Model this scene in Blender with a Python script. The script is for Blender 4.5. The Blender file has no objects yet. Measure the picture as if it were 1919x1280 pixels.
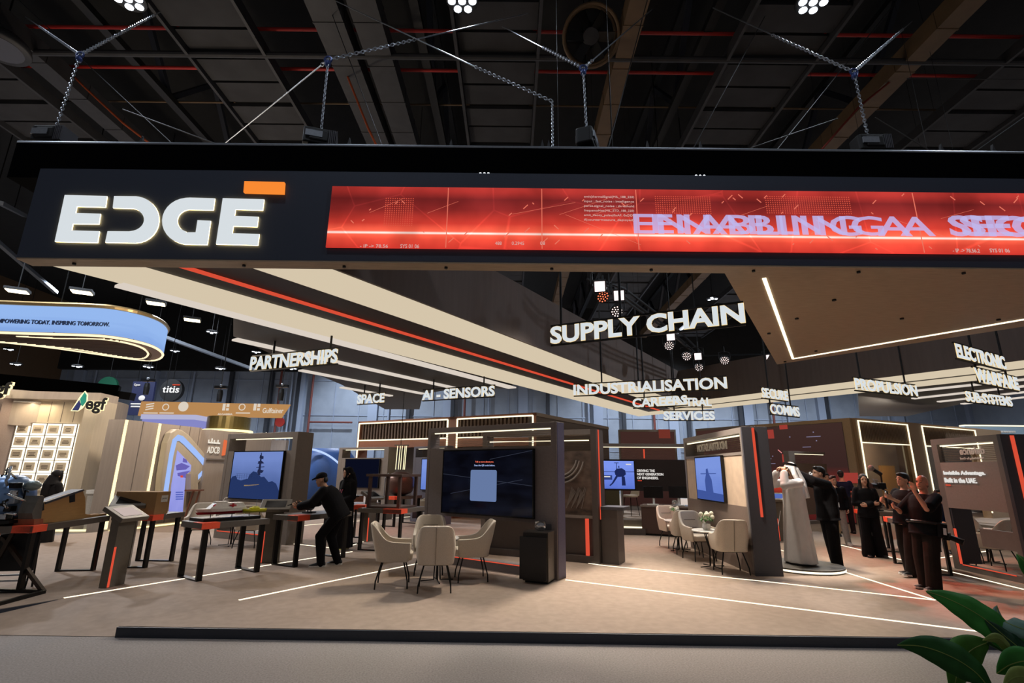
import bpy, bmesh, math, random
from mathutils import Vector, Matrix
from mathutils.bvhtree import BVHTree
random.seed(7)
SC = bpy.context.scene
COL = SC.collection
PI = math.pi
# ------------------------------------------------------------------ camera
IMW, IMH = 1919, 1280
FPX = 951.0
PITCH, ROLL, CZ = math.radians(14.4), math.radians(0.6), 1.68
cd = bpy.data.cameras.new('camera')
cd.sensor_width = 36.0
cd.lens = FPX / IMW * 36.0
cd.clip_end = 300
cam = bpy.data.objects.new('camera', cd)
COL.objects.link(cam)
cam.matrix_world = Matrix.Translation((0, 0, CZ)) @ Matrix.Rotation(PI / 2 + PITCH, 4, 'X') @ Matrix.Rotation(ROLL, 4, 'Z')
SC.camera = cam
# ------------------------------------------------------------------ world and colour
w = bpy.data.worlds.new('world')
SC.world = w
w.use_nodes = True
w.node_tree.nodes['Background'].inputs[0].default_value = (0.50, 0.49, 0.52, 1)
w.node_tree.nodes['Background'].inputs[1].default_value = 0.22
SC.view_settings.view_transform = 'Standard'
SC.view_settings.look = 'None'
SC.view_settings.gamma = 1.0
SC.view_settings.use_curve_mapping = False
SC.view_settings.exposure = 0.0
SC.cycles.use_denoising = True
SC.cycles.max_bounces = 6
SC.cycles.diffuse_bounces = 3
SC.cycles.glossy_bounces = 3
SC.cycles.transparent_max_bounces = 12
SC.cycles.sample_clamp_indirect = 4.0


def lamp(kind, loc, energy, color, target=None, size=0.1, angle=60, blend=0.5):
    l = bpy.data.lights.new('lamp', kind)
    l.energy = energy
    l.color = color
    if kind == 'SPOT':
        l.spot_size = math.radians(angle)
        l.spot_blend = blend
        l.shadow_soft_size = size
    elif kind == 'POINT':
        l.shadow_soft_size = size
    elif kind == 'AREA':
        l.size = size
    o = bpy.data.objects.new('lamp', l)
    COL.objects.link(o)
    o.location = loc
    if target is not None:
        o.rotation_euler = (Vector(target) - Vector(loc)).to_track_quat('-Z', 'Y').to_euler()
    return o


WARM = (1.0, 0.84, 0.67)
NEUT = (1.0, 0.89, 0.77)
COOL = (0.80, 0.88, 1.0)
REDL = (1.0, 0.16, 0.08)
# stage wash from the lamps hung in the opening of the canopy ring, plus added fill spots (x, y, z, target, power, angle)
for (x, y, z, tx, ty, e, a) in (
        (1.2, 9.4, 5.6, 0.3, 7.6, 520, 75), (2.2, 11.0, 5.6, 2.2, 7.3, 560, 75), (3.2, 12.8, 5.6, 2.6, 10.0, 420, 75),
        (4.4, 14.2, 5.6, 3.2, 12.0, 380, 80), (5.6, 12.6, 5.6, 5.2, 9.2, 460, 75), (4.4, 9.6, 5.6, 4.4, 7.0, 480, 75),
        (2.1, 10.4, 5.5, -0.6, 8.6, 460, 80), (2.4, 8.4, 5.3, 5.3, 9.7, 1500, 30), (6.6, 10.6, 4.1, 8.2, 9.2, 90, 90), (7.4, 14.0, 5.4, 7.4, 11.5, 420, 80), (0.6, 12.6, 5.6, -1.2, 12.2, 380, 85)):  # the narrow robe spot and the low right panel spot are added fill
    lamp('SPOT', (x, y, z), e * 1.6, NEUT, (tx, ty, 0), 0.12, a, 0.9)
# red effect lamps
for (x, y, z, tx, ty, e, a) in ((3.4, 11.4, 5.5, 6.6, 6.9, 1500, 30), (6.0, 15.0, 5.4, 8.6, 10.0, 900, 42),
                                (1.4, 10.6, 5.6, 2.9, 12.2, 260, 26), (-2.6, 12.4, 4.2, -4.4, 14.2, 160, 44), (-0.4, 12.4, 4.2, -1.6, 15.4, 160, 60),
                                (7.2, 12.0, 5.4, 11.0, 15.0, 500, 30), (2.5, 11.0, 5.6, 4.4, 8.9, 120, 14)):
    lamp('SPOT', (x, y, z), e, REDL, (tx, ty, 0.2), 0.1, a, 0.55)
# hall high-bay lamps
for (x, y) in ((-12, 6), (-4, 3), (4, 3), (12, 6), (-18, 16), (-18, 28), (-28, 31), (-8, 30), (4, 30), (16, 28), (18, 16), (-12, 38), (0, 38), (12, 38), (24, 34)):
    lamp('SPOT', (x, y, 13.0), 480 if y < 10 else 6000, COOL, (x, y, 0), 0.3, 150, 0.6)
# neighbouring stands' own lamps, and last an added fill over the left tables
for (x, y, z, e, c) in ((-12.5, 13.2, 3.6, 60, WARM), (-8.6, 16.0, 5.2, 500, WARM), (-9.6, 12.2, 5.2, 230, WARM), (-14.5, 13.5, 4.8, 110, WARM), (-6.6, 10.4, 4.1, 70, WARM)):
    lamp('POINT', (x, y, z), e, c, size=0.25)


# ------------------------------------------------------------------ pixel helpers (rays of the photograph onto real planes)
def ray(px, py):
    x, y = (px - IMW / 2) / FPX, (IMH / 2 - py) / FPX
    c, s = math.cos(ROLL), math.sin(ROLL)
    x, y = c * x - s * y, s * x + c * y
    cp, sp = math.cos(PITCH), math.sin(PITCH)
    return Vector((x, cp - sp * y, sp + cp * y))


EYE = Vector((0, 0, CZ))
ZP = 0.10                       # top of the platform
ZC = 4.30                       # underside of the canopy


def onz(px, py, z=ZP):
    d = ray(px, py)
    return EYE + d * ((z - CZ) / d.z)


def ony(px, py, Y):
    d = ray(px, py)
    return EYE + d * (Y / d.y)


def onplane(px, py, P, ang):
    """ray onto the vertical plane through P that runs along the heading ang"""
    n = Vector((-math.sin(ang), math.cos(ang), 0))
    d = ray(px, py)
    return EYE + d * ((Vector(P) - EYE).dot(n) / d.dot(n))


def isect(a, b, c, d):
    a, b, c, d = [Vector((p[0], p[1])) for p in (a, b, c, d)]
    r, s = b - a, d - c
    t = ((c - a).x * s.y - (c - a).y * s.x) / (r.x * s.y - r.y * s.x)
    p = a + r * t
    return Vector((p.x, p.y, 0))


# ------------------------------------------------------------------ materials
def lin(h):
    h = h.lstrip('#')
    v = [int(h[i:i + 2], 16) / 255 for i in (0, 2, 4)]
    return tuple(((c + 0.055) / 1.055) ** 2.4 if c > 0.04045 else c / 12.92 for c in v) + (1.0,)


MATS = {}


def mat(name, hexc, rough=0.6, metal=0.0, noise=0.08, nscale=30.0, bump=0.0, stretch=None, spec=0.4):
    m = bpy.data.materials.new(name)
    m.use_nodes = True
    nt = m.node_tree
    b = nt.nodes['Principled BSDF']
    c = lin(hexc)
    b.inputs['Roughness'].default_value = rough
    b.inputs['Metallic'].default_value = metal
    b.inputs['Specular IOR Level'].default_value = spec
    tc = nt.nodes.new('ShaderNodeTexCoord')
    mp = nt.nodes.new('ShaderNodeMapping')
    if stretch:
        mp.inputs['Scale'].default_value = stretch
    nz = nt.nodes.new('ShaderNodeTexNoise')
    nz.inputs['Scale'].default_value = nscale
    nz.inputs['Detail'].default_value = 4
    nt.links.new(tc.outputs['Object'], mp.inputs['Vector'])
    nt.links.new(mp.outputs['Vector'], nz.inputs['Vector'])
    mr = nt.nodes.new('ShaderNodeMapRange')
    mr.inputs['From Min'].default_value = 0.3
    mr.inputs['From Max'].default_value = 0.7
    mr.inputs['To Min'].default_value = 1 - noise
    mr.inputs['To Max'].default_value = 1 + noise
    nt.links.new(nz.outputs['Fac'], mr.inputs['Value'])
    mx = nt.nodes.new('ShaderNodeVectorMath')
    mx.operation = 'SCALE'
    mx.inputs[0].default_value = c[:3]
    nt.links.new(mr.outputs['Result'], mx.inputs['Scale'])
    nt.links.new(mx.outputs['Vector'], b.inputs['Base Color'])
    if bump:
        bp = nt.nodes.new('ShaderNodeBump')
        bp.inputs['Strength'].default_value = bump
        bp.inputs['Distance'].default_value = 0.01
        nt.links.new(nz.outputs['Fac'], bp.inputs['Height'])
        nt.links.new(bp.outputs['Normal'], b.inputs['Normal'])
    MATS[name] = m
    return m


def emat(name, col, strength, sample=True):
    m = bpy.data.materials.new(name)
    m.use_nodes = True
    nt = m.node_tree
    nt.nodes.clear()
    e = nt.nodes.new('ShaderNodeEmission')
    e.inputs[0].default_value = lin(col) if isinstance(col, str) else (*col, 1)
    e.inputs[1].default_value = strength
    o = nt.nodes.new('ShaderNodeOutputMaterial')
    nt.links.new(e.outputs[0], o.inputs[0])
    if not sample:
        m.cycles.emission_sampling = 'NONE'
    MATS[name] = m
    return m


def glass(name, tint=(1, 1, 1), rough=0.0, alpha=0.85):
    m = bpy.data.materials.new(name)
    m.use_nodes = True
    nt = m.node_tree
    nt.nodes.clear()
    t = nt.nodes.new('ShaderNodeBsdfTransparent')
    t.inputs[0].default_value = (*tint, 1)
    g = nt.nodes.new('ShaderNodeBsdfGlossy')
    g.inputs['Roughness'].default_value = rough
    mx = nt.nodes.new('ShaderNodeMixShader')
    mx.inputs[0].default_value = 1 - alpha
    o = nt.nodes.new('ShaderNodeOutputMaterial')
    nt.links.new(t.outputs[0], mx.inputs[1])
    nt.links.new(g.outputs[0], mx.inputs[2])
    nt.links.new(mx.outputs[0], o.inputs[0])
    MATS[name] = m
    return m


M_hall = mat('hall_carpet', '#8f867f', 0.95, noise=0.22, nscale=60, bump=0.15)
M_stage = mat('stage_carpet', '#9b8776', 0.9, noise=0.10, nscale=9, bump=0.05)
M_edge = mat('navy_laminate', '#2c313b', 0.5)
M_fascia = mat('fascia_navy', '#343b4a', 0.6, noise=0.03)
M_soffit = mat('soffit_board', '#a08c74', 0.6, noise=0.10, nscale=5, stretch=(1, 6, 1))
M_dark = mat('dark_soffit', '#2a2523', 0.55, noise=0.05)
M_inner = mat('canopy_inner_cloth', '#5a4e48', 0.75, noise=0.08, nscale=3, stretch=(4, 4, 0.3))
M_black = mat('black_paint', '#0b0b0c', 0.6)
M_drape = mat('black_drape', '#050506', 1.0, spec=0.02)
M_brown = mat('bronze_laminate', '#766d66', 0.45, noise=0.05, nscale=12)
M_brown2 = mat('dark_bronze_laminate', '#4f4743', 0.45, noise=0.05, nscale=12)
M_char = mat('charcoal_laminate', '#434247', 0.4, noise=0.04)
M_cream = mat('cream_laminate', '#b39e88', 0.6, noise=0.08, nscale=6)
M_metalblk = mat('black_metal', '#121110', 0.35, 0.4)
M_red = mat('red_accent', '#ff5c3a', 0.45)
M_fabric = mat('beige_upholstery', '#cbbfae', 0.85, noise=0.06, nscale=80, bump=0.08)
M_white = mat('white_gloss', '#dcdad4', 0.25)
M_wallblue = mat('hall_wall_panel', '#87919f', 0.7, noise=0.08, nscale=1.2)
M_wallcol = mat('hall_column_paint', '#8b97ab', 0.7, noise=0.06)
M_ceil = mat('ceiling_dark', '#171717', 0.9, noise=0.2, nscale=2)
M_ceilpanel = mat('ceiling_panel_grey', '#2c2c2e', 0.8, noise=0.25, nscale=1.5)
M_duct = mat('duct_grey', '#323234', 0.6, 0.2, noise=0.15, nscale=3)
M_duct2 = mat('duct_tan', '#5f4c36', 0.6, 0.1, noise=0.12, nscale=3)
M_redpipe = mat('red_pipe_paint', '#a3221a', 0.5)
M_steel = mat('steel', '#9aa0a8', 0.35, 0.8)
M_chrome = mat('chrome', '#d8dadc', 0.12, 1.0)
M_orangecable = mat('orange_cable', '#b6542c', 0.6)
E_panel = emat('light_panel', (0.665, 0.560, 0.405), 1.0)
E_panelw = emat('light_strip_neutral', (0.70, 0.62, 0.54), 1.0)
E_led = emat('warm_led', (1.0, 0.86, 0.60), 2.2)
E_floorled = emat('floor_led', (1.0, 0.88, 0.66), 1.7)
E_red = emat('red_led', (0.76, 0.085, 0.042), 0.9)
E_sign = emat('sign_face', (0.80, 0.86, 0.90), 0.85)
E_halo = emat('sign_halo', (1.0, 0.74, 0.32), 9.0)
E_bay = emat('highbay_led', (0.8, 0.88, 1.0), 6.0)
E_flood = emat('flood_led', (1.0, 0.86, 0.55), 5.0)


# ------------------------------------------------------------------ mesh collector
class MB:
    def __init__(s):
        s.v, s.f, s.mi, s.cur = [], [], [], 0

    def add(s, vs, fs, M=None):
        n = len(s.v)
        if M is not None:
            vs = [M @ Vector(p) for p in vs]
        s.v += [tuple(p) for p in vs]
        s.f += [tuple(n + i for i in f) for f in fs]
        s.mi += [s.cur] * len(fs)
        return s

    def use(s, i):
        s.cur = i
        return s

    def box(s, x0, x1, y0, y1, z0, z1, M=None):
        vs = [(x0, y0, z0), (x1, y0, z0), (x1, y1, z0), (x0, y1, z0), (x0, y0, z1), (x1, y0, z1), (x1, y1, z1), (x0, y1, z1)]
        fs = [(0, 3, 2, 1), (4, 5, 6, 7), (0, 1, 5, 4), (1, 2, 6, 5), (2, 3, 7, 6), (3, 0, 4, 7)]
        return s.add(vs, fs, M)

    def bar(s, a, b, w, h, up=(0, 0, 1)):
        a, b = Vector(a), Vector(b)
        d = (b - a).normalized()
        up = Vector(up)
        if abs(d.dot(up)) > 0.98:
            up = Vector((0, 1, 0))
        x = d.cross(up).normalized()
        z = x.cross(d).normalized()
        vs = []
        for p in (a, b):
            for sx, sz in ((-1, -1), (1, -1), (1, 1), (-1, 1)):
                vs.append(p + x * (sx * w / 2) + z * (sz * h / 2))
        return s.add(vs, [(3, 2, 1, 0), (4, 5, 6, 7), (0, 1, 5, 4), (1, 2, 6, 5), (2, 3, 7, 6), (3, 0, 4, 7)])

    def prism(s, poly, z0, z1, M=None):
        """poly: 2-D outline (either winding), extruded z0..z1"""
        n = len(poly)
        ar = sum(poly[i][0] * poly[(i + 1) % n][1] - poly[(i + 1) % n][0] * poly[i][1] for i in range(n))
        if ar < 0:
            poly = poly[::-1]
        vs = [(p[0], p[1], z0) for p in poly] + [(p[0], p[1], z1) for p in poly]
        fs = [tuple(range(n))[::-1], tuple(range(n, 2 * n))] + [(i, (i + 1) % n, n + (i + 1) % n, n + i) for i in range(n)]
        return s.add(vs, fs, M)

    def tube(s, pts, r, n=8, closed=False):
        pts = [Vector(p) for p in pts]
        k = len(pts)
        rs = r if isinstance(r, (list, tuple)) else [r] * k
        vs, fs = [], []
        ref = None
        for i in range(k):
            if closed:
                d = (pts[(i + 1) % k] - pts[i - 1]).normalized()
            else:
                d = (pts[min(i + 1, k - 1)] - pts[max(i - 1, 0)]).normalized()
            if ref is None:
                ref = d.orthogonal().normalized()
            ref = (ref - d * ref.dot(d))
            ref = ref.normalized() if ref.length > 1e-6 else d.orthogonal().normalized()
            bi = d.cross(ref)
            for j in range(n):
                a = 2 * PI * j / n
                vs.append(pts[i] + (ref * math.cos(a) + bi * math.sin(a)) * rs[i])
        m = k if closed else k - 1
        for i in range(m):
            for j in range(n):
                a, b = i * n, ((i + 1) % k) * n
                fs.append((a + j, a + (j + 1) % n, b + (j + 1) % n, b + j))
        if not closed:
            fs.append(tuple(range(n))[::-1])
            fs.append(tuple((k - 1) * n + j for j in range(n)))
        return s.add(vs, fs)

    def loft(s, rings, cap=True, M=None):
        n = len(rings[0])
        vs = [p for r in rings for p in r]
        fs = []
        for i in range(len(rings) - 1):
            for j in range(n):
                fs.append((i * n + j, i * n + (j + 1) % n, (i + 1) * n + (j + 1) % n, (i + 1) * n + j))
        if cap:
            fs.append(tuple(range(n))[::-1])
            fs.append(tuple((len(rings) - 1) * n + j for j in range(n)))
        return s.add(vs, fs, M)

    def lathe(s, prof, n=24, c=(0, 0, 0), M=None):
        """prof: (radius, z) from bottom to top"""
        rings = [[(c[0] + r * math.cos(2 * PI * j / n), c[1] + r * math.sin(2 * PI * j / n), c[2] + z) for j in range(n)] for r, z in prof]
        return s.loft(rings, True, M)

    def ball(s, c, r, n=14, m=9, M=None):
        rx, ry, rz = r if isinstance(r, (tuple, list)) else (r, r, r)
        rings = []
        for i in range(1, m):
            t = -PI / 2 + PI * i / m
            rings.append([(c[0] + rx * math.cos(t) * math.cos(2 * PI * j / n), c[1] + ry * math.cos(t) * math.sin(2 * PI * j / n), c[2] + rz * math.sin(t)) for j in range(n)])
        nv = len(rings) * n
        vs = [p for q in rings for p in q] + [(c[0], c[1], c[2] - rz), (c[0], c[1], c[2] + rz)]
        fs = []
        for i in range(len(rings) - 1):
            for j in range(n):
                fs.append((i * n + j, i * n + (j + 1) % n, (i + 1) * n + (j + 1) % n, (i + 1) * n + j))
        for j in range(n):
            fs.append((nv, (j + 1) % n, j))
            fs.append((nv + 1, (len(rings) - 1) * n + j, (len(rings) - 1) * n + (j + 1) % n))
        return s.add(vs, fs, M)

    def rbox(s, x0, x1, y0, y1, z0, z1, r, M=None, k=4):
        """box with rounded vertical corners"""
        poly = []
        for cx, cy, a0 in ((x1 - r, y1 - r, 0), (x0 + r, y1 - r, 90), (x0 + r, y0 + r, 180), (x1 - r, y0 + r, 270)):
            for i in range(k + 1):
                a = math.radians(a0 + 90 * i / k)
                poly.append((cx + r * math.cos(a), cy + r * math.sin(a)))
        return s.prism(poly, z0, z1, M)

    def build(s, name, mats, parent=None, smooth=False, bevel=0.0, subsurf=0, solid=0.0, kind=None):
        me = bpy.data.meshes.new(name)
        me.from_pydata(s.v, [], s.f)
        mats = mats if isinstance(mats, (list, tuple)) else [mats]
        for m in mats:
            me.materials.append(m)
        me.polygons.foreach_set('material_index', s.mi)
        if smooth:
            me.polygons.foreach_set('use_smooth', [True] * len(me.polygons))
        me.update()
        o = bpy.data.objects.new(name, me)
        COL.objects.link(o)
        if parent is not None:
            o.parent = parent
        if solid:
            md = o.modifiers.new('thick', 'SOLIDIFY')
            md.thickness = solid
            md.offset = 0
        if bevel:
            md = o.modifiers.new('bevel', 'BEVEL')
            md.width = bevel
            md.segments = 2
            md.limit_method = 'ANGLE'
            md.angle_limit = math.radians(40)
        if subsurf:
            md = o.modifiers.new('sub', 'SUBSURF')
            md.levels = md.render_levels = subsurf
        if kind:
            o['kind'] = kind
        return o


def thing(name, label, cat, loc=(0, 0, 0), rz=0.0, group=None):
    o = bpy.data.objects.new(name, None)
    o.empty_display_size = 0.2
    COL.objects.link(o)
    o.location = loc
    o.rotation_euler = (0, 0, rz)
    return tag(o, label, cat, group)


def tag(o, label, cat, group=None, kind=None):
    if label:
        o['label'] = label
    if cat:
        o['category'] = cat
    if group:
        o['group'] = group
    if kind:
        o['kind'] = kind
    return o


def struct(o):
    o['kind'] = 'structure'
    return o


def dup(root, loc, rz, label=None, group=None):
    r = root.copy()
    COL.objects.link(r)
    r.location = loc
    r.rotation_euler = (0, 0, rz)
    if label:
        r['label'] = label
    if group:
        r['group'] = group
    for ch in list(root.children):
        c = ch.copy()
        COL.objects.link(c)
        c.parent = r
        for g in ch.children:
            d = g.copy()
            COL.objects.link(d)
            d.parent = c
    return r


# ------------------------------------------------------------------ lettering
_TXT = {}


def glyphs(s, bold=0.0, shear=0.0, spacing=1.0):
    key = (s, bold, shear, spacing)
    if key not in _TXT:
        cu = bpy.data.curves.new('lettering', 'FONT')
        cu.body = s
        cu.size = 1.0
        cu.offset = bold
        cu.shear = shear
        cu.space_character = spacing
        cu.resolution_u = 3
        cu.fill_mode = 'FRONT'
        cu.extrude = 0.5
        cu.fill_mode = 'BOTH'
        o = bpy.data.objects.new('lettering', cu)
        COL.objects.link(o)
        dg = bpy.context.evaluated_depsgraph_get()
        me = bpy.data.meshes.new_from_object(o.evaluated_get(dg))
        vs = [v.co.copy() for v in me.vertices]
        fs = [tuple(p.vertices) for p in me.polygons]
        bpy.data.objects.remove(o)
        bpy.data.curves.remove(cu)
        bpy.data.meshes.remove(me)
        x0, x1 = min(v.x for v in vs), max(v.x for v in vs)
        y0, y1 = min(v.y for v in vs), max(v.y for v in vs)
        _TXT[key] = ([((v.x - x0) / (x1 - x0), (v.y - y0) / (y1 - y0), v.z) for v in vs], fs)
    return _TXT[key]


def letter_mesh(mb, s, O, X, Y, N, w, h, depth=0.01, bold=0.03, shear=0.0, spacing=1.0):
    """text fitted to w x h with its lower left at O, X right, Y up, N toward the reader"""
    vs, fs = glyphs(s, bold, shear, spacing)
    O, X, Y, N = Vector(O), Vector(X), Vector(Y), Vector(N)
    return mb.add([O + X * (v[0] * w) + Y * (v[1] * h) + N * (v[2] * depth) for v in vs], fs)


def wall_text(s, x, z, w, h, m, parent, y=-0.012, depth=0.01, bold=0.03, name='lettering', shear=0.0, mirror=False):
    """text on the front (local -y side) of a wall-frame thing"""
    mb = MB()
    if mirror:
        letter_mesh(mb, s, (x + w, y, z), (-1, 0, 0), (0, 0, 1), (0, -1, 0), w, h, depth, bold, shear)
    else:
        letter_mesh(mb, s, (x, y, z), (1, 0, 0), (0, 0, 1), (0, -1, 0), w, h, depth, bold, shear)
    return mb.build(name, m, parent)


def head(A, B):
    return math.atan2(B[1] - A[1], B[0] - A[0])
# ================================================================== the hall
def slab(name, poly, z0, z1, m):
    return struct(MB().prism(poly, z0, z1).build(name, m))


slab('floor', [(-40, -6), (40, -6), (40, 46), (-40, 46)], -0.2, 0.0, M_hall)
slab('ceiling', [(-40, -6), (40, -6), (40, 46), (-40, 46)], 16.0, 16.2, M_ceil)
# back wall: blue grey panels with columns, pipes and ribs
wb = MB()
wb.box(-40, 40, 44, 44.4, 0, 10)
wb.build('wall_back', M_wallblue)
struct(bpy.data.objects['wall_back'])
slab('wall_upper', [(-40, 43.5), (40, 43.5), (40, 44.4), (-40, 44.4)], 10, 16, M_ceil)
slab('wall_left', [(-40, -6), (-39.6, -6), (-39.6, 44), (-40, 44)], 0, 16, mat('wall_left_brown', '#5a4632', 0.8))
slab('wall_right', [(39.6, -6), (40, -6), (40, 44), (39.6, 44)], 0, 16, M_wallblue)
rb = MB()
x = -39.0
k = 0
while x < 39:
    rb.box(x, x + 0.06, 43.93, 44, 0, 9.9)
    if k % 3 == 0:
        rb.box(x + 0.9, x + 1.7, 43.6, 44, 0, 9.9)
    if k % 4 == 1:
        rb.tube([(x + 0.5, 43.8, 0), (x + 0.5, 43.8, 9.9)], 0.09)
    x += 2.15
    k += 1
for z in (3.4, 6.2, 9.2):
    rb.box(-39, 39, 43.94, 44, z, z + 0.07)
struct(rb.build('trim_1', M_wallcol))
pb = MB()
for x in (-24.5, -21.0, -18.6, -9.0, -5.2, 3.0, 9.5, 15.0, 19.5, 27.0):
    pb.box(x, x + 0.3, 43.5, 43.8, 0, 9.9)
struct(pb.build('trim_2', mat('dark_rail_paint', '#2c3038', 0.6)))
pb = MB()
for x in (-20.0, -17.2, -4.0, 12.2, 22.4):
    pb.tube([(x, 43.5, 0), (x, 43.5, 10)], 0.1)
for z, x0, x1 in ((5.6, -17.2, -13.5),):
    pb.tube([(x0, 43.5, z), (x1, 43.5, z)], 0.08)
struct(pb.build('trim_3', mat('brown_pipe_paint', '#6b3a34', 0.5)))

# ------------------------------------------------------------------ platform and ramp
pFL = Vector((-4.02, 5.80, 0))
rM = onz(448, 1125)
rL = onz(120, 1121)
oL = onz(0, 1141)
dl = (oL - rL).normalized()
pl = [(pFL.x, pFL.y), (20, 5.55), (26, 6), (26, 34), (-9.6, 34), (-9.6, 15.0), (-13.0, 9.4), (rL.x + dl.x * 4, rL.y + dl.y * 4), (rL.x, rL.y), (rM.x, rM.y)]
o = MB().prism(pl, 0.0, ZP).build('floor_platform', [M_stage])
struct(o)
kb = MB()
kb.box(pFL.x, 20, -0.02, 0.0, 0, ZP - 0.004, Matrix.Translation((0, 5.752, 0)) @ Matrix.Rotation(-0.0104, 4, 'Z'))
kb.bar((rL.x, rL.y - 0.012, ZP / 2), (rL.x + dl.x * 4, rL.y + dl.y * 4 - 0.012, ZP / 2), 0.02, ZP - 0.01)
struct(kb.build('trim_4', M_edge))
kk = (rL.y - 5.81) / -dl.y
le_ = rL + dl * kk
rp = MB()
rp.add([(le_.x, 5.81, 0.004), (pFL.x, 5.80, 0.004), (rM.x, rM.y, ZP), (rL.x, rL.y, ZP)], [(0, 1, 2), (0, 2, 3)])
struct(rp.build('floor_ramp', M_stage))


def floor_led(pxs, label, wd=0.035):
    p = [onz(*q) for q in pxs]
    mb = MB()
    for a, b in zip(p, p[1:]):
        mb.bar((a.x, a.y, ZP + 0.002), (b.x, b.y, ZP + 0.002), wd, 0.008)
    return tag(mb.build('floor_light_strip', E_floorled), label, 'light strip', 'light lines in the stand floor')


floor_led([(120, 1121), (660, 1034)], 'long light line in the floor running past the boat table to the woman in black')
floor_led([(448, 1125), (765, 1060), (905, 1031), (1000, 1013)], 'light line in the floor that passes under the front white armchairs')
floor_led([(1060, 1087), (1860, 1187)], 'longest light line in the floor, from the screen wall to the front right corner')
floor_led([(1060, 1049), (1130, 1060), (1424, 1089), (1752, 1125)], 'light line in the floor from the graphic wall across the right half')
floor_led([(1440, 1024), (1482, 1037), (1556, 1064), (1752, 1125)], 'light line in the floor running from behind the man in white robes toward the front')
floor_led([(1450, 994), (1498, 1008)], 'short light line in the floor behind the kiosk beside the man in white')
floor_led([(1560, 1018), (1919, 1105)], 'light line in the floor passing behind the photographers to the panel on the right')
floor_led([(1700, 1055), (1850, 1033)], 'light line in the red-lit floor behind the open frame panel')
floor_led([(545, 1019), (640, 1029), (690, 1012)], 'short bent light line in the floor behind the leaning man')
floor_led([(530, 988), (800, 966)], 'far light line in the floor under the rear display tables')

# ================================================================== canopy ring
def P2(px, py, z=ZC):
    p = onz(px, py, z)
    return Vector((p.x, p.y, 0))


YF = 6.10                        # front plane of the fascia
YB = 6.34                        # back of its bottom board
aL, aR = math.radians(55.6), math.radians(-55.6)
uL = Vector((math.cos(aL), math.sin(aL), 0))
uR = Vector((math.cos(aR), math.sin(aR), 0))
# lines (point, direction) of the light panels
qL = [P2(95, 498), P2(257, 501), P2(480, 505), P2(620, 508)]          # left arm: outer panel edges, inner panel edges
qR = [P2(1491, 748), P2(1491, 740), P2(1491, 739), P2(1491, 730)]     # right arm
rA = P2(1600, 737.7)
wid = [0.0]
nR = Vector((math.sin(-aR), math.cos(aR), 0))
ofR = [max(0.0, -(P2(1600, y) - rA).dot(nR)) for y in (737.7, 730.6, 726.6, 716.8)]


def front(p, u, Y=YB):
    return p + u * ((Y - p.y) / u.y)


apx = [isect(qL[i], qL[i] + uL, rA - nR * ofR[i], rA - nR * ofR[i] + uR) for i in range(4)]
fl = [front(p, uL) for p in qL]
fr = [front(a, uR) for a in apx]
ring = thing('canopy_ring', 'huge V-shaped overhead canopy with broad warm light panels and dark soffit above the stand', 'canopy', (0, 0, ZC))
mb = MB()
mb.prism([fl[0][:2], fl[3][:2], apx[3][:2], apx[0][:2]], 0.04, 0.16)
mb.prism([fr[0][:2], fr[3][:2], apx[3][:2], apx[0][:2]], 0.04, 0.16)
mb.build('soffit', M_dark, ring)
for (i, j) in ((0, 1), (2, 3)):
    MB().prism([fl[i][:2], fl[j][:2], apx[j][:2], apx[i][:2]], 0.0, 0.035).build('light_panel', E_panel, ring)
    MB().prism([fr[i][:2], fr[j][:2], apx[j][:2], apx[i][:2]], 0.0, 0.035).build('light_panel', E_panel, ring)
rl0, ra = P2(333, 500), (apx[1] + apx[2]) / 2
rl = front(rl0, uL)
MB().bar((rl.x, rl.y, 0.03), (ra.x, ra.y, 0.03), 0.07, 0.05).build('red_light_line', E_red, ring)
mb = MB()
for a, b in ((fl[3], apx[3]), (apx[3], fr[3])):
    mb.bar((a.x, a.y, 0.66), (b.x, b.y, 0.66), 0.06, 1.24)
mb.build('inner_cladding', M_inner, ring)
mb = MB()
for a, b in ((fl[0], apx[0]), (apx[0], fr[0])):
    mb.bar((a.x, a.y, 0.66), (b.x, b.y, 0.66), 0.06, 1.24)
mb.build('outer_cladding', M_dark, ring)

# wings with stepped light lines outside each arm
wl = thing('canopy_wing', 'dark overhead wing with four stepped light lines on the left of the canopy', 'canopy', (0, 0, ZC))
pts = [(223, 533), (960, 729), (853, 729), (793, 740), (786, 768), (722, 768), (640, 722), (563, 690), (437, 632), (437, 598)]
MB().prism([P2(*p)[:2] for p in pts], 0.02, 0.7).build('soffit', M_dark, wl)
for a, b, wd in (((223, 533), (960, 727), 0.30), ((440, 636), (850, 727), 0.22), ((563, 694), (793, 738), 0.2), ((640, 726), (733, 742), 0.2)):
    a, b = P2(*a), P2(*b)
    MB().bar((a.x, a.y, 0.0), (b.x, b.y, 0.0), wd, 0.04).build('light_strip', E_panelw, wl)
wr = thing('canopy_wing', 'dark overhead wing with four stepped light lines on the right of the canopy', 'canopy', (0, 0, ZC))
pts = [(1608, 738), (1611, 781), (1699, 781), (1811, 756), (1919, 738), (2150, 700), (2150, 655), (1919, 700)]
MB().prism([P2(*p)[:2] for p in pts], 0.02, 0.7).build('soffit', M_dark, wr)
for a, b, wd in (((1712, 733), (1990, 704), 0.24), ((1711, 747), (1990, 716), 0.22), ((1759, 753), (1990, 727), 0.2), ((1803, 757), (1990, 737), 0.2)):
    a, b = P2(*a), P2(*b)
    MB().bar((a.x, a.y, 0.0), (b.x, b.y, 0.0), wd, 0.04).build('light_strip', E_panelw, wr)

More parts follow.
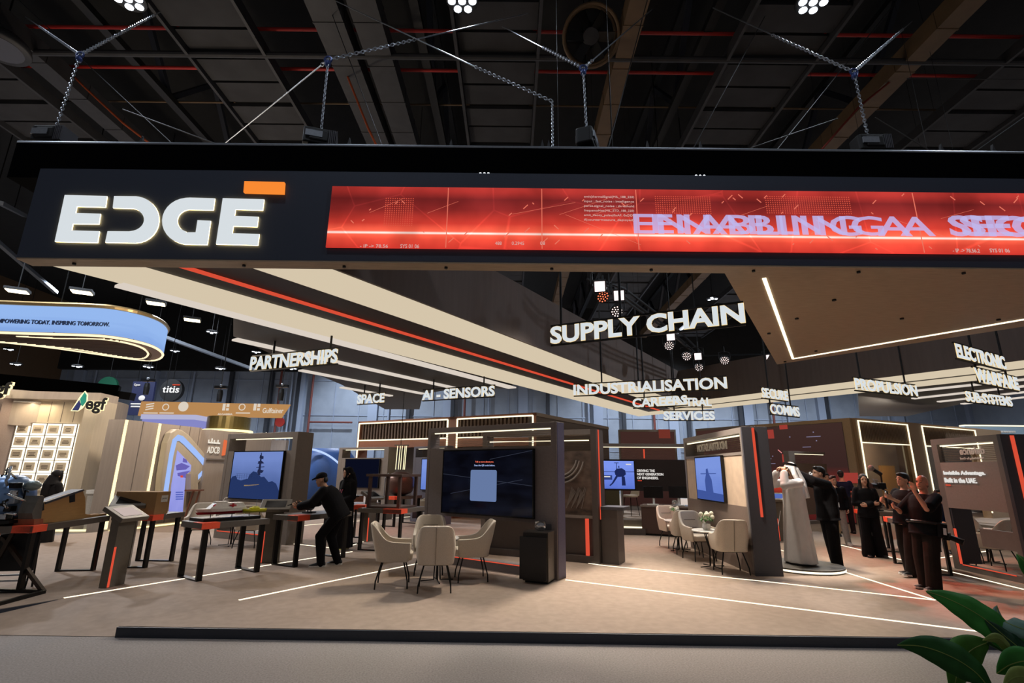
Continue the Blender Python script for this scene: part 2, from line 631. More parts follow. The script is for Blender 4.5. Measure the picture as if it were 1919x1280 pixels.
# right front soffit panel
c0, c1, c2 = P2(1358, 512), P2(1456, 683), P2(1919, 612)
c3 = c2 + (c2 - c1) * 0.55
sp = thing('soffit_panel', 'large brown plywood soffit panel with an angled light line, upper right of the stand', 'ceiling panel', (0, 0, ZC))
MB().prism([(c0.x, c0.y), (c1.x, c1.y), (c3.x, c3.y), (c3.x + 1.5, YB), (c0.x - 0.02, YB)], 0.0, 0.10).build('board', M_soffit, sp)
a, b, c = P2(1432, 521), P2(1486, 672), P2(1919, 598)
c = c + (c - b) * 0.4
MB().bar((a.x, a.y, 0), (b.x, b.y, 0), 0.05, 0.03).bar((b.x, b.y, 0), (c.x, c.y, 0), 0.05, 0.03).build('light_line', E_led, sp)
mb = MB()
for p in ((1563, 561), (1493, 596), (1690, 596), (1871, 598), (1441, 624), (1529, 657), (1471, 677)):
    q = P2(*p)
    mb.lathe([(0.03, -0.025), (0.03, 0.0)], 10, (q.x, q.y, 0))
    mb.build('screw_cap', M_black, sp)
    mb = MB()
mb = MB()
for a, b in ((c0, c1), (c1, c3)):
    mb.bar((a.x, a.y, 0.35), (b.x, b.y, 0.35), 0.05, 0.5)
mb.build('upstand', M_dark, sp)

# ------------------------------------------------------------------ fascia
XL = -6.42
ZT = 5.60
fa = thing('fascia_beam', 'long navy fascia beam across the front carrying big white letters and a red screen', 'sign', (0, YF, 0))
MB().box(XL, 15, 0.0, 0.20, ZC, ZT).build('front_panel', M_fascia, fa)
MB().box(XL, 15, 0.002, YB - YF, ZC - 0.02, ZC - 0.001).build('bottom_board', M_soffit, fa)
mb = MB()
for px in (138, 457, 645, 836, 1034, 1220, 1411, 1607, 1803):
    q = ony(px, 500, YF)
    mb.lathe([(0.022, 0), (0.022, 0.03)], 8, (q.x * 1.02, 0.12, ZC - 0.045))
    mb.build('hook', M_black, fa)
    mb = MB()


def fz(x, y, ox=0, oy=300, k=2.822):
    p = ony(ox + x / k, oy + y / k, YF)
    return (p.x, p.z)


def arcpts(c, rx, ry, a0, a1, n=14):
    return [(c[0] + rx * math.cos(math.radians(a0 + (a1 - a0) * i / n)), c[1] - ry * math.sin(math.radians(a0 + (a1 - a0) * i / n))) for i in range(n + 1)]


FM = Matrix(((1, 0, 0, 0), (0, 0, -1, 0), (0, 1, 0, 0), (0, 0, 0, 1)))   # outline x,z -> front of the fascia, thickness toward -y
E1 = [(350, 189), (571, 195), (563, 253), (412, 249), (405, 284), (537, 288), (528, 342), (391, 340), (384, 376), (531, 380), (521, 440), (297, 435)]
E2 = [(1183, 206), (1400, 212), (1393, 269), (1249, 265), (1244, 300), (1370, 304), (1363, 357), (1237, 353), (1232, 391), (1375, 395), (1367, 454), (1147, 448)]
D1 = [(610, 195), (726, 196)] + arcpts((718, 319), 128, 123, 80, -88) + [(563, 439), (576, 380), (690, 381)] + arcpts((690, 319), 78, 61, -85, 75)[::1] + [(603, 257)]
G1 = [(1140, 207), (1010, 203)] + arcpts((1000, 327), 137, 123, 95, 262) + [(1100, 451), (1118, 325), (1050, 322), (1040, 386), (990, 386)] + arcpts((1012, 325), 70, 60, 250, 100) + [(1132, 268)]
for L in (E1, D1, G1, E2):
    mb = MB().use(0)
    q = [fz(*p) for p in L]
    mb.prism(q, 0.016, 0.024, FM)
    mb.use(1).prism([(x, z) for x, z in q], 0.006, 0.0155, FM)
    ob = mb.build('letter', [E_sign, E_halo], fa)
mb = MB().prism([fz(*p) for p in ((1302, 122), (1512, 127), (1508, 186), (1297, 180))], 0.01, 0.05, FM)
ob = mb.build('logo_block', emat('orange_block', (1.0, 0.27, 0.035), 0.95), fa)
ob['label'] = 'orange bar above the last letter'

# LED screen
sx0, sx1 = ony(618, 410, YF).x, 14.0
sz0, sz1 = ony(1266, 472, YF).z, ony(1266, 358, YF).z
scr = thing('led_screen', 'long red LED screen with a glowing white line on the fascia beam', 'screen', (0, YF - 0.012, 0))
m = bpy.data.materials.new('red_screen_picture')
m.use_nodes = True
nt = m.node_tree
nt.nodes.clear()
N = nt.nodes.new
L = nt.links.new
tc = N('ShaderNodeTexCoord')
sep = N('ShaderNodeSeparateXYZ')
L(tc.outputs['Object'], sep.inputs[0])
zz = N('ShaderNodeMapRange')
zz.inputs['From Min'].default_value = sz0
zz.inputs['From Max'].default_value = sz1
L(sep.outputs['Z'], zz.inputs['Value'])
rampn = N('ShaderNodeValToRGB')
cr = rampn.color_ramp
cr.elements[0].position = 0.0
cr.elements[0].color = (0.62, 0.04, 0.028, 1)
cr.elements[1].position = 1.0
cr.elements[1].color = (0.42, 0.035, 0.028, 1)
for pos, c in ((0.14, (0.78, 0.07, 0.04)), (0.215, (1.0, 0.13, 0.07)), (0.232, (1.0, 0.55, 0.45)), (0.242, (1.0, 0.92, 0.88)), (0.252, (1.0, 0.55, 0.45)), (0.27, (1.0, 0.13, 0.07)), (0.40, (0.60, 0.045, 0.03)), (0.62, (0.26, 0.022, 0.02)), (0.80, (0.17, 0.016, 0.016)), (0.93, (0.38, 0.03, 0.025))):
    e = cr.elements.new(pos)
    e.color = (*c, 1)
L(zz.outputs[0], rampn.inputs[0])
nz = N('ShaderNodeTexNoise')
nz.inputs['Scale'].default_value = 1.1
nz.inputs['Detail'].default_value = 3
L(tc.outputs['Object'], nz.inputs['Vector'])
nr = N('ShaderNodeMapRange')
nr.inputs['From Min'].default_value = 0.35
nr.inputs['From Max'].default_value = 0.65
nr.inputs['To Min'].default_value = 0.75
nr.inputs['To Max'].default_value = 1.45
L(nz.outputs['Fac'], nr.inputs['Value'])
br = N('ShaderNodeTexVoronoi')
br.feature = 'DISTANCE_TO_EDGE'
br.inputs['Scale'].default_value = 0.9
L(tc.outputs['Object'], br.inputs['Vector'])
bl = N('ShaderNodeMapRange')
bl.inputs['From Min'].default_value = 0.0
bl.inputs['From Max'].default_value = 0.012
bl.inputs['To Min'].default_value = 0.35
bl.inputs['To Max'].default_value = 0.0
L(br.outputs['Distance'], bl.inputs['Value'])
ad = N('ShaderNodeMath')
ad.operation = 'ADD'
L(nr.outputs[0], ad.inputs[0])
L(bl.outputs[0], ad.inputs[1])
em = N('ShaderNodeEmission')
L(rampn.outputs[0], em.inputs[0])
L(ad.outputs[0], em.inputs[1])
out = N('ShaderNodeOutputMaterial')
L(em.outputs[0], out.inputs[0])
M_scr = m
MB().box(sx0, sx1, -0.02, 0.0, sz0, sz1).build('picture', M_scr, scr)
E_ghost = bpy.data.materials.new('screen_lettering')
E_ghost.use_nodes = True
nt = E_ghost.node_tree
nt.nodes.clear()
t_ = nt.nodes.new('ShaderNodeBsdfTransparent')
e_ = nt.nodes.new('ShaderNodeEmission')
e_.inputs[0].default_value = (0.58, 0.54, 0.95, 1)
e_.inputs[1].default_value = 0.9
x_ = nt.nodes.new('ShaderNodeMixShader')
x_.inputs[0].default_value = 0.5
o_ = nt.nodes.new('ShaderNodeOutputMaterial')
nt.links.new(t_.outputs[0], x_.inputs[1])
nt.links.new(e_.outputs[0], x_.inputs[2])
nt.links.new(x_.outputs[0], o_.inputs[0])
E_code = emat('screen_small_print', (0.9, 0.55, 0.5), 0.7, False)
E_bright = emat('screen_sparks', (0.9, 0.2, 0.13), 0.9, False)


def scr_text(s, x0, x1, yb, yt, m, bold=0.03, y=-0.024, shear=0.0, sp=1.0, name='caption'):
    a, b = ony(x0, yb, YF), ony(x1, yb, YF)
    t = ony(x0, yt, YF)
    mb = MB()
    letter_mesh(mb, s, (a.x, y, a.z), (1, 0, 0), (0, 0, 1), (0, -1, 0), b.x - a.x, t.z - a.z, 0.004, bold, shear, sp)
    return mb.build(name, m, scr)


scr_text('ENABLING A', 1187, 1706, 440, 403, E_ghost, 0.012)
scr_text('ENABLING A', 1222, 1748, 440, 404, E_ghost, 0.012, -0.03)
scr_text('SEC', 1778, 1925, 445, 406, E_ghost, 0.03)
scr_text('SEC', 1800, 1962, 445, 406, E_ghost, 0.03, -0.03)
for i, s in enumerate(('if(countermeasure_deployed)', 'emit_decoy_pulse(0xAF, 0xDD)', 'frequencyHop(MIL_STD_188_220)', 'parse.signal_noise : threshold', 'input : fast_noise : intelligence', 'emit(thermalSignal(MIL_188_220)')):
    scr_text(s, 1094, 1187, 417 - i * 8.6, 412 - i * 8.6, E_code, 0.0, name='small_lettering')
for s, x0, x1, yb, yt in (('- IP -> 78.56', 676, 728, 466, 460), ('SYS 01 06', 751, 786, 467, 460), ('488', 928, 940, 461, 455), ('0.2945', 959, 982, 461, 455), ('08', 1012, 1021, 461, 455),
                          ('- IP -> 78.56.2', 1782, 1832, 475, 468), ('SYS 01 06', 1851, 1888, 475, 468)):
    scr_text(s, x0, x1, yb, yt, E_code, 0.0, name='small_lettering')
mb = MB()
for px in (841, 1015, 1190, 1704):
    a, b = ony(px, 356, YF), ony(px + 2, 470, YF)
    mb.bar((a.x, -0.022, sz0 + 0.01), (a.x, -0.022, sz1 - 0.01), 0.010, 0.004)
rng = random.Random(3)
for i in range(60):
    xx = rng.uniform(sx0 + 0.1, 7.2)
    z = rng.uniform(sz0 + 0.05, sz1 - 0.05)
    l = rng.uniform(0.02, 0.07)
    g = rng.choice((-1, 1))
    mb.bar((xx, -0.022, z), (xx + l, -0.022, z + g * l), 0.012, 0.003, (0, 1, 0))
for i in range(9):
    xx = rng.uniform(sx0 + 0.1, 7.0)
    l = rng.uniform(0.4, 1.1)
    z = sz0 + 0.5
    g = rng.choice((-1, 1)) * rng.uniform(0.2, 0.5)
    mb.bar((xx, -0.021, max(sz0, min(sz1, z))), (xx + l, -0.021, max(sz0 + 0.02, min(sz1 - 0.02, z + g * l))), 0.003, 0.002, (0, 1, 0))
mb.build('light_streak', E_bright, scr)['kind'] = 'stuff'
E_grid = emat('screen_dot_grid', (0.75, 0.10, 0.06), 0.9, False)
mb = MB()
for x0, x1, y0, y1 in ((720, 780, 370, 425), (1228, 1332, 366, 402), (1435, 1590, 366, 402)):
    a, b = ony(x0, y1, YF), ony(x1, y0, YF)
    nx, ny = int((b.x - a.x) / 0.03), int((b.z - a.z) / 0.03)
    for i in range(nx):
        for j in range(ny):
            xx, z = a.x + i * 0.03, a.z + j * 0.03
            mb.box(xx, xx + 0.013, -0.023, -0.0205, z, z + 0.013)
mb.build('dot_grid', E_grid, scr)['kind'] = 'stuff'

# ================================================================== hanging signs
E_halo2 = emat('sign_edge_glow', (1.0, 0.72, 0.30), 1.1)


def hang_sign(label, lines, rods=(0.22, 0.78), h=0.29, rodtop=16.0):
    """lines: (text, px of left baseline, px of right baseline, z of the baseline)"""
    s, a, b, z0 = lines[0]
    A, B = onz(*a, z0), onz(*b, z0)
    root = thing('hanging_sign', label, 'sign', (A.x, A.y, 0), head(A, B), 'topic signs hung under the canopy')
    W0 = (B - A).length
    zt = z0 + h
    for s, a, b, z in lines:
        P, Q = onz(*a, z), onz(*b, z)
        d = Vector((math.cos(head(A, B)), math.sin(head(A, B)), 0))
        x0 = (P - A).dot(d)
        W = (Q - P).length
        mb = MB().use(0)
        letter_mesh(mb, s, (x0, -0.014, z), (1, 0, 0), (0, 0, 1), (0, -1, 0), W, h, 0.006, 0.032)
        mb.build('lettering', E_sign, root)
        mb = MB()
        letter_mesh(mb, s, (x0 - 0.006, -0.006, z - 0.006), (1, 0, 0), (0, 0, 1), (0, -1, 0), W + 0.012, h + 0.012, 0.006, 0.040)
        mb.build('lettering_return', E_halo2, root)
        MB().bar((x0, 0.02, z - 0.02), (x0 + W, 0.02, z - 0.02), 0.03, 0.03).bar((x0, 0.02, z + h + 0.02), (x0 + W, 0.02, z + h + 0.02), 0.03, 0.03).build('rail', M_black, root)
        zt = max(zt, z + h)
    zb = min(l[3] for l in lines)
    for f in rods:
        MB().tube([(W0 * f, 0.03, zb), (W0 * f, 0.03, min(rodtop, 6.1))], 0.022).build('rod', M_black, root)
        if rodtop > 7:
            MB().tube([(W0 * f, 0.03, 6.1), (W0 * f, 0.03, rodtop)], 0.005, 5).build('wire', M_black, root)
    return root


Z1, Z2, Z3 = 3.72, 3.86, 3.41
hang_sign('largest hanging sign, white letters reading SUPPLY CHAIN', [('SUPPLY CHAIN', (1032, 645), (1397, 605), Z1)], (0.06, 0.4))
hang_sign('hanging sign of white letters reading PARTNERSHIPS', [('PARTNERSHIPS', (468, 694), (632, 680), Z1)], (0.25, 0.9), rodtop=4.32)
hang_sign('small hanging sign of white letters reading SPACE', [('SPACE', (669, 757), (720, 754), Z1)], rodtop=4.32)
hang_sign('hanging sign of white letters reading AI - SENSORS', [('AI - SENSORS', (791, 750), (927, 742), Z1)], (0.15, 0.85), rodtop=4.32)
hang_sign('long hanging sign of white letters reading INDUSTRIALISATION', [('INDUSTRIALISATION', (1075, 741), (1363, 728), Z1)], (0.2, 0.45))
hang_sign('hanging sign of white letters reading CAREERS, partly overlapped by another', [('CAREERS', (1186, 764), (1289, 758), Z1)])
hang_sign('two-line hanging sign of white letters reading CENTRAL SERVICES', [('SERVICES', (1244, 787), (1340, 787), Z3), ('CENTRAL', (1247, 761), (1335, 761), Z2)])
hang_sign('two-line hanging sign of white letters reading SECURE COMMS', [('COMMS', (1444, 775), (1499, 781), Z3), ('SECURE', (1441, 743), (1496, 749), Z2)], (0.05, 0.75))
hang_sign('hanging sign of white letters reading PROPULSION', [('PROPULSION', (1603, 730), (1720, 743), Z1)], (0.12, 0.84))
hang_sign('two-line hanging sign of white letters reading ELECTRONIC WARFARE', [('WARFARE', (1829, 715), (1910, 732), 3.53), ('ELECTRONIC', (1806, 668), (1909, 690), 3.95)], (0.1, 0.8))
hang_sign('hanging sign of white letters reading SUB-SYSTEMS', [('SUB-SYSTEMS', (1811, 752), (1898, 762), Z1)])
# ================================================================== roof rig
ZR = 12.5
for name, x0, x1, lab in (('ceiling_panel', -8.7, -6.75, 'grey corrugated roof panel strip left of the middle of the roof'), ('ceiling_panel', -1.48, 0.55, 'grey corrugated roof panel strip in the middle of the roof'),
                          ('ceiling_panel', 5.75, 8.0, 'grey corrugated roof panel strip right of the middle of the roof'), ('ceiling_panel', 13.2, 15.4, 'grey corrugated roof panel strip at the far right of the roof'),
                          ('ceiling_panel', -16.6, -14.2, 'grey corrugated roof panel strip at the far left of the roof')):
    root = thing(name, lab, 'roof panel', ((x0 + x1) / 2, 0, ZR))
    mb = MB()
    hw = (x1 - x0) / 2
    y = 6.0
    k = 0
    while y < 40:
        mb.box(-hw, hw, y, y + 0.78, 0.0 + 0.05 * (k % 2), 0.12)
        y += 0.92
        k += 1
    mb.build('board', M_ceilpanel, root)
    MB().box(-hw + 0.1, hw - 0.1, 5.8, 40, 0.12, 0.2).build('backing', M_black, root)
    MB().box(-hw - 0.1, -hw - 0.02, 5.8, 40, -0.12, 0.2).build('edge_rail', M_duct, root)
    MB().box(hw + 0.02, hw + 0.1, 5.8, 40, -0.12, 0.2).build('edge_rail', M_duct, root)
for x0, x1, m, lab in ((-5.0, -4.25, M_duct, 'grey roof duct running back from the left of centre'), (2.68, 3.15, M_duct2, 'tan roof duct running back right of the extractor fan'),
                       (10.43, 10.95, M_duct2, 'tan roof duct running back on the far right'), (-13.4, -12.85, M_duct, 'grey roof duct running back on the far left'),
                       (-4.0, -3.3, M_duct, 'second grey roof duct beside the orange cable')):
    root = thing('roof_duct', lab, 'duct', ((x0 + x1) / 2, 0, ZR - 0.1))
    hw = (x1 - x0) / 2
    MB().box(-hw, hw, 6, 40, 0, 0.5).build('duct_body', m, root)
    mb = MB()
    for i in range(24):
        mb.box(-hw - 0.015, hw + 0.015, 6 + i * 1.4, 6.04 + i * 1.4, -0.015, 0.5)
        mb.build('seam', m, root)
        mb = MB()
# cross pipes
for Y, z, r, m, lab in ((11.3, 12.45, 0.085, M_duct, 'dark pipe crossing the roof at the front'),
                        (11.2, 13.2, 0.05, M_redpipe, 'red sprinkler pipe crossing the roof, upper of the two'), (12.6, 13.2, 0.05, M_redpipe, 'red sprinkler pipe crossing the roof, lower of the two'),
                        (14.3, 13.4, 0.03, M_duct2, 'thin brown pipe crossing the roof')):
    o = MB().tube([(-26, Y, z), (30, Y, z)], r, 10).build('roof_pipe', m)
    tag(o, lab, 'pipe')
for x in (-11.2, -2.6, 5.2, 11.4):
    root = thing('roof_truss', 'dark steel roof truss with diagonal braces, %s' % {-11.2: 'far left one', -2.6: 'left of the middle roof panel', 5.2: 'right of the extractor fan', 11.4: 'far right one'}[x], 'truss', (x, 0, 13.2))
    MB().box(-0.12, 0.12, 5, 42, 0, 0.2).build('bottom_chord', M_black, root)
    MB().box(-0.12, 0.12, 5, 42, 2.3, 2.5).build('top_chord', M_black, root)
    mb = MB()
    for i in range(9):
        y = 6 + i * 4
        mb.bar((0, y, 0.1), (0, y + 2, 2.4), 0.16, 0.16)
        mb.bar((0, y + 2, 2.4), (0, y + 4, 0.1), 0.16, 0.16)
    mb.build('web_brace', mat('truss_steel_%d' % int(x), '#2c2f38', 0.5, 0.3), root)
# extractor fan
f = ony(1107, 68, 10.64)
fan = thing('extractor_fan', 'round dark extractor fan hanging under the roof', 'fan', (f.x, f.y, f.z))
FMx = Matrix.Rotation(math.radians(135), 4, 'X')
mb = MB()
for rr in (0.70, 0.66):
    mb.tube([FMx @ Vector((rr * math.cos(a), rr * math.sin(a), dz)) for a, dz in [(2 * PI * i / 28, 0.12 if rr > 0.68 else -0.2) for i in range(28)]], 0.045, 8, True)
mb.build('rim', M_duct2, fan)
MB().lathe([(0.64, -0.02), (0.64, 0.02), (0.01, 0.03)], 28, (0, 0, -0.3), FMx).build('back_plate', M_black, fan)
mb = MB()
for i in range(6):
    mb.box(0.15, 0.6, -0.13, 0.13, 0.0, 0.02, FMx @ Matrix.Rotation(i * PI / 3, 4, 'Z') @ Matrix.Rotation(0.5, 4, 'X'))
    mb.build('blade', M_metalblk, fan)
    mb = MB()
MB().lathe([(0.24, -0.1), (0.2, 0.08), (0.0, 0.1)], 20, (0, 0, 0), FMx).build('hub', M_duct, fan)
MB().bar((0, 0, 0.3), (0, 0, ZR + 3.5 - f.z), 0.06, 0.06).build('hanger', M_black, fan)

# black lighting truss with drape over the fascia
tr = thing('front_truss', 'long black draped truss hanging behind the top of the navy fascia', 'truss', (0, 6.6, 0))
MB().box(-7.2, 14, -0.18, 0.55, 5.66, 6.22).build('drape', M_drape, tr)
mb = MB()
for z in (6.24,):
    for y in (-0.16, 0.5):
        mb.tube([(-7.2, y, z), (14, y, z)], 0.025, 8)
mb.build('chord', M_steel, tr)
mb = MB()
for i, px in enumerate((255, 648, 840, 1012, 1024, 1210, 1310, 1763, 1860)):
    q = ony(px, 280, 6.45)
    mb.add([(q.x, -0.14, 6.24), (q.x + 0.07, -0.14, 6.24), (q.x + 0.035, -0.14, 6.40), (q.x, -0.10, 6.24), (q.x + 0.07, -0.10, 6.24), (q.x + 0.035, -0.10, 6.40)], [(0, 1, 2), (5, 4, 3), (0, 3, 4, 1), (1, 4, 5, 2), (2, 5, 3, 0)])
    mb.build('fixing_tab', M_duct, tr)
    mb = MB()


def chain(mb, a, b, pitch=0.055, r=0.007):
    a, b = Vector(a), Vector(b)
    d = (b - a)
    n = max(2, int(d.length / pitch))
    u = d.normalized()
    s1 = u.orthogonal().normalized()
    s2 = u.cross(s1)
    for i in range(n):
        c = a + d * ((i + 0.5) / n)
        s = s1 if i % 2 else s2
        pts = [c + u * (math.cos(t) * pitch * 0.68) + s * (math.sin(t) * pitch * 0.36) for t in [2 * PI * k / 8 for k in range(8)]]
        mb.tube(pts, r, 4, True)


def hoist(hp, apex, ends, label, rz=0.0):
    """hp: pixel of the hoist body, apex: pixel of the hook, ends: pixels the sling runs to"""
    Y = 6.75
    h = ony(*hp, Y)
    root = thing('chain_hoist', label, 'hoist', (h.x, Y, 6.26), rz, 'chain hoists on the front truss')
    inv = (Matrix.Translation((h.x, Y, 6.26)) @ Matrix.Rotation(rz, 4, 'Z')).inverted()
    mb = MB()
    mb.rbox(-0.24, 0.24, -0.13, 0.13, 0.16, 0.42, 0.05)
    mb.box(-0.15, 0.12, -0.15, 0.15, 0.2, 0.38)
    mb.build('motor_body', M_black, root, bevel=0.02)
    mb = MB()
    for i in range(5):
        mb.box(0.13 + i * 0.025, 0.145 + i * 0.025, -0.14, 0.14, 0.17, 0.41)
    mb.build('cooling_fin', M_char, root)
    MB().box(-0.2, 0.04, -0.155, -0.13, 0.25, 0.35).build('rating_plate', M_steel, root)
    MB().rbox(-0.16, 0.10, -0.1, 0.1, -0.02, 0.17, 0.04).build('chain_bag', M_drape, root)
    ap = ony(*apex, Y + 0.3)
    mb = MB()
    chain(mb, inv @ Vector((h.x, Y, 6.62)), inv @ ap)
    mb.build('lift_chain', M_steel, root)
    mb = MB()
    mb.tube([inv @ (ap + Vector((0.06 * math.cos(t), 0, 0.06 * math.sin(t)))) for t in [2 * PI * k / 10 for k in range(10)]], 0.018, 6, True)
    mb.ball(inv @ (ap + Vector((0, 0, -0.08))), (0.05, 0.05, 0.07))
    mb.build('hook', mat('hook_blue', '#2b3a6a', 0.4, 0.4), root)
    for e, ch in ends:
        q = ony(*e, 9.6 if e[1] < 60 else 8.4)
        mid = ap + (q - ap) * ch
        mb = MB()
        chain(mb, inv @ ap, inv @ mid, 0.07, 0.009)
        mb.build('bridle_chain', M_steel, root)
        far = q + (q - ap) * min(1.2, max(0.05, (ZR - 0.15 - q.z) / max(0.3, (q.z - ap.z))))
        MB().tube([inv @ mid, inv @ far], 0.012, 6).build('wire_rope', M_steel, root)
    return root


hoist((103, 246), (150, 103), [((290, 28), 1.0), ((60, 40), 0.8)], 'chain hoist at the left end of the black truss, above the white letters')
hoist((602, 246), (615, 112), [((830, 62), 0.75), ((500, 205), 0.1)], 'chain hoist left of centre on the black truss, beside the grey duct', 0.3)
hoist((1100, 258), (1093, 128), [((1010, 85), 0.9), ((1170, 62), 0.2)], 'chain hoist right of centre on the black truss, under the extractor fan', 1.2)
hoist((1628, 262), (1600, 135), [((1440, 62), 0.95), ((1700, 48), 0.9)], 'chain hoist on the right of the black truss with a green light on it')
# loose slings, wires and cables
def wire(pxs, Y, r, m, label, name='wire_rope', cat='wire'):
    Ys = Y if isinstance(Y, (list, tuple)) else [Y] * len(pxs)
    mb = MB()
    mb.tube([ony(*p, y) for p, y in zip(pxs, Ys)], r, 6)
    return tag(mb.build(name, m), label, cat)


wire([(630, 2), (890, 125)], [9.4, 8.4], 0.012, M_steel, 'thin wire rope descending to a long chain, centre top')
mb = MB()
chain(mb, ony(890, 125, 8.4), ony(1035, 190, 7.6), 0.07, 0.009)
tag(mb.build('sling_chain', M_steel), 'long steel chain slanting down to the vertical chain, top centre', 'chain')
mb = MB()
chain(mb, ony(1035, 190, 7.6), ony(1036, 282, 7.0), 0.055, 0.007)
tag(mb.build('drop_chain', M_steel), 'short vertical chain left of the hoist under the fan', 'chain')
for pxs, Y, lab in (([(35, 0), (330, 276)], 10.5, 'thin wire slanting down behind the left hoist'), ([(612, 0), (718, 278)], 10, 'thin wire slanting beside the orange cable'),
                    ([(1213, 0), (1140, 278)], 9.5, 'thin wire slanting along the tan duct'), ([(1450, 0), (1297, 282)], 10, 'thin wire slanting down right of the fan'), ([(1682, 0), (1455, 282)], 10.4, 'thin wire slanting down left of the right hoist'),
                    ([(230, 205), (420, 275)], 9, 'thin wire running right above the left of the truss'), ([(1640, 220), (1745, 284)], 9, 'thin wire running down right of the right hoist'), ([(1919, 220), (1825, 286)], 9, 'thin wire at the far right of the truss'),
                    ([(1405, 278), (1570, 222)], 9, 'thin wire rising toward the right hoist'), ([(1700, 147), (1919, 149)], 11, 'level wire at the far right of the roof'), ([(0, 106), (10, 106)], 11, 'level wire at the far left of the roof')):
    wire(pxs, Y, 0.011, M_duct, lab)
wire([(583, 0), (600, 40), (632, 95), (646, 130), (670, 190), (690, 240), (708, 278)], 12, 0.03, M_orangecable, 'orange cable hanging along the grey roof duct', 'cable', 'cable')
wire([(0, 16), (85, 90), (160, 165), (230, 230), (290, 276)], 12.5, 0.03, M_orangecable, 'orange cable along the far left roof duct', 'cable', 'cable')
wire([(1790, 0), (1700, 90), (1672, 150), (1610, 200), (1540, 280)], 12, 0.03, mat('red_cable', '#7a2f24', 0.6), 'dull red cable along the far right roof duct', 'cable', 'cable')


def highbay(p, r, label, n=7, fix=0.12):
    root = thing('highbay_light', label, 'ceiling light', p, 0, 'high-bay lights under the roof')
    mb = MB()
    mb.lathe([(r, 0.0), (r * 1.05, 0.04), (r * 0.8, 0.12), (0.05, 0.16)], 20)
    mb.build('housing', M_black, root)
    mb = MB()
    for i in range(n - 1):
        a = 2 * PI * i / (n - 1)
        mb.lathe([(r * 0.24, -0.02), (r * 0.24, 0.004)], 12, (r * 0.65 * math.cos(a), r * 0.65 * math.sin(a), 0))
    mb.lathe([(r * 0.24, -0.02), (r * 0.24, 0.004)], 12)
    mb.build('led_cluster', E_bay, root)
    MB().tube([(0, 0, 0.15), (0, 0, max(0.5, 16 - p[2]))], 0.015, 6).build('hanger', M_black, root)
    return root


for px, py, lab in ((866, 2, 'bright round high-bay light at the top centre'), (1524, 4, 'bright round high-bay light at the top right'), (240, -2, 'round high-bay light cut by the top edge at the left')):
    p = onz(px, py, 12.0)
    highbay(p, 0.36, lab)
    lamp('SPOT', (p.x, p.y, 11.9), 500, COOL, (p.x, p.y, 0), 0.25, 150, 0.6)
for i, (px, py, z) in enumerate(((17, 655, 10), (8, 683, 10), (145, 687, 10), (278, 688, 10), (413, 691, 10), (480, 660, 10), (328, 658, 10), (397, 623, 10), (547, 691, 10), (1335, 560, 12))):
    p = onz(px, py, z)
    if p.y > 39 or p.x < -38:
        p = ony(max(px, 30), py, 34)
    highbay(p, 0.35, 'small far-off cluster light under the dark roof, %s from the left' % ('second', 'leftmost, lower one,', 'third', 'fourth', 'sixth', 'eighth', 'fifth, upper one,', 'seventh, upper one,', 'ninth', 'last, inside the canopy opening,')[i], 4)
for px, lab in ((908, 'pair of small bright lamps on the top edge of the fascia, over the red screen'), (1310, 'small bright lamps on the top edge of the fascia, right of centre')):
    p = ony(px, 329, 6.22)
    root = thing('fascia_lamp', lab, 'lamp', (p.x, 6.24, 5.62))
    mb = MB()
    for k in (-0.055, 0.0, 0.055):
        mb.ball((k, -0.05, 0.02), 0.022, 10, 7)
    mb.build('bulb', E_bay, root)
    MB().box(-0.1, 0.1, -0.02, 0.06, -0.02, 0.06).build('housing', M_black, root)
def V_(p, z):
    return Vector((p.x, p.y, z))


# rough hall steel left of the fascia: light rails and floods
for px, py, k in ((32, 547, 0), (153, 549, 1), (292, 570, 2), (360, 601, 3)):
    p = onz(px, py, 8.5)
    root = thing('flood_light', 'bright warm flood light above the rounded blue sign, %s from the left' % ('first', 'second', 'third', 'fourth')[k], 'flood light', p, 0.5, 'flood lights over the blue sign')
    MB().box(-0.32, 0.32, -0.22, 0.22, 0, 0.03).build('lens', E_flood, root)
    MB().box(-0.36, 0.36, -0.26, 0.26, 0.03, 0.14).build('housing', M_black, root)
    MB().tube([(0, 0, 0.1), (0, 0, 7.4)], 0.02, 6).build('hanger', M_black, root)
for k, (a, b, Y) in enumerate((((-20, 440), (105, 548), 24), ((310, 632), (475, 692), 30), ((0, 380), (46, 404), 20))):
    p, q = ony(*a, Y), ony(*b, Y + 6)
    o = MB().bar(p, q, 0.22, 0.18).build('cable_tray', M_steel)
    MB().tube([(p + q) / 2, V_((p + q) / 2, 16)], .02, 5).build('hanger', M_metalblk, o)
    tag(o, 'light grey overhead rail far off at the left, %s' % ('above the blue sign', 'right of the blue sign', 'at the very top beside the fascia')[k], 'rail')

# spot lamps hung in the opening of the ring
E_par = emat('par_led', (1.0, 0.80, 0.76), 1.7)
E_parr = emat('par_led_red', (1.0, 0.2, 0.09), 1.5)
E_sq = emat('square_led', (1.0, 0.82, 0.84), 1.8)
rigz = 5.45
bars = thing('lighting_truss', 'dark square lighting truss hung in the opening of the canopy', 'truss', (0, 0, 0))
path = [onz(1110, 540, 5.75), onz(1160, 556, 5.75), onz(1257, 625, 5.75), onz(1310, 672, 5.75)]
mb = MB()
for p, q in zip(path, path[1:]):
    for dx, dz in ((0.12, 0.12), (-0.12, 0.12), (0, -0.08)):
        mb.bar((p.x + dx, p.y, 5.85 + dz), (q.x + dx, q.y, 5.85 + dz), 0.045, 0.045)
q = onz(1445, 668, 5.75)
mb.bar((path[-1].x, path[-1].y, 5.85), (q.x, q.y, 5.85), 0.05, 0.05)
mb.build('chord', M_metalblk, bars)
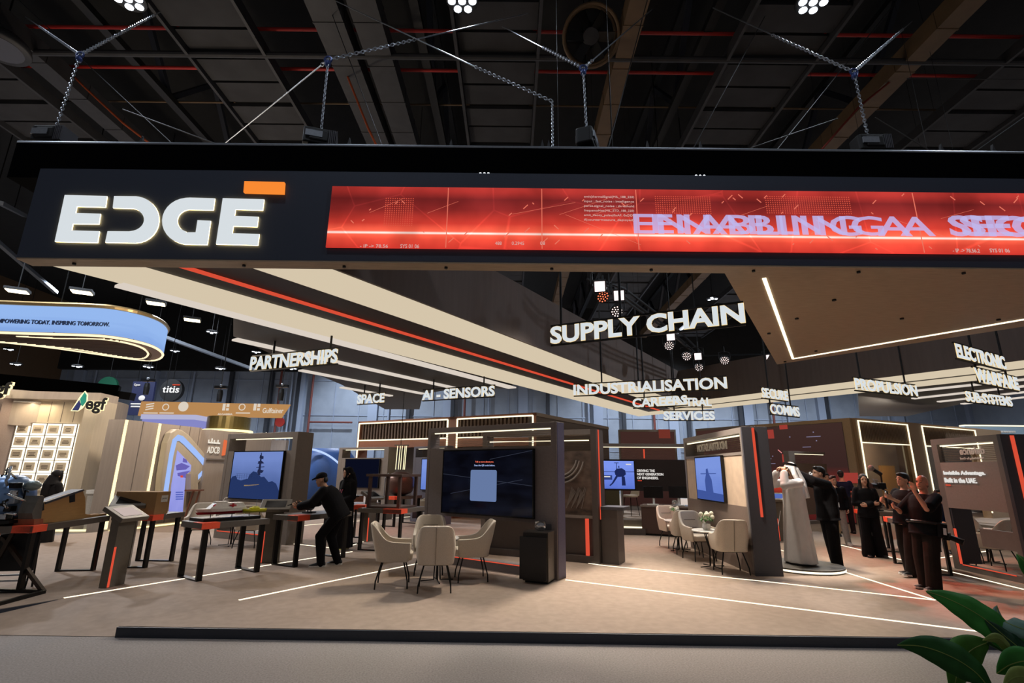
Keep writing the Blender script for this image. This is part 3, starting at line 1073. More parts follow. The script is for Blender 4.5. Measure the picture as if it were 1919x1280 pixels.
for p in path[::1] + [q]:
    MB().tube([(p.x, p.y, 5.8), (p.x, p.y, 16)], 0.015, 6).build('hanger', M_metalblk, bars)


def stage_lamp(px, py, kind, aim, label):
    p = onz(px, py, 5.45)
    root = thing('stage_lamp', label, 'stage lamp', p, 0, 'stage lamps in the canopy opening')
    R = (Vector(aim) - p).to_track_quat('-Z', 'Y').to_matrix().to_4x4()
    if kind == 'square':
        MB().box(-0.13, 0.13, -0.13, 0.13, 0.02, 0.10, R).build('housing', M_black, root)
        MB().box(-0.105, 0.105, -0.105, 0.105, -0.005, 0.02, R).build('lens', E_sq, root)
    else:
        MB().lathe([(0.15, 0.0), (0.165, 0.05), (0.15, 0.16), (0.06, 0.26)], 18, (0, 0, 0), R).build('housing', M_black, root)
        mb = MB()
        for rr, n in ((0.0, 1), (0.06, 6), (0.115, 11)):
            for i in range(n):
                a = 2 * PI * i / n
                mb.ball((rr * math.cos(a), rr * math.sin(a), 0), (0.017, 0.017, 0.012), 8, 5, R)
        mb.build('led_cluster', E_parr if kind == 'red' else E_par, root)
    mb = MB()
    s = Vector((1, 0, 0))
    mb.tube([s * 0.19 + Vector((0, 0, 0.05)), s * 0.19 + Vector((0, 0, 0.28)), Vector((0, 0, 0.33)), s * -0.19 + Vector((0, 0, 0.28)), s * -0.19 + Vector((0, 0, 0.05))], 0.016, 6)
    mb.tube([(0, 0, 0.3), (0, 0, 0.5)], 0.025, 6)
    mb.build('yoke', M_black, root)
    return root


for px, py, kind, lab in ((1124, 537, 'square', 'square stage lamp seen edge on, nearest the fascia'), (1130, 556, 'red', 'round stage lamp glowing red'), (1160, 554, 'square', 'brightest square stage lamp above the word SUPPLY'), (1156, 584, 'round', 'round white stage lamp touching the word SUPPLY'),
                          (1257, 631, 'square', 'square stage lamp just below the word CHAIN'), (1254, 648, 'round', 'round stage lamp below the word CHAIN'), (1287, 668, 'round', 'tilted round stage lamp, seventh down the row'), (1308, 668, 'square', 'small square stage lamp, far end of the row'),
                          (1310, 689, 'round', 'round stage lamp at the far end of the row'), (1358, 676, 'round', 'lone round stage lamp right of the row'), (1431, 684, 'round', 'round stage lamp by the corner of the brown soffit'), (1443, 671, 'square', 'square stage lamp by the corner of the brown soffit')):
    a = {'square': (0.5, 3.0, 0.5), 'red': (4, 4, 0), 'round': (1.0, 4.0, 0)}[kind]
    stage_lamp(px, py, kind, a, lab)

p = ony(-4, 90, 10.5)
dl_ = thing('dome_lamp', 'large grey round dome lamp cut by the left edge at the top', 'ceiling light', p)
MB().lathe([(.62, 0.0), (.64, .04), (.60, .2), (.42, .36), (.1, .44)], 30).build('shade', M_duct, dl_, smooth=True)
MB().lathe([(.5, -.01), (.5, .0)], 24).build('lens', M_char, dl_)
MB().tube([(0, 0, .4), (0, 0, 16 - p.z)], .02, 6).build('hanger', M_metalblk, dl_)
# ================================================================== the stand's display walls
E_ledw = emat('wall_led', (1.0, 0.88, 0.60), 1.6)
E_blue = emat('screen_blue', (0.16, 0.26, 0.62), 0.8)
E_blue2 = emat('screen_light_blue', (0.22, 0.34, 0.72), 0.9)
E_navy = emat('screen_dark', (0.012, 0.016, 0.032), 1.0)
E_ink = emat('screen_ink', (0.015, 0.02, 0.06), 1.0, False)
E_white = emat('screen_white', (0.75, 0.72, 0.68), 1.0, False)
E_letter = mat('pale_lettering', '#d9d2c8', 0.6)
M_bezel = mat('bezel_black', '#08080a', 0.25)
M_grille = mat('bronze_grille', '#74634f', 0.5, 0.3)


class Wall:
    """a display wall seen from its -y side; local x runs from A to B, z from the platform"""

    def __init__(s, name, label, cat, A, B, H=None, group=None, z0=ZP):
        s.A, s.B = Vector((A[0], A[1], 0)), Vector((B[0], B[1], 0))
        s.ang = head(A, B)
        s.L = (s.B - s.A).length
        s.H = H
        s.z0 = z0
        s.root = thing(name, label, cat, (A[0], A[1], z0), s.ang, group)

    def q(s, px, py, off=0.0):
        P = s.A + Vector((math.sin(s.ang), -math.cos(s.ang), 0)) * off
        p = onplane(px, py, P, s.ang)
        d = p - s.A
        return (d.x * math.cos(s.ang) + d.y * math.sin(s.ang), p.z - s.z0)

    def rect(s, a, b):
        x0, z0 = s.q(*a)
        x1, z1 = s.q(*b)
        return min(x0, x1), max(x0, x1), min(z0, z1), max(z0, z1)

    def world(s, x, y, z):
        c, n = math.cos(s.ang), math.sin(s.ang)
        return Vector((s.A.x + c * x - n * y, s.A.y + n * x + c * y, z + s.z0))


def tv(wall, x0, x1, z0, z1, label, pic, cat='television', y=-0.05, bez=0.022, extra=None, light=None):
    p = wall.world(x0, y, z0)
    t = thing('television', label, cat, p, wall.ang, 'screens on the display walls')
    W, H = x1 - x0, z1 - z0
    mb = MB()
    mb.box(-bez, W + bez, 0.0, 0.045, -bez, H + bez)
    mb.box(-bez, 0, -0.008, 0.0, -bez, H + bez).box(W, W + bez, -0.008, 0, -bez, H + bez).box(0, W, -0.008, 0, H, H + bez).box(0, W, -0.008, 0, -bez, 0)
    mb.build('bezel', M_bezel, t)
    MB().box(0, W, -0.003, 0.001, 0, H).build('display_panel', pic, t)
    if extra:
        extra(t, W, H)
    return t


def wall_led(wall, x0, x1, z, y=0.03, t=0.018, m=None):
    return MB().box(x0, x1, y, y + t, z - t, z).build('light_strip', m or E_ledw, wall.root)


def frame_wall(wall, D, wl, wr, slot_z, head_h, pan_bottom, plinth=0.10, body=None, panel=None, grille=True, side=None, low_right=None, slotled=True):
    """posts left and right, header, open slot with a lamp line, panel, open below, plinth"""
    L, H, r = wall.L, wall.H, wall.root
    body = body or M_brown
    panel = panel or body
    MB().box(0, wl, 0, D, 0, H).build('post', body, r, bevel=0.004)
    MB().box(L - wr, L, 0, D, 0, H).build('post', side or body, r, bevel=0.004)
    MB().box(wl, L - wr, 0, D, H - head_h, H).build('header', body, r, bevel=0.004)
    MB().box(wl, L - wr, 0.004, D - 0.004, pan_bottom, slot_z).build('panel', panel, r)
    if plinth:
        MB().box(wl, L - wr, 0, D, 0, plinth).build('plinth', body, r, bevel=0.004)
    if slotled:
        wall_led(wall, wl + 0.03, L - wr - 0.03, H - head_h - 0.002, D * 0.3)
    if grille:
        mb = MB()
        z = slot_z + 0.02
        while z < H - head_h - 0.02:
            mb.box(wl, L - wr, D * 0.6, D * 0.6 + 0.005, z, z + 0.006)
            z += 0.032
        mb.build('grille', M_grille, r)
    return r


def mk(name, label, cat, bb, bt, at):
    B = onz(*bb)
    zt = ony(bt[0], bt[1], B.y).z
    A = onz(at[0], at[1], zt)
    return Wall(name, label, cat, A, B, zt - ZP)


# ---- the big screen wall in the middle
qw = mk('display_wall', 'grey display wall carrying the large dark screen behind the white armchairs', 'display wall', (1045, 1088), (1045, 790), (803, 803))
x0, zslot = qw.q(900, 838)
frame_wall(qw, 0.26, 0.07, 0.10, qw.q(920, 838)[1], 0.09, qw.q(900, 972)[1], 0.13, mat('plum_grey_laminate', '#6b6260', 0.45), None, True)
MB().box(qw.q(1002, 1000)[0], qw.L - 0.1, 0.003, 0.257, 0.13, qw.q(900, 972)[1]).build('lower_column', M_char, qw.root)
# right column is split: slim post and wide lower panel
red = MB().box(0.14, qw.L - 0.55, -0.004, 0.0, 0.125, 0.14).build('red_line', E_red, qw.root)
MB().box(0.07, 0.14, 0.02, 0.24, 0.13, qw.q(900, 972)[1]).build('leg_panel', M_brown2, qw.root)
E_plumblue = mat('dusk_blue_laminate', '#5a5770', 0.4)
MB().box(qw.L - 0.001, qw.L + 0.006, 0.03, 0.25, 0.02, qw.H - 0.01).build('side_panel', E_plumblue, qw.root)
tx0, tz1 = qw.q(835, 844)
tx1, tz0 = qw.q(1000, 969)
tx0 = qw.q(834, 900)[0]
tx1 = qw.q(1001, 900)[0]


def qr_screen(t, W, H):
    mb = MB()
    letter_mesh(mb, 'Tell us more about you.', (W * 0.385, -0.006, H * 0.80), (1, 0, 0), (0, 0, 1), (0, -1, 0), W * 0.21, H * 0.035, 0.002, 0.02)
    mb.build('caption', emat('screen_orange_text', (0.85, 0.16, 0.09), 1.0, False), t)
    mb = MB()
    letter_mesh(mb, 'Scan the QR code below.', (W * 0.375, -0.006, H * 0.745), (1, 0, 0), (0, 0, 1), (0, -1, 0), W * 0.235, H * 0.033, 0.002, 0.02)
    mb.build('caption', emat('screen_blue_text', (0.35, 0.45, 0.75), 1.0, False), t)
    MB().rbox(W * 0.335, W * 0.63, H * 0.20, H * 0.69, 0.003, 0.006, 0.03, Matrix(((1, 0, 0, 0), (0, 0, -1, 0), (0, 1, 0, 0), (0, 0, 0, 1)))).build('blank_card', emat('screen_card', (0.13, 0.19, 0.36), 1.0), t)
    mb = MB()
    for a, b in (((0.0, 0.62), (1.0, 0.46)), ((0.55, 0.86), (1.0, 0.99)), ((0.1, 0.3), (0.9, 0.55))):
        mb.bar((a[0] * W, -0.004, a[1] * H), (b[0] * W, -0.004, b[1] * H), 0.008, 0.002, (0, 1, 0))
    mb.build('light_streak', emat('screen_streak', (0.03, 0.035, 0.055), 1.0, False), t)


m = bpy.data.materials.new('dark_screen_picture')
m.use_nodes = True
nt = m.node_tree
b = nt.nodes['Principled BSDF']
b.inputs['Base Color'].default_value = (0.004, 0.005, 0.01, 1)
b.inputs['Roughness'].default_value = 0.1
b.inputs['Specular IOR Level'].default_value = 0.2
nz = nt.nodes.new('ShaderNodeTexNoise')
nz.inputs['Scale'].default_value = 1.6
tc = nt.nodes.new('ShaderNodeTexCoord')
mp = nt.nodes.new('ShaderNodeMapping')
mp.inputs['Scale'].default_value = (1, 1, 3)
nt.links.new(tc.outputs['Object'], mp.inputs[0])
nt.links.new(mp.outputs[0], nz.inputs['Vector'])
rp_ = nt.nodes.new('ShaderNodeValToRGB')
rp_.color_ramp.elements[0].position = 0.35
rp_.color_ramp.elements[0].color = (0.002, 0.002, 0.005, 1)
rp_.color_ramp.elements[1].position = 0.75
rp_.color_ramp.elements[1].color = (0.010, 0.013, 0.030, 1)
nt.links.new(nz.outputs['Fac'], rp_.inputs[0])
nt.links.new(rp_.outputs[0], b.inputs['Emission Color'])
b.inputs['Emission Strength'].default_value = 0.4
M_darkscreen = m
tv(qw, tx0, tx1, (tz0 + qw.q(835, 955)[1]) / 2 - 0.02, qw.q(900, 845)[1], 'large dark television with a pale blue card in its middle', M_darkscreen, extra=qr_screen)


def gradient(name, c0, c1, s=1.0, z0=0.0, z1=1.0, noise=0.25, nsc=3.0):
    m = bpy.data.materials.new(name)
    m.use_nodes = True
    nt = m.node_tree
    nt.nodes.clear()
    tc = nt.nodes.new('ShaderNodeTexCoord')
    sp = nt.nodes.new('ShaderNodeSeparateXYZ')
    nt.links.new(tc.outputs['Generated'], sp.inputs[0])
    nz = nt.nodes.new('ShaderNodeTexNoise')
    nz.inputs['Scale'].default_value = nsc
    nt.links.new(tc.outputs['Generated'], nz.inputs['Vector'])
    ad = nt.nodes.new('ShaderNodeMath')
    ad.operation = 'MULTIPLY_ADD'
    ad.inputs[1].default_value = noise
    nt.links.new(nz.outputs['Fac'], ad.inputs[0])
    nt.links.new(sp.outputs['Z'], ad.inputs[2])
    r = nt.nodes.new('ShaderNodeValToRGB')
    r.color_ramp.elements[0].position = z0 + noise / 2
    r.color_ramp.elements[1].position = z1 + noise / 2
    r.color_ramp.elements[0].color = (*c0, 1)
    r.color_ramp.elements[1].color = (*c1, 1)
    nt.links.new(ad.outputs[0], r.inputs[0])
    e = nt.nodes.new('ShaderNodeEmission')
    e.inputs[1].default_value = s
    nt.links.new(r.outputs[0], e.inputs[0])
    o = nt.nodes.new('ShaderNodeOutputMaterial')
    nt.links.new(e.outputs[0], o.inputs[0])
    return m


G_ship = gradient('picture_ship_sky', (0.035, 0.07, 0.22), (0.17, 0.25, 0.58))
G_sea = gradient('picture_pale_blue', (0.12, 0.2, 0.6), (0.2, 0.3, 0.72), noise=0.5)
G_abs = gradient('picture_deep_blue', (0.003, 0.004, 0.012), (0.02, 0.05, 0.62), z0=0.45, z1=0.8, noise=1.8, nsc=1.6)
FX = Matrix(((1, 0, 0, 0), (0, 0, -1, 0), (0, 1, 0, 0), (0, 0, 0, 1)))


def pic_poly(t, W, H, polys, m, name='silhouette', y=0.004):
    mb = MB()
    for p in polys:
        mb.prism([(a * W, b * H) for a, b in p], y, y + 0.002, FX)
    return mb.build(name, m, t)


def ship_pic(t, W, H):
    pic_poly(t, W, H, [[(0, 0.0), (1, 0), (1, 0.18), (0.93, 0.33), (0.85, 0.38), (0.78, 0.36), (0.68, 0.47), (0.62, 0.46), (0.52, 0.56), (0.45, 0.58), (0.38, 0.5), (0.36, 0.42), (0.22, 0.38), (0.14, 0.40), (0.1, 0.48), (0.03, 0.46), (0, 0.4)]], emat('picture_hull', (0.018, 0.035, 0.12), 1.0, False))
    pic_poly(t, W, H, [[(0.545, 0.5), (0.56, 0.98), (0.575, 0.98), (0.585, 0.86), (0.60, 0.5)], [(0.5, 0.66), (0.66, 0.67), (0.66, 0.685), (0.5, 0.675)], [(0.52, 0.74), (0.65, 0.75), (0.6, 0.8), (0.53, 0.8)], [(0.54, 0.86), (0.62, 0.84), (0.62, 0.9), (0.545, 0.93)], [(0.53, 0.55), (0.63, 0.55), (0.66, 0.6), (0.54, 0.62)]], E_ink, 'mast')
    mb = MB()
    for k in range(7):
        a = 0.13 + k * 0.05
        mb.bar((a * W, -0.006, 0.4 * H), (a * W, -0.006, 0.52 * H), 0.004, 0.002, (0, 1, 0))
    for z in (0.44, 0.48, 0.52):
        mb.bar((0.1 * W, -0.006, z * H), (0.45 * W, -0.006, z * H + 0.03), 0.004, 0.002, (0, 1, 0))
    mb.build('railing', E_ink, t)
    pic_poly(t, W, H, [[(0.30, 0.26), (0.42, 0.27), (0.52, 0.28), (0.6, 0.30), (0.6, 0.315), (0.5, 0.30), (0.42, 0.29), (0.30, 0.285)]], emat('picture_gold', (0.42, 0.28, 0.10), 1.0, False), 'gold_mark')


# ---- screen wall behind the boat table
w1 = mk('display_wall', 'bronze display wall with a ship picture on its screen, behind the boat table', 'display wall', (535, 1022), (556, 807), (428, 812))
w1.H -= 0.02
pb1 = w1.q(470, 941)[1]
frame_wall(w1, 0.45, 0.10, 0.16, w1.q(480, 845)[1], 0.12, pb1, 0.16, M_brown, None, False)
MB().box(0.1, w1.L - 0.16, -0.004, 0.0, 0.15, 0.17).build('red_line', E_red, w1.root)
tv(w1, w1.q(436, 900)[0], w1.q(529, 900)[0], w1.q(485, 935)[1], w1.q(485, 847)[1], 'square television showing a ship mast against a blue sky', G_ship, extra=ship_pic)

# ---- graphic wall behind the big screen wall
w2 = mk('display_wall', 'slim display wall with a brown engineering picture, behind the big screen wall', 'display wall', (1124, 1058), (1118.6, 803.6), (905, 809.5))
H2 = w2.H
r2 = w2.root
MB().box(0, 0.1, 0, 0.3, 0, H2).build('post', M_brown, r2)
MB().box(w2.L - 0.11, w2.L, 0, 0.46, 0, H2).build('post', M_brown2, r2)
MB().box(0.1, w2.L - 0.11, 0, 0.3, H2 - 0.1, H2).build('header', M_brown, r2)
zs, zp, zl = w2.q(1090, 845)[1], w2.q(1090, 961)[1], w2.q(1090, 966)[1]
m = mat('engineering_picture', '#5b4c42', 0.35, noise=0.7, nscale=3.2, stretch=(1, 1, 1.6))
MB().box(0.1, w2.L - 0.11, 0.02, 0.28, zl, zs).build('picture_panel', m, r2)
mb = MB()
cx, cz = w2.L - 0.75, zs - 0.1
for rr in (0.42, 0.36, 0.5):
    mb.tube([(cx + rr * math.cos(a), 0.012, cz + rr * math.sin(a)) for a in [-2.2 + 2.0 * k / 16 for k in range(17)]], 0.02, 5)
for k in range(16):
    mb.bar((w2.L - 0.62 + 0.02 * k, 0.014, zl + 0.12 + 0.03 * (k % 5)), (w2.L - 0.5 + 0.018 * k, 0.014, zl + 0.5 - 0.02 * (k % 7)), 0.012, 0.01, (0, 1, 0))
mb.build('picture_ring', M_brown, r2)
MB().box(0.1, w2.L - 0.11, -0.01, 0.28, zl - 0.05, zl).build('ledge', M_brown, r2)
MB().box(0.1, w2.L - 0.11, 0.1, 0.28, 0.12, zl - 0.05).build('lower_panel', M_brown2, r2)
MB().box(0.1, w2.L - 0.11, 0.0, 0.28, 0, 0.12).build('plinth', M_brown2, r2)
rx = w2.q(1098, 1000)[0]
MB().box(rx - 0.03, rx + 0.03, 0.06, 0.1, 0.12, zl - 0.06).build('red_line', E_red, r2)
MB().box(w2.L, w2.L + 0.012, 0.12, 0.16, 0.75, H2 - 0.01).build('red_line', E_red, r2)
wall_led(w2, 0.14, w2.L - 0.16, H2 - 0.2, 0.05)
mb = MB()
z = zs + 0.02
while z < H2 - 0.1:
    mb.box(0.1, w2.L - 0.11, 0.2, 0.205, z, z + 0.006)
    z += 0.03
mb.build('grille', M_grille, r2)
# shelf counter attached to its right end
cp = w2.world(w2.L + 0.02, 0.08, 0)
ct = thing('counter', 'dark slim counter at the right end of the brown picture wall', 'counter', (cp.x, cp.y, ZP), w2.ang)
MB().box(0, 0.42, 0, 0.5, 0.92, 0.98).build('worktop', M_char, ct, bevel=0.005)
MB().box(0, 0.30, 0.02, 0.46, 0, 0.92).build('carcass', M_brown2, ct)

# ---- right wall with the tall screen, facing the small tables
w3 = mk('display_wall', 'tall bronze wall with a cream band and blue screen beside the small white tables', 'display wall', (1417, 1079), (1394, 800), (1280, 822))
H3, r3 = w3.H, w3.root
D3 = 0.42
zc = w3.q(1340, 856)[1]
zcb = w3.q(1340, 941)[1]
MB().box(-0.0, w3.L - 0.08, 0.0, D3, 0.0, zcb).build('lower_panel', mat('umber_laminate', '#6b5c52', 0.4), r3)
MB().box(0.10, w3.L - 0.10, 0.01, D3 - 0.01, zcb, zc).build('cream_panel', M_cream, r3)
MB().box(0.0, 0.10, 0, D3, zcb, H3).build('post', M_brown, r3)
MB().box(w3.L - 0.1, w3.L, 0, D3, 0, H3).build('post', M_brown, r3)
MB().box(0.1, w3.L - 0.1, 0, D3, H3 - 0.1, H3).build('header', M_brown, r3)
MB().box(0.1, w3.L - 0.1, 0.0, D3, zc - 0.0, zc + 0.05).build('rail', M_brown, r3)
MB().box(w3.L, w3.L + 0.05, -0.02, D3, 0, H3).build('end_panel', M_char, r3, bevel=0.004)
MB().box(w3.L + 0.05, w3.L + 0.062, 0.15, 0.19, 0.9, H3 - 0.02).build('red_line', E_red, r3)
wall_led(w3, 0.14, w3.L - 0.14, H3 - 0.12, 0.04, 0.024)
mb = MB()
z = zc + 0.07
while z < H3 - 0.12:
    mb.box(0.1, w3.L - 0.1, 0.22, 0.228, z, z + 0.012)
    z += 0.035
mb.build('grille', M_grille, r3)
a = w3.q(1295, 836)
wall_text('INDUSTRIALISATION', w3.q(1293, 838)[0], zc + 0.14, w3.q(1347, 838)[0] - w3.q(1293, 838)[0], 0.16, E_letter, r3, y=0.16, name='reversed_lettering', mirror=True)
wall_text('DE', w3.L - 0.34, zc + 0.16, 0.2, 0.16, E_letter, r3, y=0.16, name='reversed_lettering', mirror=True)


def harbour_pic(t, W, H):
    pic_poly(t, W, H, [[(0.38, 0.1), (0.36, 0.45), (0.42, 0.6), (0.43, 0.72), (0.5, 0.74), (0.53, 0.62), (0.62, 0.48), (0.66, 0.1)], [(0, 0.0), (1, 0.0), (1, 0.16), (0, 0.22)], [(0.2, 0.6), (0.8, 0.61), (0.8, 0.63), (0.2, 0.62)]], emat('picture_dim_figure', (0.05, 0.09, 0.32), 1.0, False))


tv(w3, w3.q(1310, 900)[0], w3.q(1359, 900)[0], w3.q(1335, 937)[1], w3.q(1335, 857)[1], 'tall narrow blue television on the cream band of the right wall', G_sea, extra=harbour_pic)

# ---- open frame panel at the far right
A5, zt5 = onz(1789, 1065), ony(1745, 824, onz(1789, 1065).y).z
B5 = onz(1868, 814, zt5)
w5 = Wall('display_wall', 'open bronze frame panel with two lines of white writing at the right edge', 'display wall', A5, B5, zt5 - ZP)
r5, H5, L5 = w5.root, w5.H, w5.L
z5a, z5b, z5c = w5.q(1800, 862)[1], w5.q(1820, 955)[1], w5.q(1800, 838)[1]
z5s = w5.q(1810, 866)[1]
MB().box(0, 0.13, 0, 0.10, 0, H5).build('post', M_brown, r5)
MB().box(L5 - 0.10, L5, 0, 0.12, 0, H5).build('post', M_brown, r5)
MB().box(0.13, L5 - 0.1, 0, 0.12, H5 - 0.10, H5).build('header', M_brown, r5)
MB().box(0.13, L5 - 0.1, 0.0, 0.12, z5b, z5s).build('panel', mat('taupe_panel', '#91847c', 0.5, noise=0.06), r5)
MB().box(0.13, L5 - 0.1, 0, 0.12, 0, 0.10).build('sill', M_brown, r5)
MB().box(0.13, 0.17, 0.01, 0.36, 0.1, z5b).build('inner_return', M_char, r5)
MB().box(0.15, 0.178, -0.006, 0.02, 0.1, z5b - 0.35).build('red_line', E_red, r5)
MB().box(0.2, L5 - 0.2, -0.006, 0.0, 0.085, 0.1).build('red_line', E_red, r5)
MB().box(L5, L5 + 0.06, -0.01, 0.42, 0, H5).build('end_panel', M_char, r5)
MB().box(L5 + 0.06, L5 + 0.072, 0.14, 0.2, 0.75, H5 - 0.02).build('red_line', E_red, r5)
MB().box(L5 * 0.45, L5 - 0.1, 0.05, 0.09, 0.45, z5b - 0.3).build('lower_screen', M_brown, r5)
wall_led(w5, 0.16, L5 - 0.14, H5 - 0.115, 0.03, 0.022)
mb = MB()
z = z5s + 0.03
while z < H5 - 0.12:
    mb.box(0.13, L5 - 0.1, 0.06, 0.066, z, z + 0.008)
    z += 0.03
mb.build('grille', M_grille, r5)
zA, zB = w5.q(1772, 891), w5.q(1775, 904)
hh = 0.075
wall_text('Invisible Advantage.', w5.q(1770, 890)[0], w5.q(1800, 891)[1] - 0.01, w5.q(1848, 890)[0] - w5.q(1770, 890)[0], 0.088, E_white, r5, bold=0.03)
wall_text('Built in the UAE.', w5.q(1772, 903)[0], w5.q(1800, 904)[1] - 0.01, w5.q(1832, 903)[0] - w5.q(1772, 903)[0], 0.085, E_white, r5, bold=0.03)
x_ = w5.q(1773, 908)[0]
MB().box(x_, x_ + 0.1, -0.012, 0.0, w5.q(1780, 909)[1] - 0.012, w5.q(1780, 909)[1] + 0.008).build('red_dash', E_red, r5)
wall_text('defence', w5.q(1795, 845)[0], H5 - 0.30, 0.5, 0.13, E_letter, r5, y=0.03, name='reversed_lettering', mirror=True)
wall_text('Manufacturing for Good', w5.q(1795, 853)[0], H5 - 0.39, 0.48, 0.05, E_letter, r5, y=0.03, name='reversed_lettering', mirror=True)

# ---- far blue wall behind the woman in black
w6 = Wall('display_wall', 'grey display wall with a deep blue screen behind the woman in black', 'display wall', onz(636, 839, 2.46), onz(729, 837.5, 2.46), 2.36)
frame_wall(w6, 0.4, 0.17, 0.20, w6.q(690, 858)[1], 0.07, 0.75, 0.1, M_brown, None, False)
tv(w6, w6.q(648, 890)[0], w6.q(711, 890)[0], w6.q(680, 913)[1], w6.q(680, 861)[1], 'dark television with a deep blue glow behind the woman in black', G_abs)
w7 = Wall('display_wall', 'grey display wall with a slim blue screen, half hidden by the big screen wall', 'display wall', onz(776, 837, 2.46), onz(838, 835, 2.46), 2.36)
frame_wall(w7, 0.3, 0.1, 0.12, w7.q(790, 857)[1], 0.07, 0.75, 0.1, mat('slate_laminate', '#5c5b66', 0.45), None, False)
tv(w7, w7.q(792, 890)[0], w7.q(815, 890)[0], w7.q(795, 917)[1], w7.q(795, 861)[1], 'slim light blue television beside the big screen wall', G_sea)

# ---- far middle wall with drone screen and white writing
w8 = Wall('display_wall', 'dark display wall with a drone screen and white slogan behind the reception desk', 'display wall', onz(1124, 831, 2.53), onz(1290, 832, 2.53), 2.43)
frame_wall(w8, 0.25, 0.06, 0.06, w8.q(1200, 861)[1], 0.09, w8.q(1200, 920)[1], 0.1, M_brown, mat('espresso_panel', '#2b2220', 0.4), True)
MB().box(w8.q(1207, 850)[0] - 0.02, w8.q(1207, 850)[0] + 0.02, -0.005, 0.01, w8.q(1207, 859)[1], w8.q(1207, 842)[1]).build('red_line', E_red, w8.root)
for s, x1, y in (('DRIVING THE', 1227, 884.5), ('NEXT GENERATION', 1243, 891), ('OF ENGINEERS.', 1234, 898)):
    wall_text(s, w8.q(1194, y)[0], w8.q(1194, y)[1], w8.q(x1, y)[0] - w8.q(1194, y)[0], 0.075, E_white, w8.root, bold=0.03)
a = w8.q(1195, 901)
MB().box(a[0], a[0] + 0.12, -0.012, 0, a[1] - 0.01, a[1] + 0.012).build('red_dash', E_red, w8.root)


def drone_pic(t, W, H):
    pic_poly(t, W, H, [[(0.38, 0.62), (0.45, 0.72), (0.62, 0.74), (0.72, 0.66), (0.74, 0.52), (0.66, 0.44), (0.5, 0.42), (0.4, 0.5)], [(0, 0.6), (1, 0.6), (1, 0.62), (0, 0.62)], [(0.44, 0.5), (0.28, 0.2), (0.2, 0.12), (0.24, 0.1), (0.34, 0.2), (0.5, 0.46)], [(0.6, 0.44), (0.6, 0.12), (0.72, 0.12), (0.7, 0.44)], [(0.44, 0.7), (0.44, 0.92), (0.46, 0.92), (0.46, 0.7)], [(0.38, 0.92), (0.52, 0.92), (0.52, 0.94), (0.38, 0.94)], [(0.49, 0.76), (0.53, 0.84), (0.55, 0.76)]], emat('picture_drone', (0.012, 0.02, 0.09), 1.0, False), 'drone_silhouette')
    pic_poly(t, W, H, [[(0.0, 0.32), (0.3, 0.32), (0.3, 0.48), (0.0, 0.48)]], emat('picture_tag', (0.03, 0.05, 0.2), 1.0, False), 'tag_box', 0.003)
    pic_poly(t, W, H, [[(0.02, 0.41), (0.24, 0.41), (0.24, 0.45), (0.02, 0.45)], [(0.75, 0.86), (0.92, 0.86), (0.92, 0.9), (0.75, 0.9)]], E_white, 'tag_line', 0.006)


tv(w8, w8.q(1129, 890)[0], w8.q(1188, 890)[0], w8.q(1160, 916)[1], w8.q(1160, 864)[1], 'bright blue television showing a drone, beside the white slogan', gradient('picture_drone_sky', (0.1, 0.17, 0.62), (0.2, 0.3, 0.85), noise=0.4), extra=drone_pic)

# ---- wall panel in front of the red pavilion
w9 = Wall('display_wall', 'bronze display wall with a lamp line, behind the two men beside the disc', 'display wall', onz(1477, 845, 2.46), onz(1581, 849, 2.46), 2.36)
frame_wall(w9, 0.2, 0.3, 0.1, w9.q(1530, 869)[1], 0.08, 0.3, 0.1, M_brown, mat('bronze_panel', '#6b5c50', 0.4), True)
wall_text('Connect', w9.q(1516, 890)[0], w9.q(1516, 890)[1], 0.5, 0.1, E_white, w9.root)

# ================================================================== pavilions
HP = 3.5
# left pavilion: ribbed front with light outlines
cA, cB, cC = onz(672, 790, 3.6), onz(1005, 773, 3.6), onz(1140, 800, 3.6)
p1 = Wall('pavilion', 'bronze pavilion with a ribbed band outlined in light, behind the big screen wall', 'pavilion', cA, cB, HP)
L1 = p1.L
zr0, zr1 = p1.q(700, 825)[1], p1.q(700, 793)[1]
xm0, xm1 = p1.q(839, 800)[0], p1.q(857, 800)[0]
mb = MB()
mb.box(0, L1, 0, 0.5, HP - 0.1, HP).box(0, 0.12, 0, 0.5, 0, HP).box(xm0 + 0.06, xm1 - 0.06, 0, 0.5, 0, HP).box(L1 - 0.15, L1, 0, 0.5, 0, HP).box(0, L1, 0.02, 0.5, zr0 - 0.3, zr0 - 0.03)
mb.build('frame', mat('copper_laminate', '#8a5c48', 0.45), p1.root)
M_rib = mat('rib_brown', '#5b4a40', 0.5)
for a, b in ((0.14, xm0 - 0.02), (xm1 + 0.02, L1 - 0.2)):
    mb = MB()
    mb.box(a, b, 0.19, 0.2, zr0, zr1)
    x = a
    while x < b - 0.07:
        mb.box(x, x + 0.07, 0.10, 0.195, zr0, zr1)
        x += 0.155
    mb.build('ribbed_panel', M_rib, p1.root)
MB().box(0.1, L1 - 0.15, 0.2, 0.25, zr0, zr1).build('backing_panel', M_black, p1.root)
MB().box(0.1, L1 - 0.15, 1.6, 1.7, 0, zr0 - 0.2).build('rear_panel', M_brown2, p1.root)
for a, b in ((0.07, xm0), (xm1, L1 - 0.12)):
    mb = MB()
    mb.bar((a, -0.01, zr1), (b, -0.01, zr1), 0.045, 0.045).bar((a, -0.01, zr0), (b, -0.01, zr0), 0.045, 0.045)
    for x in (a, b):
        mb.bar((x, -0.01, 0.6), (x, -0.01, zr1), 0.045, 0.045)
    mb.build('light_outline', E_ledw, p1.root)
MB().box(2.2, 4.6, 0.7, 0.74, 2.5, 2.54).build('light_strip', E_ledw, p1.root)
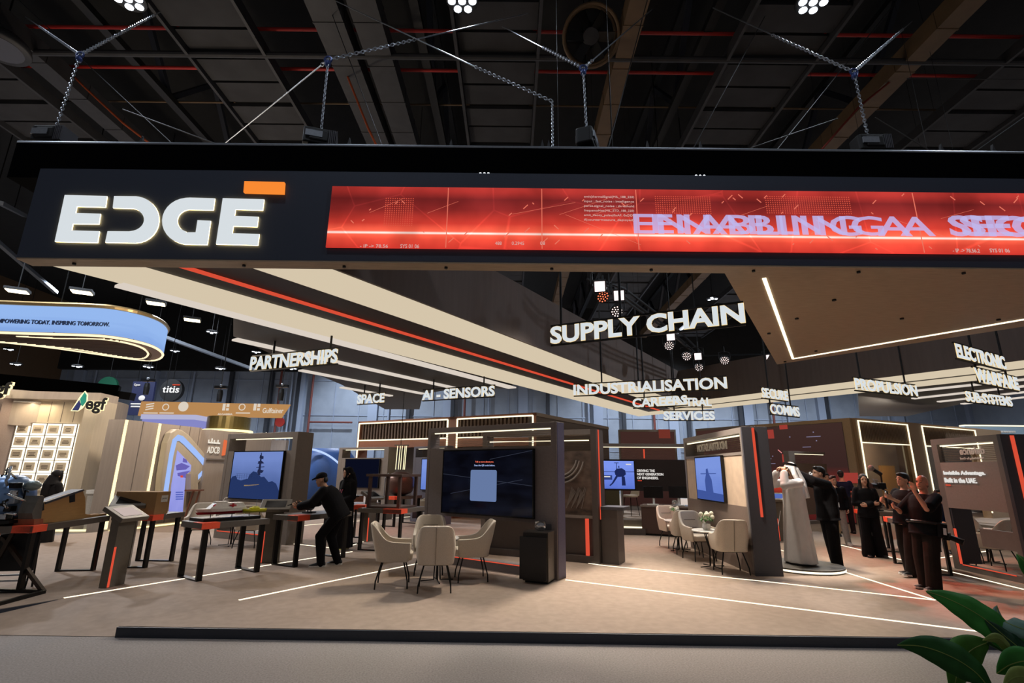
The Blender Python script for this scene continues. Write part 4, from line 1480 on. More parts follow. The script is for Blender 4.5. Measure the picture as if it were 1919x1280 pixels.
p1b = Wall('pavilion_wall', 'dark side wall of the ribbed pavilion, rising behind the brown picture wall', 'pavilion', cB, cC, HP)
MB().box(0, p1b.L, 0, 0.3, 0, HP - 0.12).build('side_panel', M_brown2, p1b.root)
MB().box(0, p1b.L, -0.02, 0.32, HP - 0.12, HP).build('cornice', M_brown, p1b.root)

# hanging light cluster seen beside the far blue wall
q_ = ony(748, 880, 17.6)
lc_ = thing('light_cluster', 'cluster of thin glowing vertical rods hanging behind the open square frame', 'light', (q_.x, 17.6, q_.z), 0)
for k in range(5):
    x = (-.12, -.04, .04, .12, .18)[k]
    MB().tube([(x, .05 * (k % 2), 0), (x + .02, .05 * (k % 2), .78)], .014, 6).build('light_rod', emat('rod_led_%d' % k, (1, .9, .55), 1.3, False), lc_)
MB().box(-.2, .26, -.05, .12, .78, .82).build('mounting_plate', M_brown, lc_)
MB().tube([(0, .03, .8), (0, .03, 16 - q_.z)], .01, 5).build('wire', M_metalblk, lc_)
# rear pavilion between the two
p3 = Wall('pavilion', 'dark pavilion panel far behind the reception desk', 'pavilion', onz(1159, 805, 3.6), onz(1266, 805, 3.6), HP)
MB().box(0, p3.L, 0, 0.3, 0, HP).build('frame', M_brown, p3.root)
E_redpic = gradient('picture_dark_red', (0.030, 0.012, 0.010), (0.05, 0.022, 0.018), noise=0.5)
MB().box(0.08, p3.L - 0.08, -0.02, 0.0, 0.2, HP - 0.1).build('picture_panel', E_redpic, p3.root)
a = p3.q(1245, 813)
MB().box(a[0] - 0.25, a[0] + 0.25, -0.03, -0.02, a[1] - 0.2, a[1] + 0.2).build('red_square', emat('red_square_dim', (0.16, 0.03, 0.02), 1, False), p3.root)
p4 = Wall('pavilion', 'dark pavilion panel behind the top of the right wall', 'pavilion', onz(1303, 804, 3.6), onz(1412, 796, 3.6), HP)
MB().box(0, p4.L, 0, 0.3, 0, HP).build('frame', M_brown, p4.root)
MB().box(0.08, p4.L, -0.02, 0.0, 0.2, HP - 0.1).build('picture_panel', E_redpic, p4.root)

# red picture pavilion on the right
cD, cE = onz(1402, 797, 3.6), onz(1577, 784, 3.6)
p5 = Wall('pavilion_wall', 'tall dark picture wall with red squares and a glowing red line, behind the man in white', 'pavilion', cD, cE, HP)
MB().box(0, p5.L + 0.25, 0, 0.3, HP - 0.12, HP).build('cornice', mat('bronze_cornice', '#9c8266', 0.45), p5.root)
MB().box(p5.L, p5.L + 0.25, 0, 0.3, 0, HP - 0.12).build('post', MATS['bronze_cornice'], p5.root)
MB().box(0, p5.L, 0.0, 0.3, 0, HP - 0.12).build('backing', M_brown2, p5.root)
G_wall = bpy.data.materials.new('picture_red_glow')
G_wall.use_nodes = True
nt = G_wall.node_tree
nt.nodes.clear()
tc = nt.nodes.new('ShaderNodeTexCoord')
sp_ = nt.nodes.new('ShaderNodeSeparateXYZ')
nt.links.new(tc.outputs['Generated'], sp_.inputs[0])
r_ = nt.nodes.new('ShaderNodeValToRGB')
c_ = r_.color_ramp
c_.elements[0].position = 0.0
c_.elements[0].color = (0.07, 0.010, 0.009, 1)
c_.elements[1].position = 1.0
c_.elements[1].color = (0.048, 0.024, 0.020, 1)
for p_, k_ in ((0.24, (0.12, 0.016, 0.012)), (0.325, (0.42, 0.04, 0.022)), (0.334, (0.85, 0.45, 0.45)), (0.343, (0.5, 0.06, 0.035)), (0.40, (0.13, 0.018, 0.015)), (0.55, (0.04, 0.018, 0.016))):
    e = c_.elements.new(p_)
    e.color = (*k_, 1)
nt.links.new(sp_.outputs['Z'], r_.inputs[0])
e_ = nt.nodes.new('ShaderNodeEmission')
nt.links.new(r_.outputs[0], e_.inputs[0])
o_ = nt.nodes.new('ShaderNodeOutputMaterial')
nt.links.new(e_.outputs[0], o_.inputs[0])
MB().box(0.02, p5.L - 0.02, -0.03, -0.001, 0.05, HP - 0.14).build('picture_panel', G_wall, p5.root)
E_rs = emat('picture_red_square', (0.45, 0.06, 0.045), 0.7, False)
for (a, b) in (((1424, 823), (1450, 805)), ((1462, 805), (1476, 796)), ((1468, 868), (1480, 851)), ((1583, 905), (1608, 886))):
    x0, x1, z0, z1 = p5.rect(a, b)
    MB().box(x0, x1, -0.036, -0.03, z0, z1).build('red_square', E_rs, p5.root)
mb = MB()
for px, py in ((1525, 810), (1531, 826), (1449, 855), (1441, 897), (1481, 819)):
    a = p5.q(px, py)
    mb.box(a[0] - 0.02, a[0] + 0.02, -0.036, -0.031, a[1] - 0.02, a[1] + 0.02)
for px, py, l in ((1428, 860, 0.4), (1440, 869, 0.3), (1436, 889, 0.35), (1438, 905, 0.3), (1512, 819, 0.5), (1505, 838, 0.3)):
    a = p5.q(px, py)
    mb.box(a[0], a[0] + l, -0.036, -0.031, a[1] - 0.012, a[1] + 0.012)
mb.build('data_mark', emat('picture_marks', (0.35, 0.32, 0.5), 0.6, False), p5.root)
a, b = p5.q(1459, 843), p5.q(1466, 849)
MB().bar((a[0], -0.035, a[1]), (b[0], -0.035, b[1]), 0.03, 0.006, (0, 1, 0)).build('pink_dash', emat('pink_dash', (0.9, 0.3, 0.3), 0.9, False), p5.root)

cF, cG = onz(1602, 783, 3.6), onz(1830, 803, 3.6)
p6 = Wall('pavilion', 'bronze pavilion front with windows outlined in light, behind the two photographers', 'pavilion', cF, cG, HP)
r6 = p6.root
s0, s1, s2 = p6.q(1609, 800)[0], p6.q(1700, 800)[0], p6.q(1727, 800)[0]
zt, zm = p6.q(1650, 791)[1], p6.q(1650, 831)[1]
L6 = p6.L
mb = MB()
mb.box(0, L6 + 2, 0, 0.3, zt, HP).box(0, s0, 0, 0.3, 0, zt).box(s1, s2, 0, 0.5, 0, zt).box(L6 - 0.2, L6 + 2, 0, 0.3, 0, zt)
mb.build('frame', MATS['bronze_cornice'], r6)
mb = MB()
for a, b in ((s0, s1), (s2, L6 - 0.2)):
    mb.box(a, b, 0.06, 0.2, zm, zt)
    x = a
    while x < b - 0.05:
        mb.box(x, x + 0.03, 0.03, 0.06, zm, zt)
        x += 0.09
mb.build('ribbed_band', mat('ribbed_bronze', '#6f5c4a', 0.5), r6)
for a, b in ((s0, s1), (s2, L6 - 0.2)):
    MB().box(a, b, 0.12, 0.13, 0.3, zm).build('window_pane', glass('smoked_glass_%d' % int(a * 10), (0.75, 0.70, 0.62), 0.02, 0.93), r6)
    mb = MB()
    mb.bar((a, -0.012, zt - 0.02), (b, -0.012, zt - 0.02), 0.05, 0.03).bar((a, -0.012, zm), (b, -0.012, zm), 0.05, 0.03).bar((a, -0.012, 0.2), (a, -0.012, zt), 0.05, 0.03).bar((b, -0.012, 0.2), (b, -0.012, zt), 0.05, 0.03)
    mb.build('light_outline', E_ledw, r6)
MB().box(0.4, L6 + 4, 2.2, 2.3, 0, HP - 0.2).build('inner_panel', M_brown, r6)
(x0, z0), (x1, z1) = p6.q(1657, 915, -2.1), p6.q(1676, 873, -2.1)
MB().box(x0, x1, 2.1, 2.19, 0.3, z1).build('lit_door_panel', mat('ochre_panel', '#b08a4e', 0.5), r6)
MB().box(s0 + 0.05, s0 + 1.3, 1.2, 1.24, zm - 0.16, zm - 0.12).box(s0 + 0.05, s0 + 1.4, 2.0, 2.04, zm - 0.62, zm - 0.59).build('light_strip', E_ledw, r6)
lamp('POINT', p6.world((s0 + s1) / 2 + 2.2, 1.0, 2.6), 130, WARM, size=0.15)  # added point lamp that brightens the pavilion interior

# far right neighbour sign
sg = ony(1858, 812, 24)
ns = thing('neighbour_sign', 'pale blue lit sign board with a white emblem over a blue band, far right', 'sign', (ony(1808, 800, 24).x, 24, 0))
W = ony(2050, 800, 24).x - ony(1808, 800, 24).x
za, zb_, zc_ = ony(1860, 799, 24).z, ony(1860, 821, 24).z, ony(1860, 840, 24).z
MB().box(0, W, 0, 0.3, zb_, za).build('board', mat('sign_grey_blue', '#8fa3b0', 0.5), ns)
MB().box(0, W, -0.02, 0.3, zc_, zb_).build('band', emat('deep_blue_band', (0.03, 0.08, 0.45), 1.0), ns)
MB().box(0, W, -0.02, 0.3, za, za + 0.06).build('light_strip', E_ledw, ns)
MB().box(0, W, 0.05, 0.3, 0, zc_).build('support', M_brown2, ns)
mb = MB()
ex = ony(1844, 808, 24).x - ony(1808, 808, 24).x
for k in range(3):
    mb.tube([(ex + (0.14 + 0.1 * k) * math.cos(a), -0.02, zb_ + 0.03 + (0.16 + 0.08 * k) * math.sin(a)) for a in [0.2 + 2.6 * i / 12 for i in range(13)]], 0.02, 5)
mb.build('emblem', E_letter, ns)
mb = MB()
for r in range(2):
    x = ex + 0.45
    while x < ex + 1.4:
        l = rng.uniform(0.05, 0.12)
        mb.box(x, x + l, -0.02, 0, zb_ + 0.10 + 0.16 * r, zb_ + 0.18 + 0.16 * r)
        x += l + 0.02
mb.build('small_lettering', E_letter, ns)
# ================================================================== seating
def chair_shell():
    W, D = 0.245, 0.245
    plan = [(W, -D), (W, -0.16), (W, -0.08), (W, 0.0), (W, 0.05), (W, 0.10), (W, 0.145)]
    for k in range(1, 4):
        a = math.radians(k * 30)
        plan.append((W - 0.09 + 0.09 * math.cos(a), 0.145 + 0.09 * math.sin(a)))
    plan.append((0.08, 0.235))
    plan = plan + [(-x, y) for x, y in plan[::-1]]
    tops = [0.60, 0.60, 0.605, 0.61, 0.62, 0.65, 0.72, 0.82, 0.855, 0.86, 0.86]
    tops = tops + tops[::-1]
    mb = MB()
    n = len(plan)
    vs, fs = [], []
    lv = (0.0, 0.06, 0.25, 0.5, 0.75, 0.95, 1.0)
    for t in lv:
        for (x, y), zt in zip(plan, tops):
            z = 0.345 + (zt - 0.345) * t
            f = 0.90 + 0.10 * min(1.0, t * 2.2)
            back = max(0.0, z - 0.45) * 0.22 * min(1.0, max(0.0, (y + 0.02) / 0.25))
            vs.append((x * f * (1.0 - 0.10 * max(0.0, z - 0.62) / 0.24), y * f + back, z))
    for i in range(len(lv) - 1):
        for j in range(n - 1):
            fs.append((i * n + j, i * n + j + 1, (i + 1) * n + j + 1, (i + 1) * n + j))
    mb.add(vs, fs)
    return mb


def make_chair(label, group, fab=None):
    fab = fab or M_fabric
    t = thing('armchair', label, 'chair', (0, 0, 0), 0, group)
    o = chair_shell().build('backrest_shell', fab, t, smooth=True, solid=0.05, subsurf=2)
    MB().rbox(-0.205, 0.205, -0.265, 0.18, 0.355, 0.455, 0.07).build('seat_cushion', fab, t, smooth=False, bevel=0.025)
    MB().bar((0, 0.238, 0.36), (0, 0.352, 0.84), 0.008, 0.012).build('seam', mat('seam_%d' % len(MATS), '#8f8475', 0.9) if 'seam_x' not in MATS else MATS['seam_x'], t)
    mb = MB()
    for z in (0.56, 0.70):
        mb.bar((-0.12, 0.198 + (z - 0.45) * 0.22, z), (0.12, 0.198 + (z - 0.45) * 0.22, z), 0.006, 0.008)
    mb.build('tuft_line', M_brown, t)
    for sx in (-1, 1):
        for sy in (-1, 1):
            MB().tube([(sx * 0.15, sy * 0.15, 0.345), (sx * 0.215, sy * 0.215, 0.10), (sx * 0.22, sy * 0.22, 0.0)], 0.0105, 6).build('leg', M_metalblk, t)
    MB().tube([(-0.15, -0.15, 0.34), (0.15, -0.15, 0.34), (0.15, 0.15, 0.34), (-0.15, 0.15, 0.34)], 0.010, 6, True).build('seat_frame', M_metalblk, t)
    return t


ch0 = make_chair('white armchair with its back to the viewer, nearest of the four round the front table', 'armchairs on the stand')
ch0.location = (-1.03, 7.60, ZP)
ch0.rotation_euler = (0, 0, math.radians(187))
G = 'armchairs on the stand'


def seat(x, y, deg, label):
    return dup(ch0, (x, y, ZP), math.radians(deg), label, G)


seat(-1.66, 7.82, 98, 'white armchair at the left of the front table, seen from the side')
seat(-1.30, 8.80, 8, 'white armchair facing the viewer behind the front table, tufted back visible')
seat(-0.58, 8.30, -78, 'white armchair at the right of the front table in front of the big screen wall')
for px, py, deg, lab in ((1371, 1073, 176, 'pale olive armchair with its back to the viewer, nearest one along the right wall'), (1311, 1049, 12, 'grey armchair facing the viewer across the nearer table along the right wall'),
                         (1286, 1037, 172, 'armchair with its back to the viewer at the farther table along the right wall'), (1262, 1025, 10, 'farthest armchair along the right wall, facing the viewer by the reception desk'),
                         (1826, 1052, 120, 'armchair seen through the open frame panel, left one of the two'), (1872, 1066, 200, 'armchair with its back to the viewer inside the open frame panel, right one'),
                         (368, 1024, 20, 'armchair half hidden behind the boat table, left of the two'), (464, 1025, 184, 'armchair with its back to the viewer behind the boat table, right of the two'),
                         (792, 972, -60, 'armchair at the left edge of the big screen wall by the frame table'), (1462, 990, 150, 'armchair behind the kiosk beside the man in white'), (1765, 1022, 160, 'armchair behind the bald photographer')):
    p = onz(px, py)
    seat(p.x, p.y, deg, lab)

# small round tables with flowers
def cafe_table(x, y, label, grp='small round tables'):
    t = thing('cafe_table', label, 'table', (x, y, ZP), 0.3, grp)
    MB().lathe([(0.30, 0.585), (0.31, 0.592), (0.31, 0.605), (0.30, 0.612)], 32).build('tabletop', M_white, t)
    mb = MB()
    mb.lathe([(0.29, 0.57), (0.29, 0.585)], 28)
    mb.build('rim', M_metalblk, t)
    for k in range(4):
        a = PI / 2 * k
        c, s = math.cos(a), math.sin(a)
        MB().tube([(c * 0.24, s * 0.24, 0.012), (c * 0.05, s * 0.05, 0.02), (c * 0.035, s * 0.035, 0.3), (c * 0.12, s * 0.12, 0.57)], 0.010, 6).build('leg', M_metalblk, t)
    return t


M_leaf = mat('leaf_green', '#3f6b2a', 0.5, noise=0.3, nscale=20)
M_petal = mat('flower_cream', '#e9e6cf', 0.7, noise=0.06)


def posy(x, y, z, label, s=1.0, seed=1):
    rg = random.Random(seed)
    t = thing('flower_posy', label, 'flowers', (x, y, z), 0, 'flowers on the small tables')
    MB().lathe([(0.035 * s, 0), (0.05 * s, 0.03 * s), (0.045 * s, 0.07 * s)], 14).build('pot', M_white, t)
    mb = MB()
    for k in range(26):
        a, r = rg.uniform(0, 2 * PI), rg.uniform(0.02, 0.09) * s
        c = (r * math.cos(a), r * math.sin(a), (0.10 + rg.uniform(0, 0.07)) * s)
        M = Matrix.Translation(c) @ Matrix.Rotation(a, 4, 'Z') @ Matrix.Rotation(rg.uniform(0.2, 1.2), 4, 'Y')
        mb.add([(-0.03 * s, 0, 0), (0, 0.016 * s, 0.004), (0.035 * s, 0, 0), (0, -0.016 * s, 0.004)], [(0, 1, 2, 3)], M)
    mb.build('foliage', M_leaf, t)['kind'] = 'stuff'
    mb = MB()
    for k in range(9):
        a, r = rg.uniform(0, 2 * PI), rg.uniform(0.02, 0.08) * s
        mb.ball((r * math.cos(a), r * math.sin(a), (0.14 + rg.uniform(0, 0.05)) * s), 0.026 * s, 8, 6)
        mb.build('blossom', M_petal, t, smooth=True)
        mb = MB()
    return t


cafe_table(-1.08, 8.18, 'small round white table hidden between the four front armchairs')
posy(-1.12, 8.2, ZP + 0.612, 'tiny green and white posy on the front round table', 0.75, 2)
for px, py, lab, lab2, s in ((1344, 1063, 'small round white table between the two nearer armchairs at the right wall', 'cream flowers on the nearer table along the right wall', 1.5), (1283, 1032, 'small round white table between the two farther armchairs at the right wall', 'cream flowers on the farther table along the right wall', 1.4)):
    p = onz(px, py)
    p.x -= 0.08
    cafe_table(p.x, p.y, lab)
    posy(p.x - 0.05, p.y, ZP + 0.612, lab2, s, px)
p = onz(432, 1022)
cafe_table(p.x, p.y, 'small round table between the armchairs behind the boat table')
p = onz(1895, 1066)
cafe_table(p.x + 0.2, p.y + 0.6, 'small round table inside the open frame panel')

# ================================================================== display tables
M_tabletop = mat('tabletop_bronze', '#5e564e', 0.4, noise=0.05)


def display_table(label, K, U, Wd, top=0.90, lu=None, lw=None, th=0.085, red=True, red_at=None, thin=False):
    """K nearest top corner, U end of the long edge, Wd end of the short edge (pixels on the top surface)"""
    k, u, wv = onz(*K, top), onz(*U, top), onz(*Wd, top)
    ang = head(k, u)
    L = lu or (u - k).length
    Wt = lw or (wv - k).length
    t = thing('display_table', label, 'table', (k.x, k.y, ZP), ang, 'exhibit tables')
    h = top - ZP
    MB().box(0, L, 0, Wt, h - th, h).build('tabletop', M_tabletop, t, bevel=0.004)
    for x in (0.05, L - 0.13):
        mb = MB()
        mb.box(x, x + 0.08, 0.03, 0.07, 0.02, h - th).box(x, x + 0.08, Wt - 0.07, Wt - 0.03, 0.02, h - th).box(x, x + 0.08, 0.03, Wt - 0.03, 0, 0.02)
        mb.build('leg_frame', M_metalblk, t)
    if red:
        MB().box(0.0 if red_at is None else red_at, (0.0 if red_at is None else red_at) + 0.26, -0.004, Wt * 0.42, h - th - 0.002, h + 0.004).build('corner_block', M_red, t, bevel=0.003)
    return t, ang, L, Wt


tb1, a1, L1t, W1t = display_table('long dark table carrying two model boats, at the left of the stand', (379, 981), (506, 972), (331, 979), 0.90, lw=0.66)
tb0, a0, L0t, W0t = display_table('dark table carrying the wooden model part, beside the front kiosk', (63, 986), (207, 966), (40, 984), 0.92, lw=0.6)
tbx, ax, Lx, Wx = display_table('dark table carrying the cardboard box, lit blue at its far end', (287, 966), (347, 959), (235, 962), 0.92, lw=0.7)
tb2, a2, L2, W2 = display_table('dark table the leaning man and the woman in black stand at', (559, 967), (660, 958), (528, 964), 0.92, lw=0.6)
tb3, a3, L3, W3 = display_table('dark table carrying the open square frame, left of the big screen wall', (752, 955), (797, 949), (706, 950), 0.92, red=True, lw=1.0)
tb4, a4, L4, W4 = display_table('rear dark table with a red block behind the woman in black', (684, 947), (712, 941), (650, 944), 0.92, lw=0.6)
tb5, a5, L5t, W5 = display_table('dark table with black drone models, behind the photographers', (1655, 968), (1716, 984), (1680, 962), 0.92, lu=1.2, lw=0.6)
tb7, a7, L7t, W7 = display_table('dark table with a red block between the young man and the woman', (1600, 954), (1640, 961), (1625, 951), 0.92, lu=0.8, lw=0.6)
tb6, a6, L6t, W6 = display_table('far dark table behind the frame table', (740, 931), (775, 929), (722, 930), 0.94, lu=1.3, lw=0.7, red=True)


def on_table(t, ang, x, y, z):
    return t.matrix_basis @ Vector((x, y, z)) if False else Vector((t.location.x + math.cos(ang) * x - math.sin(ang) * y, t.location.y + math.sin(ang) * x + math.cos(ang) * y, t.location.z + z))


# raised black base and the two model boats
p = on_table(tb1, a1, 0.08, 0.14, 0.802)
bs = thing('display_slab', 'flat black base under the two model boats', 'plinth', p, a1)
MB().box(0, L1t - 0.16, 0, 0.46, 0.0, 0.045).build('slab', M_metalblk, bs, bevel=0.003)


def boat(label, L, B, Hh, hullm, bottomm, p, ang, kind):
    t = thing('model_boat', label, 'model boat', p, ang)
    n = 14

    def rings(z0, z1, f0, f1):
        out = []
        for i in range(9):
            s = i / 8
            x = -L / 2 + L * s
            wd = B / 2 * (1 - max(0, (0.34 - s) / 0.34) ** 2)
            wd = max(wd, 0.004)
            out.append([(x - 0.06 * L * (1 - s) * f1, -wd * f1, z1), (x - 0.06 * L * (1 - s) * f1, wd * f1, z1), (x, wd * f0, z0), (x, -wd * f0, z0)])
        return out
    zb = 0.05
    MB().loft(rings(zb, zb + Hh * 0.3, 0.55, 0.85)).build('hull_bottom', bottomm, t)
    MB().loft(rings(zb + Hh * 0.3, zb + Hh * 0.68, 0.85, 1.0)).build('hull', hullm, t)
    mb = MB()
    if kind == 'hospital':
        mb.loft([[(-L * 0.30, -B * 0.38, zb + Hh * 0.68), (-L * 0.30, B * 0.38, zb + Hh * 0.68), (L * 0.5, B * 0.45, zb + Hh * 0.68), (L * 0.5, -B * 0.45, zb + Hh * 0.68)],
                 [(-L * 0.16, -B * 0.34, zb + Hh * 1.35), (-L * 0.16, B * 0.34, zb + Hh * 1.35), (L * 0.42, B * 0.42, zb + Hh * 1.30), (L * 0.42, -B * 0.42, zb + Hh * 1.30)]])
        mb.build('cabin', hullm, t)
        mb = MB().box(-L * 0.17, L * 0.1, -B * 0.3, B * 0.3, zb + Hh * 1.36, zb + Hh * 1.5)
        mb.tube([(0.0, 0, zb + Hh * 1.5), (L * 0.04, 0, zb + Hh * 1.9), (L * 0.1, 0, zb + Hh * 1.95)], 0.006, 6)
        mb.build('flybridge', hullm, t)
        yy = -B * 0.45
        mb = MB()
        mb.box(L * 0.17, L * 0.205, yy - 0.004, yy + 0.02, zb + Hh * 0.78, zb + Hh * 1.22).box(L * 0.115, L * 0.26, yy - 0.004, yy + 0.02, zb + Hh * 0.93, zb + Hh * 1.07)
        mb.build('red_cross', M_red2, t)
        mb = MB().bar((-L * 0.24, -B * 0.39, zb + Hh * 1.0), (-L * 0.2, -B * 0.37, zb + Hh * 1.2), 0.02, 0.02)
        mb.build('cabin_window', M_red2, t)
    else:
        MB().box(-L * 0.22, L * 0.2, -B * 0.25, B * 0.25, zb + Hh * 0.68, zb + Hh * 0.95).build('cabin', hullm, t, bevel=0.006)
        MB().box(-L * 0.12, L * 0.14, -B * 0.2, B * 0.2, zb + Hh * 1.0, zb + Hh * 1.12).build('flybridge', hullm, t, bevel=0.004)
        MB().tube([(0.02, 0, zb + Hh), (0.02, 0, zb + Hh * 2.4)], 0.003, 5).build('antenna', M_steel, t)
    mb = MB()
    for x in (-L * 0.22, L * 0.25):
        mb.tube([(x, 0, 0.0), (x, 0, zb)], 0.006, 6)
    mb.build('stand_pin', M_metalblk, t)
    return t


M_red2 = mat('boat_red', '#b8202a', 0.4)
M_boatw = mat('boat_white', '#d9d3c8', 0.35)
boat('white model hospital boat with a red cross and dark red keel', 0.70, 0.18, 0.125, M_boatw, mat('keel_red', '#8e1f28', 0.4), on_table(tb1, a1, 0.40, 0.30, 0.848), a1, 'hospital')
boat('small yellow model boat beside the white one', 0.36, 0.11, 0.085, mat('boat_yellow', '#c9c222', 0.4), mat('boat_olive', '#8f8d1c', 0.4), on_table(tb1, a1, 0.88, 0.20, 0.848), a1, 'small')

# cardboard box
bp = onz(287, 964, 0.92)
bx = thing('cardboard_box', 'plain brown cardboard box with a white label on the table by the kiosk', 'box', on_table(tbx, ax, 0.05, 0.03, 0.80), ax)
M_card = mat('cardboard', '#a07c52', 0.85, noise=0.06, nscale=8)
MB().box(0, 0.34, 0, 0.70, 0.004, 0.39).build('carton', M_card, bx, bevel=0.004)
MB().box(0.12, 0.28, -0.003, 0.0, 0.22, 0.33).build('paper_label', M_white, bx)
mb = MB()
letter_mesh(mb, 'EXPORT', (0.14, -0.005, 0.265), (1, 0, 0), (0, 0, 1), (0, -1, 0), 0.12, 0.025, 0.001, 0.0)
mb.build('faint_print', M_char, bx)

# wooden part on the left table
tl = tb0
wp = thing('wooden_model_part', 'tan wooden ribbed model part with dark notches on the left table', 'model', on_table(tl, a0, 0.02, 0.10, 0.82), a0)
wq = lambda px, py: (lambda p: ((p.x - wp.location.x) * math.cos(a0) + (p.y - wp.location.y) * math.sin(a0), p.z - wp.location.z))(onplane(px, py, wp.location, a0))
M_wood = mat('birch_ply', '#b58a55', 0.6, noise=0.08, nscale=6, stretch=(1, 1, 8))
o_ = [wq(*q) for q in ((74, 981), (79, 958), (84, 941), (133, 924), (155, 919), (160, 933), (160, 963), (170, 965), (200, 962), (199, 968), (150, 974))]
MB().prism(o_, -0.04, 0.0, FX).prism(o_, -0.15, -0.12, FX).build('side_panel', M_wood, wp)
MB().prism([wq(*q) for q in ((60, 984), (57, 962), (65, 942), (72, 929), (80, 930), (76, 955), (73, 982))], -0.15, 0.02, FX).build('end_plate', mat('ply_grey', '#5b564f', 0.5), wp)
d_ = [wq(*q) for q in ((84, 941), (133, 924), (155, 917), (158, 919), (133, 928), (84, 945))]
MB().prism(d_, -0.16, 0.01, FX).build('top_board', M_char, wp)
MB().prism([wq(*q) for q in ((130, 926), (140, 923), (140, 940), (130, 942))], -0.02, 0.006, FX).build('notch', M_black, wp)
MB().prism([wq(*q) for q in ((72, 946), (82, 942), (82, 956), (70, 960))], -0.02, 0.006, FX).build('notch', M_black, wp)
rx_ = [wq(*q) for q in ((57, 985), (58, 973), (75, 972), (75, 984))]
MB().prism(rx_, -0.2, 0.04, FX).build('copper_foot', mat('copper_ply', '#8f553a', 0.5), wp)

# open square frame on the frame table
fp = onz(750, 947, 0.92)
fr_ = thing('open_frame', 'open brown square frame standing on the dark table', 'frame', on_table(tb3, a3, 0.12, 0.12, 0.822), a3)
M_frame = mat('frame_brown', '#55413a', 0.45)
fl_, fw_ = L3 - 0.3, 0.76
fh_ = ony(750, 889, on_table(tb3, a3, 0.2, 0.2, 0).y).z - 0.92
mb = MB()
mb.box(0, fl_, 0, fw_, 0, 0.035)
mb.build('base_board', M_frame, fr_)
mb = MB()
for x, y in ((0, 0), (fl_ - 0.06, 0), (0, fw_ - 0.06), (fl_ - 0.06, fw_ - 0.06)):
    MB().box(x, x + 0.06, y, y + 0.06, 0.035, fh_ - 0.05).build('post', M_frame, fr_)
MB().box(-0.04, fl_ + 0.04, -0.04, fw_ + 0.04, fh_ - 0.05, fh_).build('top_board', M_frame, fr_)
# drum shaped engine on the far table
dp = on_table(tb6, a6, L6t * 0.5, 0.35, 0.842)
dr = thing('engine_nozzle', 'round copper brown engine model seen through the open frame', 'model', dp, 0)
MB().lathe([(0.14, 0.0), (0.36, 0.1), (0.42, 0.3), (0.42, 0.5), (0.34, 0.62), (0.2, 0.7)], 28).build('shell', mat('copper_brown', '#56403a', 0.35, 0.5), dr, smooth=True)
mb = MB()
for s in (-1, 1):
    mb.tube([(s * 0.46, -0.1, 0.0), (s * 0.46, -0.1, 0.5), (s * 0.36, -0.1, 0.66)], 0.02, 6)
mb.build('side_pipe', M_steel, dr)

# ================================================================== kiosks
M_kiosk = mat('kiosk_bronze', '#655d52', 0.4, noise=0.05)
E_tab_pink = emat('tablet_pale', (0.62, 0.50, 0.46), 0.9)
E_tab_dark = mat('tablet_dark', '#0d0d0f', 0.15)
E_tab_blue = emat('tablet_blue', (0.1, 0.16, 0.5), 0.9)


def kiosk(x, y, rz, label, scr, H=0.98):
    t = thing('info_kiosk', label, 'kiosk', (x, y, ZP), rz, 'touch screen kiosks')
    MB().box(-0.15, 0.15, -0.06, 0.06, 0, H - 0.07).build('column', M_kiosk, t, bevel=0.004)
    MB().box(-0.152, -0.118, -0.064, -0.058, 0.01, 0.52).build('red_line', E_red, t)
    R = Matrix.Translation((0, -0.02, H - 0.03)) @ Matrix.Rotation(math.radians(28), 4, 'X')
    MB().box(-0.25, 0.25, -0.17, 0.17, -0.03, 0.03, R).build('head_housing', M_kiosk, t, bevel=0.006)
    MB().box(-0.17, 0.17, -0.105, 0.105, 0.029, 0.034, R).build('tablet_screen', scr, t)
    return t


p, q = onz(207, 988, 1.0), onz(262, 981, 1.0)
b = onz(206, 1099)
rzk = head(p, q)
kiosk(b.x, b.y + 0.03, rzk, 'front touch kiosk with a pale tablet and red line, standing by the left floor light', E_tab_pink)
b = onz(505, 1054)
kiosk(b.x, b.y, math.radians(16), 'touch kiosk with a red line at the right end of the boat table', E_tab_dark)
b = onz(221, 1064)
kiosk(b.x, b.y, math.radians(25), 'touch kiosk with a dark tablet in front of the cardboard box', E_tab_dark, 1.06)
b = onz(690, 1014)
kiosk(b.x, b.y, math.radians(70), 'touch kiosk seen from the side at the left of the frame table', E_tab_dark, 1.04)
b = onz(1473, 1014)
kiosk(b.x, b.y, math.radians(-30), 'touch kiosk with a blue tablet beside the man in white robes', E_tab_blue, 1.06)

# ================================================================== cabinet, bowl, desk, stool
cbp = onz(1000, 1090)
P0, P1_ = onz(976, 1090), onz(1020, 1097)
cb = thing('cabinet', 'tall black cabinet with an overhanging door beside the big screen wall', 'cabinet', (P0.x + 0.0, P0.y - 0.06, ZP), math.radians(-22))
hC = ony(985, 995, P0.y).z - ZP
MB().box(0.02, 0.42, 0.02, 0.34, 0.03, hC).build('carcass', mat('cabinet_side_bronze', '#4b443c', 0.35), cb, bevel=0.003)
MB().box(-0.02, 0.40, -0.015, 0.018, 0.05, hC - 0.07).build('door', mat('cabinet_black', '#1b1b1e', 0.35), cb, bevel=0.003)
MB().box(0.03, 0.41, 0.005, 0.02, hC - 0.07, hC - 0.015).build('grip_recess', M_black, cb)
MB().box(0.05, 0.40, 0.05, 0.32, 0, 0.03).build('foot_plinth', M_black, cb)
vz = cb.location + Vector((0.30, 0.14, hC + 0.001))
vs_ = thing('glass_bowl', 'round clear glass bowl with silver balls on top of the black cabinet', 'bowl', vz)
